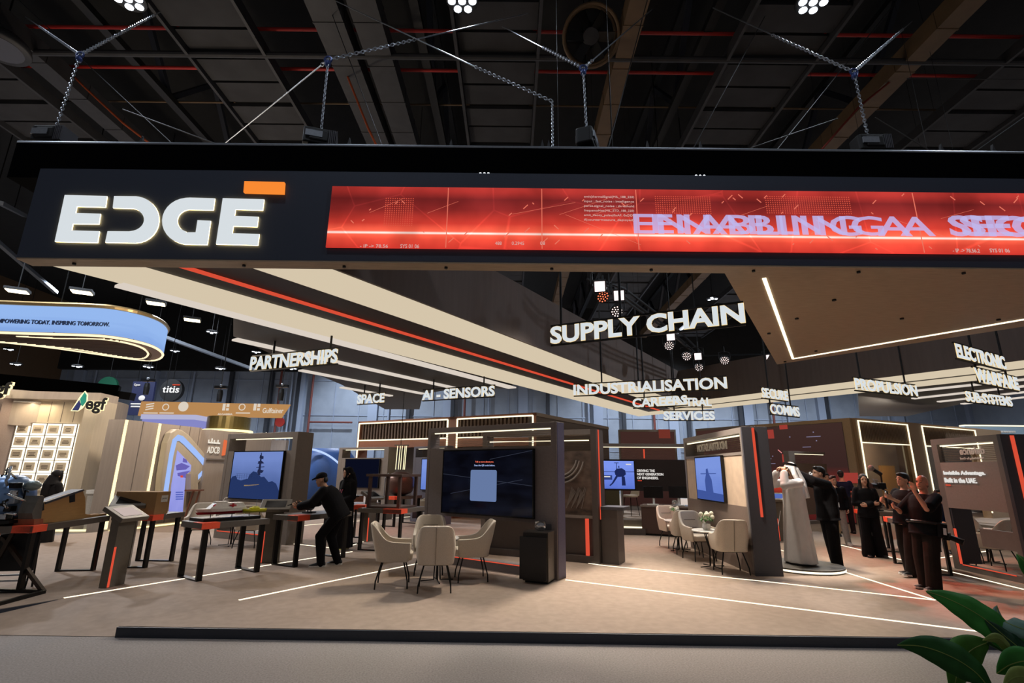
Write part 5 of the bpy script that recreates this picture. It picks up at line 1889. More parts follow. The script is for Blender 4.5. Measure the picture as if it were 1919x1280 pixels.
MB().lathe([(0.05, 0), (0.085, 0.03), (0.095, 0.08), (0.08, 0.13), (0.065, 0.145)], 24).build('glass_shell', glass('bowl_glass', (0.85, 0.86, 0.9), 0.03, 0.6), vs_, smooth=True)
for k in range(6):
    a = k * 1.05
    MB().ball((0.04 * math.cos(a), 0.04 * math.sin(a), 0.045 + 0.02 * (k % 2)), 0.026, 10, 7).build('silver_ball', M_chrome, vs_, smooth=True)

A, B = onz(1204, 1003), onz(1296, 1008)
dk = thing('reception_desk', 'brown reception desk with a pale worktop behind the armchairs at the right wall', 'desk', (A.x, A.y, ZP), head(A, B))
Ld = (B - A).length
hD = ony(1210, 946, A.y).z - ZP
MB().box(0, Ld, 0, 0.6, 0.05, hD - 0.05).build('front_carcass', mat('desk_brown', '#4a3730', 0.4), dk)
MB().box(-0.02, Ld + 0.02, -0.03, 0.63, hD - 0.05, hD).build('worktop', mat('desk_top', '#7b7069', 0.2), dk, bevel=0.004)
MB().box(0.04, Ld - 0.04, 0.03, 0.57, 0, 0.05).build('toe_kick', M_black, dk)
for k, (pa, pb, lab) in enumerate(((1206, 1242, 'black monitor on the reception desk, left one'), (1253, 1288, 'black monitor on the reception desk, right one'))):
    dw = Vector((math.cos(head(A, B)), math.sin(head(A, B)), 0))
    nn = Vector((-dw.y, dw.x, 0))
    x0 = (onplane(pa, 920, A + nn * 0.3, head(A, B)) - A).dot(dw)
    x1 = (onplane(pb, 920, A + nn * 0.3, head(A, B)) - A).dot(dw)
    pz = onplane(pa, 933, A + nn * 0.3, head(A, B)).z - ZP
    pt = onplane(pa, 911, A + nn * 0.3, head(A, B)).z - ZP
    base = A + dw * x0 + nn * 0.3
    t = thing('monitor', lab, 'monitor', (base.x, base.y, ZP + hD), head(A, B), 'monitors on the desk')
    MB().box(0, x1 - x0, 0, 0.05, pz - hD, pt - hD).build('screen_housing', M_bezel, t, bevel=0.004)
    MB().box((x1 - x0) * 0.45, (x1 - x0) * 0.55, 0.03, 0.07, 0.0, pz - hD + 0.05).build('stand_neck', M_white, t)
    MB().box((x1 - x0) * 0.3, (x1 - x0) * 0.7, -0.02, 0.14, 0.0, 0.012).build('stand_foot', M_white, t)
    p = A + dw * (x0 + 0.1) + nn * 0.08
    kb_ = MB().box(0, 0.3, 0, 0.11, 0.001, 0.02).build('keyboard', M_white)
    kb_.location = (p.x, p.y, ZP + hD)
    kb_.rotation_euler = (0, 0, head(A, B))
    tag(kb_, 'pale keyboard on the reception desk under the %s monitor' % ('left', 'right')[k], 'keyboard')
p = A + dw * (Ld - 0.35) + nn * 0.12
gb = thing('glass_bowl', 'clear glass bowl at the right end of the reception desk', 'bowl', (p.x, p.y, ZP + hD + 0.001))
MB().lathe([(0.04, 0), (0.08, 0.03), (0.09, 0.08), (0.07, 0.14)], 20).build('glass_shell', MATS['bowl_glass'], gb, smooth=True)
MB().ball((0, 0, 0.06), 0.05, 10, 7).build('silver_ball', M_chrome, gb, smooth=True)
# high table, stool and lit step behind the desk
p = onz(1158, 975)
hb = thing('bar_table', 'olive bar counter seen under the drone screen', 'table', (p.x, p.y + 3.2, ZP), 0)
MB().box(0, 0.75, 0, 0.6, 0, 1.0).build('carcass', mat('olive_laminate', '#5f5a44', 0.5), hb)
MB().box(-0.2, 1.6, -0.05, 0.65, 1.0, 1.07).build('worktop', M_kiosk, hb)
p = onz(1192, 975)
st = thing('bar_stool', 'beige bar stool with black legs at the olive counter', 'stool', (p.x + 0.3, p.y + 2.0, ZP), -1.0)
MB().rbox(-0.22, 0.22, -0.22, 0.22, 0.68, 0.76, 0.08).build('seat', M_fabric, st, bevel=0.02)
MB().loft([[(-0.22, 0.2, 0.72), (0.22, 0.2, 0.72), (0.22, 0.25, 0.72), (-0.22, 0.25, 0.72)], [(-0.2, 0.28, 1.05), (0.2, 0.28, 1.05), (0.2, 0.32, 1.05), (-0.2, 0.32, 1.05)]]).build('backrest', M_fabric, st, bevel=0.015)
for sx in (-1, 1):
    for sy in (-1, 1):
        MB().tube([(sx * 0.15, sy * 0.15, 0.69), (sx * 0.22, sy * 0.22, 0.0)], 0.012, 6).build('leg', M_metalblk, st)
p, q = onz(1146, 1000), onz(1215, 1002)
ls = thing('lit_step', 'low dark step with a lamp line under its edge, left of the reception desk', 'step', (p.x - 0.75, p.y - 0.1, ZP), head(p, q))
MB().box(0, 1.6, 0, 0.8, 0.0, 0.16).build('riser', M_brown2, ls)
MB().box(0, 1.6, 0.15, 0.8, 0.16, 0.36).build('upper_riser', M_kiosk, ls)
MB().box(0.02, 1.58, 0.10, 0.15, 0.17, 0.20).build('light_strip', E_ledw, ls)

# glowing disc the man in white stands on
dc = Vector((5.10, 9.50, 0))
ds = thing('podium_disc', 'low round podium with a glowing edge under the man in white robes', 'podium', (dc.x, dc.y, ZP))
MB().lathe([(0.62, 0.0), (0.62, 0.02)], 56).build('base_ring', M_brown2, ds)
MB().lathe([(0.635, 0.022), (0.64, 0.03), (0.635, 0.05)], 56).build('glow_edge', E_floorled, ds)
MB().lathe([(0.63, 0.051), (0.63, 0.075), (0.62, 0.08)], 56).build('deck', mat('podium_grey', '#5c574f', 0.6), ds)

# things on the tables at the back
def gadget(p, label, seed, n=7, s=0.12):
    rg = random.Random(seed)
    t = thing('drone_model', label, 'model', p, rg.uniform(0, 3), 'dark models on the exhibit tables')
    MB().ball((0, 0, s * 0.9), (s * 1.3, s * 0.7, s * 0.5), 12, 8).build('hull', M_char, t, smooth=True)
    for k in range(4):
        a = PI / 4 + k * PI / 2
        MB().tube([(0, 0, s), (math.cos(a) * s * 2, math.sin(a) * s * 2, s * 1.3)], s * 0.1, 6).build('arm', M_metalblk, t)
        MB().lathe([(s * 0.75, 0), (s * 0.75, 0.012)], 16, (math.cos(a) * s * 2, math.sin(a) * s * 2, s * 1.4)).build('rotor_guard', M_steel, t)
    for sx in (-1, 1):
        MB().tube([(sx * s * 0.6, -s, 0.012), (sx * s * 0.6, s, 0.012)], 0.012, 6).build('skid', M_metalblk, t)
        MB().tube([(sx * s * 0.6, 0, 0.012), (sx * s * 0.4, 0, s * 0.7)], 0.01, 6).build('strut', M_metalblk, t)
    return t


for k, (x, y) in enumerate(((0.28, 0.3), (0.65, 0.3), (1.0, 0.3))):
    gadget(on_table(tb5, a5, x, y, 0.821), 'black drone model on the table behind the photographers, %s' % ('nearest the red block', 'middle one', 'at its right end')[k], k + 3, s=0.11)
gadget(on_table(tb2, a2, 0.55, 0.34, 0.821), 'small dark drone model between the leaning man and the screen wall', 9, s=0.1)
gadget(on_table(tb7, a7, 0.5, 0.3, 0.821), 'black drone model on the table right of the young man', 5, s=0.10)
gadget(on_table(tb4, a4, 0.3, 0.5, 0.821), 'dark model on the rear table right of the woman in black', 11, s=0.13)
# ================================================================== people
M_skin = mat('skin_tan', '#b98a6c', 0.55, noise=0.04, nscale=12)
M_skin2 = mat('skin_light', '#cf9f83', 0.55, noise=0.04, nscale=12)
M_cloth_blk = mat('cloth_black', '#141315', 0.85, noise=0.12, nscale=14, spec=0.1)
M_cloth_char = mat('cloth_charcoal', '#1d1c1f', 0.85, noise=0.12, nscale=14, spec=0.1)
M_cloth_brown = mat('cloth_dark_brown', '#231d1a', 0.85, noise=0.12, nscale=14, spec=0.1)
M_cloth_white = mat('cloth_white', '#e6e4e2', 0.8, noise=0.03, nscale=10)
M_cloth_navy = mat('cloth_navy', '#1a2136', 0.85, noise=0.1, spec=0.1)
M_cloth_khaki = mat('cloth_khaki', '#b39872', 0.85, noise=0.08)
M_cloth_grey = mat('cloth_grey', '#8d847d', 0.85, noise=0.08)
M_hair = mat('hair_black', '#120e0c', 0.6, noise=0.2, nscale=60)
M_hairb = mat('hair_brown', '#2a1a12', 0.6, noise=0.2, nscale=60)
M_shoe = mat('shoe_black', '#111112', 0.4)
M_sole = mat('sole_white', '#d8d2c8', 0.6)
M_shoew = mat('shoe_white', '#cfc8bd', 0.6)
M_lany = mat('lanyard_orange', '#d2512c', 0.6)
M_eye = mat('eye_dark', '#1a1210', 0.3)
M_lip = mat('lip_rose', '#8f4a42', 0.5)
V = Vector


def remeshed(mb, name, m, parent, voxel=0.011, smooth=3, fac=0.5):
    me = bpy.data.meshes.new('tmp')
    me.from_pydata(mb.v, [], mb.f)
    o = bpy.data.objects.new('tmp', me)
    COL.objects.link(o)
    md = o.modifiers.new('r', 'REMESH')
    md.mode = 'VOXEL'
    md.voxel_size = voxel
    md.use_smooth_shade = True
    if smooth:
        s = o.modifiers.new('s', 'SMOOTH')
        s.factor = fac
        s.iterations = smooth
    dg = bpy.context.evaluated_depsgraph_get()
    out = bpy.data.meshes.new_from_object(o.evaluated_get(dg))
    bpy.data.objects.remove(o)
    bpy.data.meshes.remove(me)
    out.name = name
    out.materials.clear()
    out.materials.append(m)
    out.polygons.foreach_set('use_smooth', [True] * len(out.polygons))
    ob = bpy.data.objects.new(name, out)
    COL.objects.link(ob)
    if parent is not None:
        ob.parent = parent
    return ob


def ring(c, right, fwd, a, b, n=20, p=1.0):
    out = []
    for j in range(n):
        t = 2 * PI * j / n
        ct, st = math.cos(t), math.sin(t)
        ct = math.copysign(abs(ct) ** p, ct)
        st = math.copysign(abs(st) ** p, st)
        out.append(c + right * (a * ct) + fwd * (b * st))
    return out


def limb(mb, pts, rad, n=12):
    """tapered limb through the joints, with extra rings so that it bends softly"""
    P, R = [], []
    for i in range(len(pts) - 1):
        for k in range(4):
            t = k / 4
            P.append(V(pts[i]).lerp(V(pts[i + 1]), t))
            R.append(rad[i] + (rad[i + 1] - rad[i]) * t)
    P.append(V(pts[-1]))
    R.append(rad[-1])
    mb.tube(P, R, n)
    mb.ball(pts[0], rad[0] * 0.99, 12, 8)
    for p, r in zip(pts[1:], rad[1:]):
        mb.ball(p, r * 1.0, 12, 8)


class Pose:
    def __init__(s, h=1.72, fem=False, **k):
        f = h / 1.72
        s.f, s.fem = f, fem
        sw, hw = (0.165, 0.09) if fem else (0.185, 0.088)
        d = dict(P=(0, 0, .94), C=(0, 0.01, 1.24), N=(0, 0.02, 1.45), H=(0, -0.015, 1.60),
                 sh=((-sw, 0.02, 1.385), (sw, 0.02, 1.385)), el=((-sw - .05, 0.05, 1.10), (sw + .05, 0.05, 1.10)), wr=((-sw - .05, -0.06, .87), (sw + .05, -0.06, .87)),
                 hd=((0, -0.25, -1), (0, -0.25, -1)), pn=((1, 0, 0), (-1, 0, 0)), curl=0.6,
                 hip=((-hw, 0, .90), (hw, 0, .90)), kn=((-hw - .015, -0.02, .49), (hw + .015, -0.02, .49)), an=((-hw - .02, 0.02, .085), (hw + .02, 0.02, .085)), toe=((-0.15, -1, 0), (0.15, -1, 0)),
                 yaw=0, nod=0, tilt=0)
        d.update(k)
        for q, v in d.items():
            if q in ('yaw', 'nod', 'tilt', 'curl'):
                setattr(s, q, v)
            elif q in ('hd', 'pn', 'toe'):
                setattr(s, q, [V(x).normalized() for x in v])
            elif isinstance(v[0], (tuple, list)):
                setattr(s, q, [V(x) * f for x in v])
            else:
                setattr(s, q, V(v) * f)
        s.HM = Matrix.Translation(s.H) @ Matrix.Rotation(math.radians(s.yaw), 4, 'Z') @ Matrix.Rotation(math.radians(s.nod), 4, 'X') @ Matrix.Rotation(math.radians(s.tilt), 4, 'Y') @ Matrix.Scale(f, 4)


def torso(mb, s, g=0.0, hem=None, top=True, loose=0.0):
    R = (s.sh[1] - s.sh[0]).normalized()
    hr = (s.hip[1] - s.hip[0]).normalized()
    ax = (s.N - s.P).normalized()
    F = ax.cross(R).normalized()
    f = s.f
    fem = s.fem
    st = [(-0.12, .155, .115), (-0.04, .172 if fem else .165, .12), (0.10, .132 if fem else .15, .098 if fem else .112), (0.26, .145 if fem else .168, .108 if fem else .122), (0.38, .165 if fem else .185, .105 if fem else .118), (0.445, .15 if fem else .168, .085 if fem else .09), (0.485, .085, .07), (0.52, .055, .058)]
    rings = []
    tot = (s.N - s.P).length
    for t, a, b in st:
        u = t / 0.51
        if u < 0.6:
            c = s.P + (s.C - s.P) * (u / 0.6)
        else:
            c = s.C + (s.N - s.C) * ((u - 0.6) / 0.4)
        r = hr.lerp(R, min(1, max(0, u))).normalized()
        rings.append(ring(c, r, F, a * f + g + loose * (1 if t < 0.3 else 0.4), b * f + g + loose * (1 if t < 0.3 else 0.4), 22))
    if hem is not None:
        d0 = (s.P - s.C).normalized()
        rings.insert(0, ring(s.P + d0 * (hem * f), hr, F, .172 * f + g + loose * 1.3, .125 * f + g + loose * 1.3, 22))
    if not top:
        rings = rings[:-1]
    mb.loft(rings)
    return F


def hand(mb, s, i, w=None):
    """palm, four unequal bent fingers and a thumb from the side of the palm"""
    f = s.f * (0.9 if s.fem else 1.0)
    w = s.wr[i]
    d = s.hd[i]
    pn = (s.pn[i] - d * s.pn[i].dot(d)).normalized()
    side = d.cross(pn).normalized()
    th = side if i == 0 else -side
    mb.loft([ring(w + d * (t * f), side, pn, a * f, b * f, 10) for t, a, b in ((-0.01, .026, .022), (0.03, .036, .018), (0.07, .042, .016), (0.095, .040, .013))])
    for k, (off, ln) in enumerate(((0.031, .068), (0.010, .078), (-0.011, .072), (-0.031, .056))):
        p = w + d * (0.088 * f) + th * (off * f)
        c = s.curl * (0.8 + 0.12 * k)
        pts = [p]
        a = 0.15
        for q in range(3):
            a += c * 0.75
            pts.append(pts[-1] + (d * math.cos(a) + pn * math.sin(a)) * (ln * f * (0.42, 0.32, 0.26)[q]))
        mb.tube(pts, [.0098 * f, .0095 * f, .0085 * f, .0072 * f], 8)
        mb.ball(pts[-1], .0072 * f, 8, 6)
    p = w + d * (0.028 * f) + th * (0.026 * f)
    pts = [p, p + (th * 0.75 + d * 0.6 + pn * 0.25).normalized() * (0.04 * f)]
    pts.append(pts[-1] + (d * 0.85 + pn * (0.3 + s.curl * 0.4) + th * 0.15).normalized() * (0.03 * f))
    pts.append(pts[-1] + (d * 0.8 + pn * (0.4 + s.curl * 0.5)).normalized() * (0.022 * f))
    mb.tube(pts, [.015 * f, .0115 * f, .010 * f, .008 * f], 8)
    mb.ball(pts[-1], .008 * f, 8, 6)


def body(s, label, loc, rz, skin=None, group=None, bald=True):
    mb = MB()
    f = s.f
    torso(mb, s)
    for i in (0, 1):
        limb(mb, [s.sh[i], s.el[i], s.wr[i]], [.05 * f * (0.85 if s.fem else 1), .04 * f * (0.85 if s.fem else 1), .026 * f])
        limb(mb, [s.hip[i] + V((0, 0, 0.02)), s.kn[i], s.an[i]], [.082 * f, .056 * f, .038 * f])
        t = s.toe[i]
        mb.loft([ring(s.an[i] + t * (q * f) + V((0, 0, z * f)), V((0, 0, 1)).cross(t).normalized(), V((0, 0, 1)), a * f, b * f, 10) for q, z, a, b in ((-.055, -.05, .028, .03), (0.0, -.04, .036, .042), (.08, -.055, .042, .028), (.17, -.068, .036, .015))])
        hand(mb, s, i)
    mb.tube([s.C.lerp(s.N, 0.8), s.N, s.N.lerp(s.H, 0.55), s.HM @ V((0, 0.015, -0.05))], [.07 * f, .06 * f, .055 * f, .052 * f], 14)
    H = s.HM
    mb.ball((0, 0.012, 0.03), (.076, .098, .098), 18, 12, H)
    mb.ball((0, -0.02, -0.035), (.060, .072, .078), 16, 10, H)
    mb.ball((0, -0.055, -0.085), (.034, .030, .026), 12, 8, H)
    mb.loft([[H @ V(p) for p in q] for q in ([(-.010, -.083, .022), (.010, -.083, .022), (.008, -.07, .022), (-.008, -.07, .022)], [(-.013, -.102, -.018), (.013, -.102, -.018), (.016, -.078, -.02), (-.016, -.078, -.02)], [(-.012, -.094, -.03), (.012, -.094, -.03), (.012, -.078, -.032), (-.012, -.078, -.032)])])
    for sx in (-1, 1):
        mb.ball((sx * .077, 0.012, -.005), (.010, .020, .032), 10, 8, H)
        mb.ball((sx * .032, -.074, .028), (.022, .012, .010), 10, 6, H)
    o = remeshed(mb, 'person', skin or M_skin, None, 0.0075, 2, 0.4)
    o.location = loc
    o.rotation_euler = (0, 0, rz)
    tag(o, label, 'person', group)
    for sx in (-1, 1):
        MB().ball((sx * .031, -.0855, .012), (.012, .006, .0065), 10, 6, H).build('eye', M_eye, o, smooth=True)
        MB().tube([H @ V((sx * .014, -.094, .031)), H @ V((sx * .032, -.093, .037)), H @ V((sx * .05, -.084, .031))], .004 * f, 6).build('eyebrow', M_hair, o)
    MB().tube([H @ V((-.022, -.0855, -.058)), H @ V((0, -.092, -.056)), H @ V((.022, -.0855, -.058))], .005 * f, 6).build('mouth', M_lip, o)
    return o


def sleeve_pts(s, i, ln):
    """points along shoulder-elbow-wrist up to ln (1 = elbow, 2 = wrist)"""
    if ln <= 1:
        return [s.sh[i], s.sh[i].lerp(s.el[i], ln)]
    return [s.sh[i], s.el[i], s.el[i].lerp(s.wr[i], ln - 1)]


def top_garment(o, s, m, name='shirt', hem=0.02, ln=1.93, g=0.016, loose=0.0, voxel=0.012):
    mb = MB()
    torso(mb, s, g, hem, False, loose)
    f = s.f
    for i in (0, 1):
        p = sleeve_pts(s, i, ln)
        k = 0.85 if s.fem else 1.0
        r = [.062 * f * k + g * .6, .05 * f * k + g, .036 * f + g][:len(p)] if ln > 1 else [.06 * f * k + g * .6, .052 * f * k + g]
        limb(mb, p, r)
    return remeshed(mb, name, m, o, voxel, 3)


def trousers(o, s, m, flare=0.0, g=0.014, name='trousers', voxel=0.012, ankle=0.0):
    mb = MB()
    f = s.f
    R = (s.hip[1] - s.hip[0]).normalized()
    ax = (s.C - s.P).normalized()
    F = ax.cross(R).normalized()
    mb.loft([ring(s.P + ax * (t * f), R, F, a * f + g, b * f + g, 22) for t, a, b in ((-.11, .15, .115), (-.04, .172, .125), (.05, .16, .118), (.09, .152, .112))])
    for i in (0, 1):
        e = s.an[i] + V((0, 0, (-0.03 + ankle) * f))
        limb(mb, [s.hip[i] + V((0, 0, -.01)), s.kn[i], e], [.088 * f + g, .066 * f + g + flare * .2, .05 * f + g + flare])
    return remeshed(mb, name, m, o, voxel, 2)


def shoes(o, s, m, sole=None, name='shoe'):
    f = s.f
    for i in (0, 1):
        t = s.toe[i]
        sd = V((0, 0, 1)).cross(t).normalized()
        a0 = s.an[i]
        zb = a0.z / f - .085
        mb = MB()
        mb.loft([ring(a0 + t * (q * f) + V((0, 0, z * f)), sd, V((0, 0, 1)), a * f, b * f, 12) for q, z, a, b in ((-.075, -.045, .03, .03), (-.05, -.035, .04, .045), (0.02, -.03, .045, .05), (.09, -.05, .05, .032), (.16, -.06, .046, .022), (.195, -.065, .03, .014))])
        ob = mb.build(name, m, o, smooth=True)
        mb = MB()
        out = [(-.08, .028), (-.06, .042), (.02, .046), (.1, .053), (.17, .046), (.205, .02)]
        pl = [(a0 + t * (q * f) + sd * (w_ * f)) for q, w_ in out] + [(a0 + t * (q * f) - sd * (w_ * f)) for q, w_ in out[::-1]]
        mb.prism([(p.x, p.y) for p in pl], a0.z - .085 * f, a0.z - .058 * f)
        mb.build('sole', sole or m, ob)


def short_hair(o, s, m, name='hair'):
    mb = MB()
    H = s.HM
    mb.ball((0, 0.022, 0.050), (.083, .102, .092), 18, 12, H)
    mb.ball((0, -0.045, 0.105), (.062, .048, .03), 12, 8, H)
    mb.ball((0, 0.075, -0.005), (.068, .045, .06), 12, 8, H)
    ob = remeshed(mb, name, m, o, 0.009, 2)
    return ob


def cap_hair_face(ob):
    return ob


def long_hair(o, s, m, ln=0.30):
    mb = MB()
    H = s.HM
    f = s.f
    mb.ball((0, 0.025, 0.045), (.088, .104, .095), 18, 12, H)
    for sx in (-1, 1):
        a = H @ V((sx * .075, 0.0, 0.03))
        b = H @ V((sx * .085, -0.01, -0.12))
        c = V((s.sh[0 if sx < 0 else 1].x * .62, s.N.y - 0.09, s.N.z - ln * 0.55))
        mb.tube([a, b, c], [.03 * f, .036 * f, .024 * f], 10)
    mb.loft([ring(H @ V((0, 0.07, 0.0)), V((1, 0, 0)), V((0, 1, 0)), .075, .04, 14), ring(s.N + V((0, 0.07, 0)), V((1, 0, 0)), V((0, 1, 0)), .10, .045, 14), ring(s.N + V((0, 0.10, -ln)), V((1, 0, 0)), V((0, 1, 0)), .09, .03, 14)])
    return remeshed(mb, 'hair', m, o, 0.010, 2)


def robe(o, s, m, name, hem_z=0.05, spread=0.0, ln=1.95, cuff=.05, g=0.03, back=0.0):
    """ankle-length robe hanging from the shoulders"""
    mb = MB()
    f = s.f
    R = V((1, 0, 0))
    F = V((0, 1, 0))
    sp = [(1.445, .085, .075), (1.42, .165, .10), (1.36, .20, .125), (1.20, .205, .145), (1.0, .205, .15), (.8, .215, .155), (.5, .225, .165), (.25, .235, .175), (hem_z / f, .245, .185)]
    rings = []
    for z, a, b in sp:
        t = (1.445 - z) / 1.4
        c = V((s.N.x * (1 - t) + s.P.x * t, s.N.y * (1 - t) + s.P.y * t + back * t, z * f))
        k = (0.9 if s.fem else 1.0)
        rr = ring(c, R, F, a * f * k + spread * t, b * f * k + spread * t, 36)
        if z < 1.0:
            for j, p in enumerate(rr):
                w = 0.012 * t * math.cos(j * 2 * PI / 36 * 9 + z * 2)
                dd = (p - c).normalized()
                rr[j] = p + dd * w
        rings.append(rr)
    mb.loft(rings)
    for i in (0, 1):
        p = sleeve_pts(s, i, ln)
        limb(mb, p, [.075 * f, .062 * f + g * .4, cuff * f + g * .4])
    return remeshed(mb, name, m, o, 0.012, 3)


def hijab(o, s, m):
    mb = MB()
    H = s.HM
    f = s.f
    hb = MB()
    mb.ball((0, 0.03, 0.035), (.094, .105, .108), 20, 12, H)
    mb.tube([H @ V(p) for p in ((-.07, -.05, .06), (-.078, -.045, 0.0), (-.066, -.05, -.06), (-.03, -.065, -.10), (.03, -.065, -.10), (.066, -.05, -.06), (.078, -.045, 0.0), (.07, -.05, .06), (.035, -.07, .105), (-.035, -.07, .105))], .024, 8, True)
    mb.tube([H @ V((0, 0.05, -0.04)), s.N + V((0, 0.03, 0.04)), s.N + V((0, 0.02, -0.04))], [.078, .088, .13], 14)
    mb.tube([H @ V((0, -0.03, -0.10)), s.N + V((0, -0.06, -0.05)), s.N + V((0, -0.10, -0.20))], [.05, .065, .07], 12)
    mb.tube([H @ V((0.02, 0.09, 0.0)), s.N + V((0.02, 0.12, -0.05)), s.N + V((0.02, 0.13, -0.28))], [.07, .085, .08], 12)
    return remeshed(mb, 'headscarf', m, o, 0.010, 3)


def lanyard(o, s, m, badge=True, z=0.78, y=-0.155):
    f = s.f
    a = s.N + V((-.06, -.05, -.02))
    b = s.N + V((.06, -.05, -.02))
    c = V((s.P.x, s.C.y + y, 1.05 * f))
    mb = MB()
    mb.bar(a, a.lerp(c, .5) + V((0, -.035, 0)), .014, .004, (0, 1, 0)).bar(a.lerp(c, .5) + V((0, -.035, 0)), c, .014, .004, (0, 1, 0)).bar(b, b.lerp(c, .5) + V((0, -.035, 0)), .014, .004, (0, 1, 0)).bar(b.lerp(c, .5) + V((0, -.035, 0)), c, .014, .004, (0, 1, 0))
    mb.build('lanyard', m, o)
    if badge:
        MB().box(c.x - .035, c.x + .035, c.y - .008, c.y - .003, c.z - .11, c.z).build('badge', M_cloth_white, o)


R_ = math.radians
# 1 the man in white robes on the podium, hands at his face
s = Pose(1.70, yaw=0, nod=-4, el=((-.20, -.30, 1.33), (.20, -.30, 1.33)), wr=((-.10, -.20, 1.545), (.10, -.20, 1.545)), hd=((.30, .15, 1), (-.30, .15, 1)), pn=((.6, .7, 0), (-.6, .7, 0)), curl=0.75)
man = body(s, 'man in white robes and headdress standing on the glowing podium, hands raised to his eyes', (5.06, 9.48, ZP + 0.08), R_(-80))
robe(man, s, M_cloth_white, 'white_robe', 0.03, 0.05, 1.95, .055, 0.03)
mb = MB()
H = s.HM
mb.ball((0, 0.03, 0.045), (.096, .112, .105), 20, 12, H)
mb.tube([H @ V((-.03, 0.08, 0.03)), s.N + V((-.05, .13, -.05)), s.N + V((-.10, .15, -.30))], [.07, .085, .075], 12)
mb.tube([H @ V((.03, 0.08, 0.03)), s.N + V((.05, .13, -.05)), s.N + V((.10, .15, -.34))], [.07, .085, .075], 12)
for sx in (-1, 1):
    mb.tube([H @ V((sx * .07, 0.02, 0.05)), H @ V((sx * .095, .03, -.07)), s.N + V((sx * .12, .04, -.06))], [.04, .045, .04], 10)
remeshed(mb, 'white_headcloth', M_cloth_white, man, 0.010, 3)
mb = MB()
for z in (.088, .108):
    mb.tube([H @ V((.090 * math.cos(a), .022 + .104 * math.sin(a), z - .02 * math.sin(a))) for a in [2 * PI * k / 28 for k in range(28)]], .011, 8, True)
mb.build('black_headband', M_cloth_blk, man)
MB().rbox(-.085, .085, -.135, -.075, -.02, .05, .02, H).build('goggles', MATS['skin_tan'] and M_cloth_grey, man)
mb = MB()
mb.ball((0, -.052, -.075), (.058, .048, .05), 14, 8, H)
remeshed(mb, 'beard', M_hair, man, 0.009, 2)
shoes(man, s, M_shoe)
mb = MB()
pts = [s.sh[0] + V((.05, -.2, -.5)), V((-.05, -.35, .55)), V((-.1, -.42, .2)), V((-.15, -.7, -.06))]
mb.tube([V(p) for p in pts], .005, 5)
mb.build('cable', M_cloth_white, man)

# 2 the man in the black suit reaching to the headdress
s = Pose(1.74, yaw=-6, nod=-6, N=(0, -.03, 1.44), H=(0, -.075, 1.585), sh=((-.185, -.04, 1.39), (.185, -.04, 1.39)), el=((-.22, -.30, 1.46), (.22, -.30, 1.46)), wr=((-.10, -.52, 1.60), (.10, -.52, 1.60)), hd=((.1, -1, .25), (-.1, -1, .25)), pn=((.9, 0, -.3), (-.9, 0, -.3)), curl=0.5,
         an=((-.12, 0.10, .085), (.12, -.02, .085)), kn=((-.11, .03, .49), (.11, -.02, .49)))
sm = body(s, 'man in a black suit reaching up to the white headdress with both hands', (5.80, 9.74, ZP), R_(-93), M_skin2)
top_garment(sm, s, M_cloth_blk, 'jacket', 0.16, 1.85, 0.034, 0.025)
mb = MB()
for i in (0, 1):
    limb(mb, [s.el[i].lerp(s.wr[i], .8), s.el[i].lerp(s.wr[i], .96)], [.046, .044])
remeshed(mb, 'shirt_cuff', M_cloth_white, sm, 0.010, 1)
trousers(sm, s, M_cloth_blk, 0.016, 0.03)
shoes(sm, s, M_shoe)
short_hair(sm, s, M_hair)
lanyard(sm, s, M_lany)

# 3 boy in a dark jacket with orange lanyard
p = onz(1578, 1020)
s = Pose(1.56, yaw=20, el=((-.23, -.02, 1.14), (.24, .06, 1.10)), wr=((-.06, -.20, 1.36), (.24, -.04, .88)), hd=((.4, .1, 1), (0, -.3, -1)), pn=((.2, .9, 0), (-1, 0, 0)), curl=0.9, an=((-.09, .02, .085), (.13, -.10, .085)))
bo = body(s, 'young man in a dark jacket with an orange lanyard, hand at his chin', (p.x, p.y, ZP), R_(-22), M_skin2)
top_garment(bo, s, M_cloth_blk, 'jacket', 0.08, 1.9, 0.02)
trousers(bo, s, M_cloth_grey, 0.008)
shoes(bo, s, M_shoew, M_sole)
short_hair(bo, s, M_hairb)
lanyard(bo, s, M_lany)

# 4 man in khaki trousers behind the suited man, 5 man in navy behind the boy
p = onz(1564, 1004)
s = Pose(1.62, yaw=10, el=((-.24, -.02, 1.12), (.24, 0.0, 1.12)), wr=((-.14, -.22, 1.12), (.14, -.22, 1.10)), hd=((.5, -.7, 0), (-.5, -.7, 0)), pn=((0, 0, -1), (0, 0, -1)))
k1 = body(s, 'man in a dark top and khaki trousers, mostly hidden behind the suited man', (p.x, p.y, ZP), R_(-30), M_skin)
top_garment(k1, s, M_cloth_blk, 'jacket', 0.05)
trousers(k1, s, M_cloth_khaki)
shoes(k1, s, M_shoe)
short_hair(k1, s, M_hair)
p = onz(1592, 1000)
s = Pose(1.70, yaw=-25, el=((-.25, 0.03, 1.14), (.27, -.05, 1.14)), wr=((-.2, -.2, 1.0), (.34, -.26, 1.16)), hd=((.2, -1, -.2), (.2, -1, 0)), pn=((1, 0, 0), (0, 0, -1)))
n1 = body(s, 'man in a navy polo shirt behind the young man with the orange lanyard', (p.x, p.y, ZP), R_(170), M_skin)
top_garment(n1, s, M_cloth_navy, 'polo_shirt', 0.05, 0.65)
trousers(n1, s, M_cloth_char)
shoes(n1, s, M_shoe)
short_hair(n1, s, M_hair)

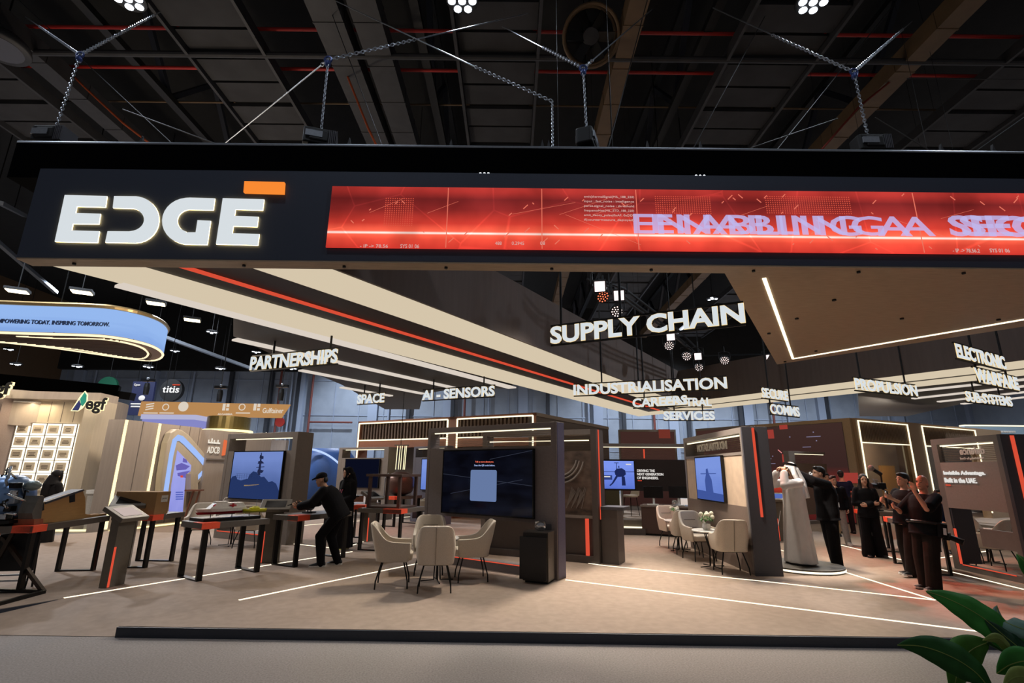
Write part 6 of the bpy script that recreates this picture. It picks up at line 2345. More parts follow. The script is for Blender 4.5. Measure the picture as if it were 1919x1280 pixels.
# 6 woman in the black trouser suit
p = onz(1640, 1044)
s = Pose(1.60, True, yaw=-8, nod=2, el=((-.23, 0.02, 1.10), (.23, 0.02, 1.10)), wr=((.06, -.17, 1.10), (-.05, -.17, 1.07)), hd=((1, -.15, .1), (-1, -.15, 0)), pn=((0, 1, 0), (0, 1, 0)), curl=0.5, an=((-.12, .0, .085), (.14, .03, .085)))
wo = body(s, 'woman with long dark hair in a black trouser suit, arms folded', (p.x, p.y, ZP), R_(-14), M_skin2)
top_garment(wo, s, M_cloth_blk, 'jacket', 0.14, 1.9, 0.026, 0.012)
trousers(wo, s, M_cloth_blk, 0.05, 0.018)
shoes(wo, s, M_shoe)
long_hair(wo, s, M_hair)

# 7 young photographer with gimbal camera
p = onz(1712, 1080)
s = Pose(1.63, yaw=-4, nod=2, el=((-.24, -.08, 1.10), (.25, -.10, 1.12)), wr=((-.10, -.33, 1.18), (.12, -.36, 1.24)), hd=((.25, -1, .35), (-.2, -1, .45)), pn=((.9, 0, .2), (-.9, 0, .2)), curl=1.0, an=((-.10, .12, .085), (.12, -.08, .085)), kn=((-.11, .03, .49), (.12, -.07, .49)))
yp = body(s, 'young photographer with black hair holding a camera rig at eye level', (p.x - 0.02, p.y + .05, ZP), R_(-82), M_skin2)
yp.rotation_euler = (-0.12, 0, R_(-82))
top_garment(yp, s, M_cloth_char, 'polo_shirt', 0.10, 0.75, 0.03, 0.02)
trousers(yp, s, M_cloth_brown, 0.01, 0.026)
shoes(yp, s, M_shoe, M_sole)
short_hair(yp, s, M_hair)
gp = V((0.02, -.46, 1.33)) * s.f
MT = Matrix.Translation(yp.location) @ Matrix.Rotation(R_(-82), 4, 'Z') @ Matrix.Rotation(-0.12, 4, 'X')
rig = thing('camera_rig', 'black camera rig with a top microphone held by the young photographer', 'camera', MT @ gp, R_(-82))
MB().box(-.05, .05, -.07, .06, .06, .16).build('camera_body', M_metalblk, rig, bevel=0.008)
MB().lathe([(.034, 0), (.038, .06), (.04, .12)], 16, (0, 0, 0), Matrix.Translation((0, -.07, .11)) @ Matrix.Rotation(PI / 2, 4, 'X')).build('lens', M_black, rig)
mb = MB()
mb.tube([(0.0, 0, .06), (.09, .02, .02), (.06, .03, -.06), (0, .05, -.10)], .012, 8)
mb.tube([(0, .05, -.06), (0, .06, -.26)], .019, 10)
mb.build('grip', M_black, rig)
mb = MB()
mb.tube([(0, .03, .16), (0, .03, .27), (0, -.04, .33)], .012, 8)
mb.tube([(0, .04, .30), (0, -.10, .38)], .032, 10)
mb.build('microphone', M_black, rig)
MB().ball((0, -.13, .40), .05, 12, 8).build('wind_cover', M_cloth_grey, rig, smooth=True)
mb = MB()
for k in range(5):
    a = k * 1.1
    mb.tube([(0, .02, .05), (.10 * math.cos(a), -.02 + .10 * math.sin(a), .02 + .05 * k), (.14 * math.cos(a + .5), -.06, .05 * k)], .007, 6)
mb.build('accessory_arm', M_steel, rig)

# 8 bald photographer, nearest figure on the right
p = onz(1742, 1107)
s = Pose(1.60, yaw=14, nod=2, el=((-.27, -.16, 1.12), (.27, -.27, 1.18)), wr=((-.12, -.40, 1.15), (.20, -.40, 1.42)), hd=((.2, -1, .1), (-.05, -.15, 1)), pn=((.8, 0, .4), (.2, -1, 0)), curl=0.4, an=((-.12, .10, .085), (.12, -.05, .085)), kn=((-.12, .02, .49), (.12, -.06, .49)))
bp_ = body(s, 'bald man in a black T-shirt holding one hand up, camera slung at his hip', (p.x, p.y, ZP), R_(-78), mat('skin_ruddy', '#c98a6e', 0.5, noise=0.04))
bp_.rotation_euler = (-0.15, 0, R_(-78))
top_garment(bp_, s, M_cloth_blk, 'tshirt', 0.14, 0.82, 0.034, 0.03)
trousers(bp_, s, M_cloth_brown, 0.018, 0.032)
shoes(bp_, s, mat('shoe_dark', '#1d1a1a', 0.5), M_sole)
mb = MB()
mb.ball((0, 0.06, -0.03), (.07, .05, .04), 12, 8, s.HM)
remeshed(mb, 'hair_stubble', mat('stubble_grey', '#8a6a5a', 0.8), bp_, 0.01, 2)
mb = MB()
mb.tube([s.P + V((.225 * math.cos(a), .185 * math.sin(a), .05)) for a in [2 * PI * k / 28 for k in range(28)]], .022, 8, True)
mb.build('belt', M_shoe, bp_)
MB().rbox(.21, .28, -.06, .06, s.P.z - .12, s.P.z + .05, .02).build('belt_pouch', M_cloth_blk, bp_)
MB().box(.28, .286, -.03, .02, s.P.z - .09, s.P.z + .0).build('badge', M_cloth_white, bp_)
MT = Matrix.Translation(bp_.location) @ Matrix.Rotation(R_(-78), 4, 'Z') @ Matrix.Rotation(-0.15, 4, 'X')
dc_ = thing('slung_camera', 'black camera with a lens hanging at the hip of the bald man', 'camera', MT @ V((.10, .25, .78)), R_(40))
MB().box(-.07, .07, -.04, .04, -.05, .05).build('camera_body', M_metalblk, dc_, bevel=0.008)
MB().lathe([(.036, 0), (.04, .08), (.046, .15)], 16, (0, 0, 0), Matrix.Translation((0, -.04, -.01)) @ Matrix.Rotation(PI / 2 + .4, 4, 'X')).build('lens', M_black, dc_)
MB().tube([(-.06, 0, .05), (-.05, .03, .2), (-.07, .06, .42)], .008, 6).build('strap', M_black, dc_)

# 9 woman in black abaya, left
p = onz(640, 1030)
s = Pose(1.63, True, yaw=-14, nod=4, el=((-.21, 0.04, 1.10), (.21, 0.02, 1.10)), wr=((-.05, -.17, .98), (.05, -.18, .97)), hd=((.5, -.5, -.5), (-.5, -.5, -.5)), pn=((.5, .6, 0), (-.5, .6, 0)), curl=0.7)
ab = body(s, 'woman in a black robe and headscarf standing behind the dark table', (p.x, p.y, ZP), R_(-34), M_skin2)
robe(ab, s, M_cloth_blk, 'black_robe', 0.05, 0.03, 1.9, .06, 0.02)
hijab(ab, s, M_cloth_blk)
lanyard(ab, s, mat('lanyard_pink', '#b0405a', 0.6), True, y=-.185)
shoes(ab, s, mat('shoe_lime', '#b8b468', 0.6), M_sole)

# 10 man in black leaning over the table in mid stride
p = onz(597, 1060)
s = Pose(1.66, yaw=-6, nod=14, P=(0, .05, .90), C=(0, -.10, 1.16), N=(0, -.23, 1.33), H=(0, -.30, 1.455), sh=((-.185, -.20, 1.275), (.185, -.20, 1.275)), el=((-.24, -.38, 1.06), (.24, -.36, 1.06)), wr=((-.17, -.62, 1.02), (.15, -.60, 1.00)), hd=((.1, -1, 0), (-.1, -1, 0)), pn=((.6, 0, .6), (-.6, 0, .6)), curl=0.8,
         hip=((-.09, .05, .86), (.09, .05, .86)), kn=((-.10, -.06, .47), (.11, -.20, .50)), an=((-.10, .10, .085), (.11, -.14, .085)))
le = body(s, 'man in black clothes and cap leaning forward in mid stride with his hands out', (p.x + .2, p.y, ZP), R_(-84), M_skin)
top_garment(le, s, M_cloth_blk, 'jacket', 0.14, 1.88, 0.034, 0.03)
trousers(le, s, M_cloth_blk, 0.0, 0.018)
shoes(le, s, M_shoe, M_sole)
mb = MB()
mb.ball((0, 0.015, 0.062), (.086, .106, .078), 18, 10, s.HM)
remeshed(mb, 'cap', M_cloth_blk, le, 0.01, 2)
MB().lathe([(.072, 0), (.07, .012)], 18, (0, 0, 0), s.HM @ Matrix.Translation((0, -.095, .05)) @ Matrix.Rotation(.25, 4, 'X')).build('cap_peak', M_cloth_blk, le)
mb = MB()
mb.ball((0, 0.08, -0.005), (.068, .04, .06), 12, 8, s.HM)
remeshed(mb, 'hair', M_hair, le, 0.01, 2)
MT = Matrix.Translation(le.location) @ Matrix.Rotation(R_(-84), 4, 'Z')
ph = MB().rbox(-.10, .10, -.08, .08, 0, .016, .012).build('tablet', M_bezel)
ph.location = MT @ (V((-.02, -.74, 1.03)) * s.f)
ph.rotation_euler = (0.3, 0, R_(-84))
tag(ph, 'small black tablet held out by the leaning man', 'tablet')

# 11 woman seen from behind at the left
s = Pose(1.60, True, el=((-.22, -.02, 1.10), (.22, -.02, 1.10)), wr=((-.12, -.24, 1.05), (.12, -.24, 1.05)), hd=((.2, -1, 0), (-.2, -1, 0)), pn=((0, 0, -1), (0, 0, -1)))
d_ = ony(98, 930, 11.8)
wb_ = body(s, 'woman in a black robe seen from behind in front of the lit square wall', (d_.x, 11.8, 0.0), R_(165), M_skin)
robe(wb_, s, mat('robe_brown_black', '#1a1512', 0.85), 'black_robe', 0.05, 0.02)
hijab(wb_, s, MATS['robe_brown_black'])
shoes(wb_, s, M_shoe)
# 12, 13 two far figures at the neighbour's counter
d_ = ony(183, 900, 17.5)
s = Pose(1.72, yaw=10)
f1 = body(s, 'far figure with a white headcloth by the blue arch at the left', (d_.x, 17.5, 0.0), R_(-30), M_skin)
robe(f1, s, M_cloth_white, 'white_robe', 0.04)
mb = MB()
mb.ball((0, 0.03, 0.045), (.096, .112, .105), 20, 12, s.HM)
mb.tube([s.HM @ V((0, 0.08, 0.03)), s.N + V((0, .13, -.05)), s.N + V((0, .15, -.30))], [.08, .1, .1], 12)
remeshed(mb, 'white_headcloth', M_cloth_white, f1, 0.012, 2)
d_ = ony(163, 900, 16.8)
s = Pose(1.68)
f2 = body(s, 'far figure with dark hair beside the one in white at the left', (d_.x, 16.8, 0.0), R_(20), M_skin)
top_garment(f2, s, M_cloth_blk, 'jacket', 0.1)
trousers(f2, s, M_cloth_blk)
shoes(f2, s, M_shoe)
short_hair(f2, s, M_hair)
# 14 seated man in navy behind the open frame panel
s = Pose(1.70, True and False, P=(0, .05, .52), C=(0, .07, .82), N=(0, .06, 1.03), H=(0, .02, 1.18), sh=((-.185, .06, .965), (.185, .06, .965)), el=((-.24, -.04, .70), (.24, -.04, .70)), wr=((-.12, -.24, .62), (.12, -.24, .62)), hd=((.2, -1, 0), (-.2, -1, 0)), pn=((0, 0, -1), (0, 0, -1)),
         hip=((-.09, .02, .50), (.09, .02, .50)), kn=((-.13, -.40, .50), (.13, -.40, .50)), an=((-.13, -.38, .085), (.13, -.38, .085)))
p = onz(1818, 1040)
n2 = body(s, 'seated man in a navy jacket with a lanyard behind the open frame panel', (p.x, p.y + .5, ZP), R_(-20), M_skin)
top_garment(n2, s, M_cloth_navy, 'jacket', 0.02)
trousers(n2, s, M_cloth_khaki)
shoes(n2, s, M_shoe)
short_hair(n2, s, M_hair)
lanyard(n2, s, M_cloth_white, False)
sc = seat(n2.location.x, n2.location.y + 0.02, -20, 'armchair the seated man in navy sits on behind the open frame panel')
# 15 figure in black half hidden by the end of the right wall
s = Pose(1.66, True)
fb = body(s, 'person in black almost hidden behind the end of the right wall', (5.02, 11.0, ZP), R_(-60), M_skin)
robe(fb, s, M_cloth_blk, 'black_robe', 0.05)
hijab(fb, s, M_cloth_blk)
shoes(fb, s, M_shoe)
# ================================================================== neighbouring stands at the left
M_sand = mat('sand_laminate', '#a3968a', 0.6, noise=0.06, nscale=4, stretch=(3, 3, 0.4))
M_sandl = mat('sand_light_laminate', '#c0b29c', 0.6, noise=0.05, nscale=4, stretch=(3, 3, 0.4))
E_cove = emat('cove_light', (1.0, 0.84, 0.45), 1.6)
E_tile = emat('tile_back_light', (1.0, 0.90, 0.70), 1.7)
E_bluepix = gradient('picture_sky_blue', (0.24, 0.40, 0.78), (0.30, 0.48, 0.86), noise=0.9, nsc=3.5)
E_lav = gradient('interior_glow_lavender', (0.26, 0.28, 0.72), (0.36, 0.38, 0.82), noise=0.6)


def local(t, p):
    """world point -> local coordinates of a thing (rotation about z only)"""
    a = t.rotation_euler.z
    d = Vector(p) - Vector(t.location)
    return Vector((math.cos(a) * d.x + math.sin(a) * d.y, -math.sin(a) * d.x + math.cos(a) * d.y, d.z))


# ---- lit square wall
gA = ony(-40, 900, 15.0)
gw = Wall('portal_wall', 'cream portal with a grid of glowing square plates at the far left', 'exhibit wall', (gA.x, 15.0), (gA.x + 4, 15.5), 4, None, 0.0)
xa, za = gw.q(30, 792)
xb, zb = gw.q(144, 797)
pw = (xb - xa) / 4
ph_ = (gw.q(30, 792)[1] - gw.q(24, 815)[1])
xr = gw.q(172, 800)[0] + 0.05
ztop = gw.q(90, 752)[1]
MB().box(0, xr, 0.10, 0.3, 0, ztop).build('back_panel', M_sandl, gw.root)
mb = MB()
for i in range(1, 8):
    mb.box(xr * i / 8, xr * i / 8 + 0.012, 0.092, 0.10, za + 0.05, ztop)
mb.build('panel_joint', M_brown, gw.root)
MB().box(xa, xa + 4 * pw, 0.04, 0.099, za - 6 * ph_, za).build('light_box', E_tile, gw.root)
M_plate = mat('plate_cream', '#ddcfb6', 0.5)
M_inkb = mat('ink_brown', '#5b4a38', 0.6)
for r in range(6):
    for c in range(4):
        x0, z1 = xa + c * pw, za - r * ph_
        mb = MB().use(0)
        mb.box(x0 + pw * .16, x0 + pw * .84, 0.0, 0.02, z1 - ph_ * .83, z1 - ph_ * .17)
        mb.use(1)
        for k in range(3):
            l = rng.uniform(.3, .5) * pw
            zz_ = z1 - ph_ * (.40 + .11 * k)
            mb.box(x0 + pw * .5 - l / 2, x0 + pw * .5 + l / 2, -0.003, 0.0, zz_ - .012, zz_ + .006)
        mb.build('plate', [M_plate, M_inkb], gw.root)
mb = MB()
for c in range(5):
    mb.box(xa + c * pw - .008, xa + c * pw + .008, 0.02, 0.045, za - 6 * ph_, za)
for r in range(7):
    mb.box(xa, xa + 4 * pw, 0.02, 0.045, za - r * ph_ - .008, za - r * ph_ + .008)
mb.build('divider', M_brown, gw.root)
MB().box(-0.4, xr + 0.35, -0.55, 0.3, ztop, ztop + 0.22).build('portal_header', M_sand, gw.root)
MB().box(xr, xr + 0.35, -0.55, 0.3, 0, ztop).build('portal_side', M_sandl, gw.root)
MB().box(-0.4, gw.q(14, 850)[0], -0.6, 0.3, 0, ztop).build('portal_side', mat('rose_grey_laminate', '#8f7f7a', 0.6), gw.root)
MB().box(0.6, 1.2, -0.3, -0.1, ztop - .08, ztop - .05).build('vent_plate', M_white, gw.root)
lamp('AREA', gw.world(1.2, -0.3, ztop - 0.1), 12, (1, .82, .55), gw.world(1.2, 0.0, 0), 0.6)
MB().box(-0.6, xr + 1.0, -1.05, -.99, 0.02, .07).build('floor_light', E_cove, gw.root)
# ---- curved header drum with letters
cx, cy, R0 = -16.2, 17.0, 2.75
zt_ = ony(100, 726, 14.3).z
dh = thing('curved_header', 'curved beige header band with dark glowing letters over the lit portal', 'sign', (cx, cy, 0))
mb = MB()
rg_ = []
n = 40
outer = [(R0 * math.cos(a), R0 * math.sin(a)) for a in [math.radians(-200 + 230 * i / n) for i in range(n + 1)]]
inner = [((R0 - .3) * math.cos(a), (R0 - .3) * math.sin(a)) for a in [math.radians(-200 + 230 * i / n) for i in range(n + 1)]]
mb.prism(outer + inner[::-1], zt_ - 1.02, zt_)
mb.build('band', M_sand, dh)
for a_ in (-180, -195, 25):
    MB().tube([(2.3 * math.cos(R_(a_)), 2.3 * math.sin(R_(a_)), 0), (2.3 * math.cos(R_(a_)), 2.3 * math.sin(R_(a_)), zt_ - 1.0)], 0.12).build('column', M_sand, dh)
for px0, px1, py, part in ((158, 197, 773, 'egf'), (-26, 19, 746, 'egf')):
    P = ony(px0, py, 14.25)
    t0 = local(dh, ony(px0, py, 14.32))
    ang = R_(26) if px0 > 0 else R_(-6)
    Q = onplane(px1, py, P, ang)
    X = Vector((math.cos(ang), math.sin(ang), 0))
    N_ = Vector((math.sin(ang), -math.cos(ang), 0))
    Wd_ = (Q - P).length
    mb = MB().use(0)
    letter_mesh(mb, part, local(dh, P - Vector((0, 0, .02))) + N_ * 0.05, X, (0, 0, 1), N_, Wd_, 0.46, 0.03, 0.03)
    mb.use(1)
    letter_mesh(mb, part, local(dh, P - Vector((0, 0, .03))) + N_ * 0.0 - X * .015, X, (0, 0, 1), N_, Wd_ + .03, 0.48, 0.03, 0.055)
    mb.build('letter', [M_black, E_cove], dh)
    MB().bar(local(dh, P + X * Wd_ * .5 - N_ * .25 + Vector((0, 0, .2))), local(dh, P + X * Wd_ * .5 + N_ * .02 + Vector((0, 0, .2))), .05, .05).build('bracket', M_black, dh)
    if px0 > 0:
        b0 = local(dh, P)
        leaf = [(-.30, .02), (-.16, .46), (-.08, .60), (.0, .5), (.02, .3), (-.05, .12), (-.14, .02)]
        Mx = Matrix(((X.x, 0, N_.x, b0.x), (X.y, 0, N_.y, b0.y), (0, 1, 0, b0.z), (0, 0, 0, 1)))
        MB().prism(leaf, 0.0, 0.03, Mx).build('emblem', E_cove, dh)
        MB().prism([(-.27, .04), (-.16, .34), (-.10, .2), (-.13, .04)], 0.031, 0.05, Mx).build('emblem_leaf', mat('leaf_navy', '#1d2a63', 0.4), dh)
        MB().prism([(-.15, .36), (-.08, .56), (-.02, .48), (.0, .3), (-.06, .16), (-.1, .2)], 0.031, 0.05, Mx).build('emblem_leaf', mat('leaf_teal', '#1f8a7a', 0.4), dh)
# black truss over it
a, b = ony(-30, 715, 18.6), ony(222, 738, 20.5)
o = MB().bar((a.x, a.y, a.z), (b.x, b.y, b.z), 0.5, 0.62).build('draped_truss', M_drape)
tag(o, 'black draped truss above the curved beige header at the far left', 'truss')
o = MB().bar((b.x + .05, b.y, b.z - .05), (b.x + .6, b.y, b.z - .12), .3, .3).build('truss_end', M_metalblk)
tag(o, 'black square end of the draped truss right of the green disc', 'truss')

# ---- counter, pay screen and blue arch behind
p = onz(172, 1000, 0)
ctr = thing('service_counter', 'white tapered counter at the neighbouring stand, by the wooden model', 'counter', (p.x - 0.3, p.y + 0.6, 0), 0.3)
zc = ony(170, 917, p.y + .6).z
MB().loft([[(-.25, -.25, 0), (.25, -.25, 0), (.25, .25, 0), (-.25, .25, 0)], [(-.31, -.3, zc - .1), (.31, -.3, zc - .1), (.31, .3, zc - .1), (-.31, .3, zc - .1)]]).build('body', mat('counter_white', '#b9b4aa', 0.5), ctr)
MB().box(-.34, .34, -.33, .33, zc - .1, zc).build('worktop', M_white, ctr)
p2 = ctr.location + Vector((-.08, .05, zc))
ps = thing('pay_terminal', 'white order terminal with a dark screen on the white counter', 'terminal', p2, 0.3)
MB().box(-.17, .17, -.05, .07, .0, .42).build('white_panel', M_white, ps, bevel=.01)
MB().box(-.10, .18, -.03, .03, .42, .68).build('screen', M_bezel, ps, bevel=.01)
MB().tube([(.19, 0, .12), (.24, -.03, .2), (.23, -.04, .33)], .025, 8).build('handset', M_brown2, ps)
p = onz(165, 985, 0)
q = ony(160, 870, 19)
bn = thing('arch_niche', 'pale niche with a dark blue lit arch far behind the white counter', 'niche', (q.x, 19, 0), 0.15)
zA = ony(180, 815, 19).z
MB().box(-1.2, 1.6, 0, .2, 0, zA + .2).build('back_panel', mat('niche_sand', '#b5a88c', 0.6), bn)
arch = [(-.5, 0.0), (-.5, 1.7)] + [(.1 + .62 * math.cos(a), 1.8 + .75 * math.sin(a)) for a in [PI - PI * i / 14 for i in range(15)]] + [(.72, 0.0)]
MB().prism(arch, 0.01, 0.05, FX).build('arch_panel', mat('arch_navy', '#24385a', 0.5), bn)
MB().tube([(.1 + .68 * math.cos(a), -.05, 1.8 + .8 * math.sin(a)) for a in [2.0 - 2.4 * i / 16 for i in range(17)]], .035, 6).build('arch_light', emat('arch_led', (1, .95, .8), 1.6), bn)
MB().box(-1.2, 1.6, -.06, 0, zA, zA + .06).build('cove_strip', E_cove, bn)
MB().box(-1.4, 1.8, -.9, .2, zA + .2, zA + .32).build('roof_slab', M_sand, bn)

# ---- long sand wall with the glowing triangle
A = onz(193, 1000, 0)
Hn = ony(235, 786, A.y).z
Bt = onz(380, 802, Hn)
nw = Wall('exhibit_wall', 'long sand coloured wall with lit grooves and a glowing blue triangle', 'exhibit wall', A, Bt, Hn, None, 0.0)
Lw = nw.L
rt = nw.root
MB().box(0, Lw, 0.02, 0.55, 0, Hn).build('wall_body', M_sand, rt)
mb = MB()
for px in (268, 338, 358, 376):
    x = nw.q(px, 800)[0]
    mb.box(x, x + .02, 0.012, .02, 0, Hn)
mb.build('panel_joint', M_brown, rt)
for px, py in ((236, 788), (299, 792)):
    x = nw.q(px, py)[0]
    MB().box(x, x + .07, -.01, .03, 0.05, Hn - .01).build('light_groove', E_cove, rt)
MB().box(0, Lw, -.05, 0.02, 0.0, .10).build('plinth', M_sandl, rt)
MB().box(0.1, Lw + 3, -.08, -.05, .03, .07).build('light_strip', E_cove, rt)


def zq(pts, k=6.4, ox=270, oy=780, off=0.0):
    return [nw.q(ox + x / k, oy + y / k, off) for x, y in pts]


OUT = [(100, 1180), (140, 700), (205, 320), (250, 200), (320, 155), (380, 165), (470, 230), (640, 430), (705, 540), (700, 640), (640, 740), (500, 880), (440, 905), (425, 1180)]
BAND = [(150, 930), (225, 450), (265, 280), (330, 220), (390, 240), (520, 370), (650, 510), (675, 580), (660, 660), (550, 790), (545, 735), (630, 645), (635, 590), (560, 500), (400, 340), (345, 295), (315, 300), (270, 480), (205, 930)]
HOLE = [(322, 410), (400, 490), (490, 590), (482, 660), (425, 700), (415, 830), (385, 1170), (215, 1170), (250, 820)]
MB().prism(zq(OUT), 0.0, .22, FX).build('triangle_frame', M_sandl, rt, bevel=.02)
MB().prism(zq(BAND), .221, .235, FX).build('triangle_light', emat('band_blue', (.36, .52, .95), 1.0), rt)
MB().prism(zq(HOLE), .221, .23, FX).build('opening_glow', E_lav, rt)  # flat glowing overlay painted for the lavender-lit interior behind the opening
MB().prism(zq([(425, 690), (515, 690), (515, 900), (425, 900)]), .22, .40, FX).build('corner_block', M_sandl, rt)
mb = MB()
for poly in ([(300, 590), (370, 560), (470, 600), (420, 640), (310, 650)], [(320, 680), (480, 650), (420, 700), (420, 740), (325, 715)], [(390, 500), (430, 520), (440, 560), (385, 550)]):
    mb.prism(zq(poly), .231, .238, FX)
mb.build('picture_shape', emat('picture_violet', (.14, .12, .45), 1, False), rt)
MB().prism(zq([(355, 710), (385, 710), (385, 735), (355, 735)]), .239, .242, FX).build('picture_dot', E_red, rt)
mb = MB()
for k in range(4):
    mb.prism(zq([(300, 905 + 27 * k), (390, 903 + 27 * k), (388, 918 + 27 * k), (298, 920 + 27 * k)]), .231, .236, FX)
mb.build('picture_lettering', emat('picture_ink', (.10, .13, .5), 1, False), rt)
# high table in the opening
tp = nw.world(nw.q(318, 955)[0], -.75, 0)
ht = thing('high_table', 'slim brown high table in front of the glowing triangle', 'table', tp)
MB().box(-.18, .18, -.2, .2, 1.02, 1.06).build('tabletop', mat('table_brown', '#7a4a35', 0.5), ht)
for sx in (-.08, .1):
    MB().bar((sx - .12, 0, 0), (sx + .06, 0, 1.02), .04, .04).build('leg', MATS['table_brown'], ht)
# ADCB sign block at its far end
c0_ = nw.world(Lw, -.3, 0)
ab_ = Wall('sign_block', 'sand coloured block with a white and orange bank sign behind the ship screen', 'sign', (c0_.x, c0_.y), nw.world(Lw + 3.2, -.3, 0), Hn, None, 0.0)
MB().box(0, 3.2, 0, 1.4, 0, Hn - .05).build('block', M_sand, ab_.root)
x0, z0 = ab_.q(386, 849)
x1, z1 = ab_.q(411, 838)
wall_text('ADCB', x0, z0, x1 - x0, z1 - z0, emat('sign_white', (.9, .82, .7), 1.0), ab_.root, y=-.03, bold=0.0)
mb = MB()
xx = x0
while xx < x1 - .05:
    l = rng.uniform(.06, .14)
    hh = rng.uniform(.08, .2)
    mb.box(xx, xx + l, -.03, -.01, z1 + .1, z1 + .15)
    mb.box(xx, xx + .03, -.03, -.01, z1 + .1, z1 + .1 + hh)
    xx += l + .03
mb.build('script_lettering', MATS['sign_white'], ab_.root)
cxx, czz = ab_.q(417, 839)
MB().prism([(cxx + .34 * math.cos(a), czz + .26 * math.sin(a)) for a in [-PI / 2 + PI * i / 12 for i in range(13)]], .01, .04, FX).build('orange_emblem', emat('emblem_orange', (.75, .16, .06), 1), ab_.root)
MB().box(0, 3.2, -.04, 0, z0 - .22, z0 - .17).build('ledge', M_brown, ab_.root)
# lavender volume and gold drum behind the wall
q0, q1 = ony(264, 800, 22), ony(382, 800, 22)
lv = thing('lit_volume', 'lavender lit box with a white top showing over the sand wall', 'exhibit box', (q0.x, 22, 0))
Wv = q1.x - q0.x - .45
zv0, zv1, zv2 = ony(320, 800, 22).z, ony(320, 786, 22).z, ony(320, 777, 22).z
MB().box(0, Wv, 0, 1.5, 0, zv1).build('lower_box', emat('lavender_glow', (.26, .27, .62), .9), lv)
MB().box(-.05, Wv + .05, -.05, 1.5, zv1, zv2).build('upper_band', emat('pale_lavender_glow', (.5, .5, .72), .9), lv)
q0 = ony(410, 790, 21.5)
gd = thing('gold_drum', 'curved gold glass drum with a light line, left above the ship screen', 'exhibit box', (q0.x, 22.3, 0))
zg0, zg1 = ony(410, 806, 21.5).z, ony(410, 779, 21.5).z
MB().lathe([(.85, 0), (.85, zg1)], 36).build('drum_body', mat('gold_glass', '#8d7c4a', 0.25, 0.5), gd, smooth=False)
MB().tube([(.93 * math.cos(a), .93 * math.sin(a), zg0) for a in [2 * PI * i / 40 for i in range(40)]], .06, 6, True).build('light_ring', E_cove, gd)
q0 = ony(452, 845, 26)
pd = thing('pale_partition', 'pale partition with a rounded lit corner, seen through the top of the ship screen wall', 'partition', (q0.x - 1.2, 26, 0))
MB().box(0, 3.4, 0, .3, 0, ony(452, 824, 26).z).build('panel', M_sand, pd)
MB().tube([(.6, -.05, 2.95), (1.5, -.05, 2.95), (1.75, -.05, 2.8), (1.8, -.05, 2.4)], .05, 6).build('lit_corner', emat('corner_led', (1, .92, .75), 1.5), pd)
q0, q1 = ony(575, 900, 30), ony(632, 900, 30)
bl_ = thing('blue_dome_stand', 'blue curved stand with a white arc of light, right of the ship screen wall', 'stand', ((q0.x + q1.x) / 2, 31, 0))
rr = (q1.x - q0.x) / 2 + .6
zt = ony(600, 840, 30).z
MB().lathe([(rr, 0), (rr, zt * .6), (rr * .92, zt * .85), (rr * .7, zt)], 36).build('shell', mat('dome_blue', '#3a5a94', 0.5), bl_, smooth=True)
MB().tube([(-rr * .75 + rr * 1.6 * i / 14, -rr * .95, zt * (.98 - .35 * (i / 14) ** 2.2)) for i in range(15)], .06, 6).build('light_arc', emat('arc_led', (.45, .58, .85), 1.2), bl_)

# ---- banners and hung signs before the back wall
def hung_panel(name, label, cat, poly_px, Y, m, depth=.15):
    P = [ony(*q, Y) for q in poly_px]
    t = thing(name, label, cat, (P[0].x, Y, 0))
    MB().prism([(p.x - P[0].x, p.z) for p in P], -depth, 0, FX).build('board', m, t)
    mx = max(p.z for p in P)
    xs = [p.x - P[0].x for p in P]
    for f in (.15, .85):
        x = min(xs) + (max(xs) - min(xs)) * f
        MB().tube([(x, depth / 2, mx - .1), (x, depth / 2, 16)], .015, 5).build('wire', M_metalblk, t)
    return t


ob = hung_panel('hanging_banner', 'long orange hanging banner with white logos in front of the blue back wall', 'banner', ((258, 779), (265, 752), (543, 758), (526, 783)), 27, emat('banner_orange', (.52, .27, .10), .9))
Y0 = 27
def bq(px, py):
    p = ony(px, py, Y0)
    return (p.x - ob.location.x, p.z)
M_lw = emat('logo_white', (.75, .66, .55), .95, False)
a, b = bq(475, 774), bq(532, 765)
mb = MB()
letter_mesh(mb, 'Gulftainer', (bq(492, 774)[0], -.02, a[1]), (1, 0, 0), (0, 0, 1), (0, -1, 0), b[0] - bq(492, 774)[0], b[1] - a[1], .02, .01)
mb.build('lettering', M_lw, ob)
mb = MB()
letter_mesh(mb, 'ALGABBIA', (bq(408, 778)[0], -.02, bq(408, 778)[1]), (1, 0, 0), (0, 0, 1), (0, -1, 0), bq(436, 778)[0] - bq(408, 778)[0], .1, .02, .01)
mb.build('lettering', M_lw, ob)
for px, k in ((281, 0), (311, 1), (424, 2), (454, 3), (482, 4)):
    x, z = bq(px, 763)
    mb = MB()
    if k in (1, 3):
        mb.tube([(x + .16 * math.cos(t), -.02, z + .16 * math.sin(t)) for t in [2 * PI * i / 14 for i in range(14)]], .025, 5, True)
    elif k == 0:
        for j in range(3):
            mb.bar((x - .2, -.02, z - .14 + .13 * j), (x + .2, -.02, z - .06 + .13 * j), .06, .02, (0, 1, 0))
    else:
        mb.box(x - .18, x - .04, -.03, -.01, z - .18, z + .18).box(x + .02, x + .16, -.03, -.01, z, z + .18).box(x + .02, x + .16, -.03, -.01, z - .18, z - .06)
    mb.build('logo', M_lw, ob)
    if k in (0, 1, 3):
        mb = MB()
        x, z = bq(px - 12, 775)
        mb.box(x, x + .75, -.02, -.005, z, z + .06)
        mb.build('small_lettering', M_lw, ob)
x, z = bq(344, 762)
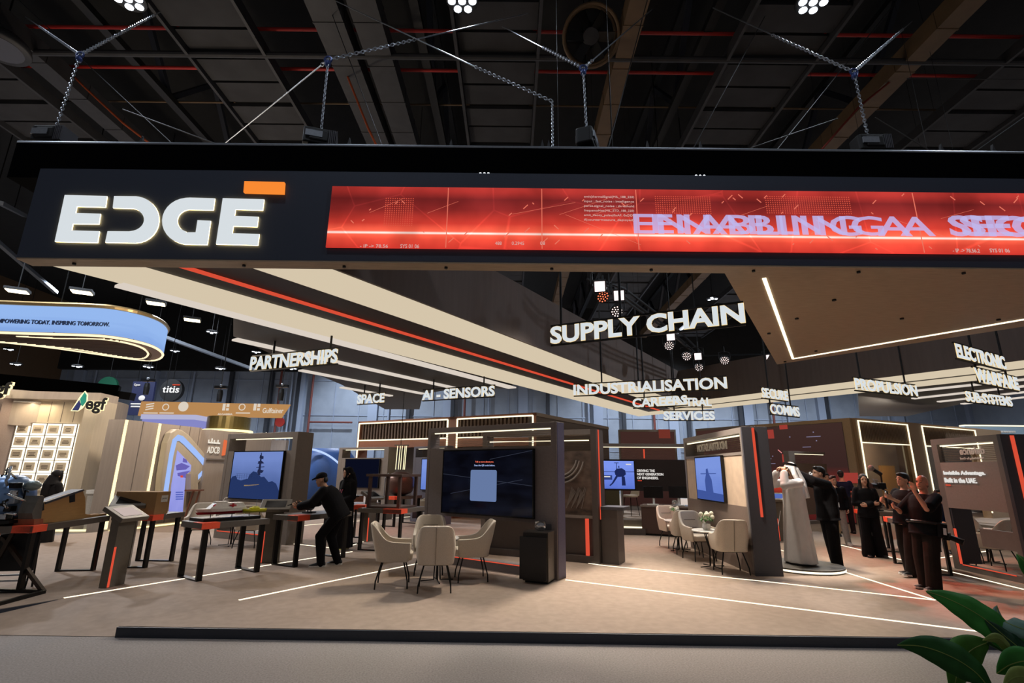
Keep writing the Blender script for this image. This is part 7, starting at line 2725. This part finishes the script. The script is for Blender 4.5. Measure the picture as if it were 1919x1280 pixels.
MB().prism([(x + .26 * math.cos(t), z + .26 * math.sin(t)) for t in [2 * PI * i / 24 for i in range(24)]], .005, .03, FX).build('logo_disc', M_lw, ob)
c = ony(320, 731, 36)
r = (ony(341, 731, 36) - c).length
td = thing('round_sign', 'round black hanging sign with white lettering on the blue back wall', 'sign', (c.x, 36, c.z))
MB().prism([(r * math.cos(t), r * math.sin(t)) for t in [2 * PI * i / 40 for i in range(40)]], -.3, 0, FX).build('disc', M_black, td)
mb = MB()
letter_mesh(mb, 'titis', (-r * .72, -.02, -r * .25), (1, 0, 0), (0, 0, 1), (0, -1, 0), r * 1.5, r * .6, .03, .02)
mb.build('lettering', E_letter, td)
MB().box(r * .1, r * .75, -.04, -.01, r * .42, r * .52).build('red_dash', E_red, td)
MB().tube([(0, .1, r), (0, .1, 16 - c.z)], .02, 5).build('wire', M_metalblk, td)
nb = hung_panel('hanging_banner', 'navy hanging banner with small white writing left of the round black sign', 'banner', ((239, 778), (250, 715), (291, 715), (281, 778)), 34, mat('banner_navy', '#191f42', 0.7))
for s_, x0_, y0_, x1_, y1_ in (('Cypex', 251, 724, 264, 719), ('EXHIBITION', 245, 758, 262, 754), ('STAND 2', 245, 764, 262, 760)):
    a, b = ony(x0_, y0_, 34), ony(x1_, y1_, 34)
    mb = MB()
    letter_mesh(mb, s_, (a.x - nb.location.x, -.02, a.z), (1, 0, 0), (0, 0, 1), (0, -1, 0), b.x - a.x, b.z - a.z, .02, .01)
    if s_ == 'Cypex':
        mb.build('lettering', E_letter, nb)
a = ony(266, 746, 34)
MB().ball((a.x - nb.location.x, -.02, a.z), (.22, .02, .18)).build('emblem', E_letter, nb)
mb = MB()
for k in range(2):
    a, b = ony(245, 758 + 5 * k, 34), ony(268, 756 + 5 * k, 34)
    mb.box(a.x - nb.location.x, b.x - nb.location.x, -.02, -.005, a.z, a.z + .09)
mb.build('small_lettering', E_letter, nb)
c = ony(200, 724, 38)
o = MB().prism([(.75 * math.cos(t), .75 * math.sin(t)) for t in [2 * PI * i / 30 for i in range(30)]], -.2, 0, FX).build('round_sign', mat('sign_green', '#14503a', 0.6))
o.location = c
tag(o, 'dark green round sign behind the black draped truss', 'sign')
MB().tube([(0, .1, .7), (0, .1, 16 - c.z)], .02, 5).build('wire', M_metalblk, o)
c = ony(524, 791, 43.4)
o = MB().prism([(.40 * math.cos(t), .40 * math.sin(t)) for t in [2 * PI * i / 24 for i in range(24)]], -.1, 0, FX).build('wall_sign', mat('sign_red', '#a02a22', 0.6))
o.location = (c.x, 43.4, c.z)
tag(o, 'small round red sign low on the blue back wall under the orange banner', 'sign')
for px, py, lab in ((276, 722, 'hanging black lamp in front of the navy banner'), (413, 735, 'hanging black lamp between the round black sign and the word PARTNERSHIPS'), (528, 733, 'hanging black lamp under the word PARTNERSHIPS')):
    c = ony(px, py, 24)
    t = thing('hung_lamp', lab, 'lamp', c, 0, 'black lamps hanging at the left')
    MB().lathe([(.11, -.45), (.13, -.1), (.10, .1)], 14).build('can', M_black, t)
    MB().box(-.28, .28, -.1, .1, .18, .30).build('bracket', M_metalblk, t)
    MB().ball((.05, -.1, .3), .07).build('lamp_head', M_steel, t)
    MB().tube([(0, 0, .1), (0, 0, 16 - c.z)], .02, 5).build('hanger', M_metalblk, t)

# ---- rounded blue sign hung at the upper left
zb_ = 6.2
ctl = [(-25, 16.4), (-18.1, 17.25), (-15.2, 17.5), (-14.35, 17.85), (-13.95, 18.6), (-14.0, 19.5), (-14.5, 20.6), (-15.3, 21.5), (-15.9, 21.75), (-16.6, 21.3), (-19.2, 18.7), (-25, 16.9)]
pts = []
for i in range(len(ctl) - 1):
    p0, p1, p2, p3 = [Vector((*ctl[max(0, min(len(ctl) - 1, i + k))], 0)) for k in (-1, 0, 1, 2)]
    for k in range(6):
        t = k / 6
        pts.append(0.5 * ((2 * p1) + (p2 - p0) * t + (2 * p0 - 5 * p1 + 4 * p2 - p3) * t * t + (3 * p1 - p0 - 3 * p2 + p3) * t ** 3))
pts.append(Vector((*ctl[-1], 0)))
zt2 = ony(100, 574, 17.4).z
rs = thing('rounded_sign', 'large rounded blue hanging sign with a slogan at the upper left', 'sign', (0, 0, zb_))
mb = MB()
n = len(pts)
vs = [(p.x, p.y, .12) for p in pts] + [(p.x, p.y, zt2 - zb_) for p in pts]
mb.add(vs, [(i, i + 1, n + i + 1, n + i) for i in range(n - 1)])
mb.build('screen_band', E_bluepix, rs, solid=.04)
cen = sum(pts, Vector()) / n
MB().prism([(p.x, p.y) for p in pts], 0.05, 0.10).build('underside', mat('slat_brown', '#8a6a4e', 0.6), rs)
mb = MB()
for k in range(34):
    y = 17.0 + k * .14
    xs = []
    for i in range(n - 1):
        if (pts[i].y - y) * (pts[i + 1].y - y) < 0:
            t = (y - pts[i].y) / (pts[i + 1].y - pts[i].y)
            xs.append(pts[i].x + t * (pts[i + 1].x - pts[i].x))
    if len(xs) >= 2:
        mb.box(max(min(xs), -24) + .5, max(xs) - .5, y, y + .05, 0.02, 0.05)
mb.build('slat', mat('slat_dark', '#4f3a2b', 0.6), rs)
E_rim = emat('rim_led', (1.0, .82, .52), 1.3)
ins = [p + (cen - p).normalized() * .5 for p in pts]
MB().tube([(p.x, p.y, .04) for p in pts], .045, 6).build('rim_light', E_rim, rs)
MB().tube([(p.x, p.y, .03) for p in ins[6:-3]], .04, 6).build('inner_light', E_rim, rs)
MB().tube([(p.x, p.y, zt2 - zb_ + .06) for p in pts], .09, 6).build('top_trim', mat('trim_gold', '#b59a6a', 0.35, 0.6), rs)
a0_ = math.atan2(17.5 - 17.25, 18.1 - 15.2)
P = Vector((-18.1, 17.16, 0))
A_, B_ = onplane(-9, 605, P, a0_), onplane(206, 604, P, a0_)
X = (Vector((B_.x, B_.y, 0)) - Vector((A_.x, A_.y, 0))).normalized()
mb = MB()
letter_mesh(mb, 'EMPOWERING TODAY. INSPIRING TOMORROW.', Vector((A_.x, A_.y, A_.z - zb_)), X, (0, 0, 1), (X.y, -X.x, 0), (B_ - A_).length, .155, .03, 0.015)
mb.build('slogan', mat('slogan_ink', '#20304f', 0.6), rs)
for x, y in ((-17, 18.2), (-15, 19.5), (-20, 17.6)):
    MB().tube([(x, y, .1), (x, y, 16 - zb_)], .02, 5).build('wire', M_metalblk, rs)

# ================================================================== left edge: engine, folding chair, lattice chair
F0 = onz(82, 1111)
stn = thing('trestle_stand', 'black steel trestle stand with crossed legs at the left edge', 'stand', (F0.x, F0.y, ZP))
lo = lambda px, py, Y: local(stn, ony(px, py, Y))
mb = MB()
T1, T0 = lo(36, 977, F0.y + .1), lo(-60, 1140, F0.y - .55)
for a, b in ((lo(82, 1110, F0.y), lo(8, 1010, F0.y + .1)), (lo(-12, 1062, F0.y), lo(40, 972, F0.y + .05)), (lo(-30, 1000, F0.y + .2), lo(8, 1010, F0.y + .1))):
    MB().bar(a, b, .045, .045).build('leg', mat('trestle_bronze_%d' % len(MATS), '#3a3028', 0.4, 0.5), stn)
f1_, f2_, f3_ = local(stn, onz(82, 1112)), local(stn, onz(-40, 1145)), local(stn, onz(-40, 1108))
up_ = Vector((0, 0, .02))
MB().bar(f1_ + up_, f2_ + up_, .05, .04).bar(f1_ + up_, f3_ + up_, .05, .04).build('foot_rail', M_metalblk, stn)
tp1, tp2 = lo(-60, 985, F0.y + .1), lo(50, 975, F0.y + .1)
MB().bar(tp1, tp2, .5, .04).build('top_rail', M_metalblk, stn)
ec = ony(-8, 932, F0.y + .1)
en = thing('engine_model', 'blue grey engine drum with chrome pipes on the trestle stand at the left edge', 'model', (ec.x, ec.y, ec.z))
zoff = (stn.location.z + tp1.z + .02) - ec.z
RX = Matrix.Rotation(PI / 2, 4, 'Y')
MB().lathe([(.10, -.30), (.26, -.27), (.30, -.2), (.30, .22), (.26, .30), (.16, .34)], 30, (0, 0, 0.03), RX).build('drum', mat('engine_blue', '#6f8cb5', 0.3, 0.4), en, smooth=True)
MB().ball((.47, 0.0, .16), (.10, .09, .07), 16, 10).build('intake', mat('engine_grey', '#8d9a98', 0.35, 0.4), en, smooth=True)
rg = random.Random(5)
for k in range(16):
    x = rg.uniform(.05, .42)
    a = rg.uniform(0, 6.28)
    p0 = V((x, -.15 * math.cos(a) - .12, .26 * math.sin(a)))
    p1 = p0 + V((rg.uniform(-.15, .2), -rg.uniform(0, .1), rg.uniform(-.15, .15)))
    p2 = p1 + V((rg.uniform(-.1, .15), rg.uniform(-.02, .1), rg.uniform(-.15, .15)))
    MB().tube([p0, p0.lerp(p1, .5) + V((0, -.03, .02)), p1, p2], rg.uniform(.008, .017), 7).build('pipe', [M_chrome, M_steel, M_metalblk][k % 3], en, smooth=True)
for k in range(5):
    x = .28 + .03 * (k % 3)
    MB().rbox(x, x + .10, -.20, -.08, -.27 + .10 * k, -.20 + .10 * k, .02).build('fitting', [M_chrome, M_metalblk, M_steel][k % 3], en, bevel=.005)
MB().box(-.25, .34, -.14, .14, zoff, -.26).build('mounting_cradle', M_metalblk, en)
p = onz(14, 1108)
fc = thing('folding_chair', 'black folding chair leaning by the trestle stand at the left edge', 'chair', (p.x - .1, p.y + .1, ZP), .25)
zs_ = ony(20, 978, p.y).z - ZP
MB().prism([(-.22, .42)] + [(-.22 + .44 * i / 10, zs_ - .10 + .10 * math.sin(PI * i / 10)) for i in range(11)] + [(.22, .42)], -.03, 0.0, FX).build('backrest', mat('vinyl_black', '#0e0e0f', 0.5), fc)
MB().box(-.22, .22, .03, .07, .22, .60).build('seat', MATS['vinyl_black'], fc)
MB().tube([(-.2, -.03, .70), (0, -.045, .73), (.2, -.03, .70)], .014, 8).build('grab_bar', M_steel, fc)
for sx in (-1, 1):
    MB().tube([(sx * .24, -.02, zs_ - .12), (sx * .24, -.04, .4), (sx * .24, -.10, 0)], .012, 7).build('leg', M_metalblk, fc)
    MB().tube([(sx * .21, .05, .6), (sx * .21, .12, 0)], .012, 7).build('leg', M_metalblk, fc)
MB().bar((-.24, -.085, .12), (.24, -.085, .12), .02, .02).bar((-.21, .10, .16), (.21, .10, .16), .02, .02).build('rung', M_steel, fc)
p = ony(48, 950, 12.2)
lc = thing('wooden_chair', 'reddish wooden chair with an open lattice back before the lit square wall', 'chair', (p.x, 12.2, 0), .4)
M_teak = mat('teak', '#8a4f2e', 0.5)
for x, y, h in ((-.24, -.2, .95), (.24, -.2, .95), (-.24, .2, .5), (.24, .2, .5)):
    MB().bar((x, y, 0), (x, y, h), .04, .04).build('leg', M_teak, lc)
MB().box(-.26, .26, -.22, .22, .46, .50).build('seat', M_teak, lc)
mb = MB()
for k in range(4):
    mb.bar((-.24, -.2, .58 + .11 * k), (.24, -.2, .58 + .11 * k), .025, .03)
for k in range(3):
    mb.bar((-.12 + .12 * k, -.2, .5), (-.12 + .12 * k, -.2, .95), .025, .025)
mb.build('lattice_back', M_teak, lc)

# ================================================================== plant at the lower right corner
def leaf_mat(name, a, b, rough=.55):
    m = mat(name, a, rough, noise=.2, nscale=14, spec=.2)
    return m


LG = leaf_mat('leaf_bright', '#2c6a24', '')
LD = leaf_mat('leaf_deep', '#1f4a1c', '#1f4a1c')
LB = leaf_mat('leaf_bluegreen', '#5f7a6e', '')
LY = leaf_mat('leaf_olive', '#6f7d3c', '#6f7d3c')
base = Vector((2.95, 2.45, 0))
pt = thing('potted_plant', 'broad-leaved green plant reaching in at the lower right corner', 'plant', base)
MB().lathe([(.17, 0), (.22, .36), (.24, .40), (.21, .40), (.20, .36)], 28).build('pot', mat('pot_grey', '#4a4846', 0.6), pt)
MB().lathe([(.19, .34), (.01, .36)], 20).build('soil', mat('soil', '#2a211a', 0.95, noise=.3), pt)


def leaf(px, wpx, Ys, m, fold=.12, pk=1.0):
    n0 = len(px)
    path = [local(pt, ony(p[0], p[1], Ys[0] + (Ys[1] - Ys[0]) * i / (n0 - 1))) for i, p in enumerate(px)]
    P = []
    for i in range(n0 - 1):
        p0, p1, p2, p3 = [path[max(0, min(n0 - 1, i + k))] for k in (-1, 0, 1, 2)]
        for k in range(6):
            t = k / 6
            P.append(0.5 * ((2 * p1) + (p2 - p0) * t + (2 * p0 - 5 * p1 + 4 * p2 - p3) * t * t + (3 * p1 - p0 - 3 * p2 + p3) * t ** 3))
    P.append(path[-1])
    n = len(P)
    vs, fs = [], []
    Ym = sum(Ys) / 2
    for i, p in enumerate(P):
        t = i / (n - 1)
        d = (P[min(i + 1, n - 1)] - P[max(i - 1, 0)]).normalized()
        side = d.cross(V((-.1, 1, -.25))).normalized()
        nrm = side.cross(d).normalized()
        w_ = wpx / FPX * Ym * max(.03, (math.sin(PI * (t ** pk) * .94) ** 1.05))
        for s_ in (-1, -.5, 0, .5, 1):
            vs.append(p + side * (w_ * s_) + nrm * (abs(s_) * w_ * fold) + nrm * (.06 * w_ * math.sin(i * 1.3) * abs(s_)))
    for i in range(n - 1):
        for j in range(4):
            a = i * 5 + j
            fs.append((a, a + 1, a + 6, a + 5))
    ob = MB().add(vs, fs).build('leaf', m, pt, smooth=True, solid=.002)
    MB().tube([V(p) - (V(p) * 0) for p in P], [.0025] * n, 5).build('midrib', LY, ob)
    return ob, P


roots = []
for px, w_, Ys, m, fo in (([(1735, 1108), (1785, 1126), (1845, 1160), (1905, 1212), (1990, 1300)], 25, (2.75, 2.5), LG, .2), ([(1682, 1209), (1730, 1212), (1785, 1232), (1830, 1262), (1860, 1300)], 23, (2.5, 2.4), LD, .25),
                          ([(1785, 1305), (1797, 1250), (1818, 1220), (1850, 1204)], 24, (2.55, 2.6), leaf_mat('leaf_mid', '#3d6a22', ''), .2), ([(1845, 1160), (1880, 1190), (1919, 1222), (1975, 1270)], 16, (2.62, 2.5), leaf_mat('leaf_dark', '#12301a', ''), .2),  # last leaf of this row in a darker green
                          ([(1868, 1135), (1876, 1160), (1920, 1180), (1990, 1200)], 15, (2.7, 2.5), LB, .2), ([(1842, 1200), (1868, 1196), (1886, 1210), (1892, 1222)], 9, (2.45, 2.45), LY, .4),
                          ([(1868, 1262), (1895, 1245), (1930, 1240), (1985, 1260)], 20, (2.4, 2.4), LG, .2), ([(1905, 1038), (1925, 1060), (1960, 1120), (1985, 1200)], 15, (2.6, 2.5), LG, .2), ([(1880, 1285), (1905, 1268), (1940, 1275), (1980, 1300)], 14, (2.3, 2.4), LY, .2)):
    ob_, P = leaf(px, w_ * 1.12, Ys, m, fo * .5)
    roots.append(P[-1])
for q in roots:
    MB().tube([V((.0, 0, .34)), V((q.x * .35, q.y * .4, .34 + (q.z - .34) * .55)), q], .007, 6).build('stem', LD, pt)
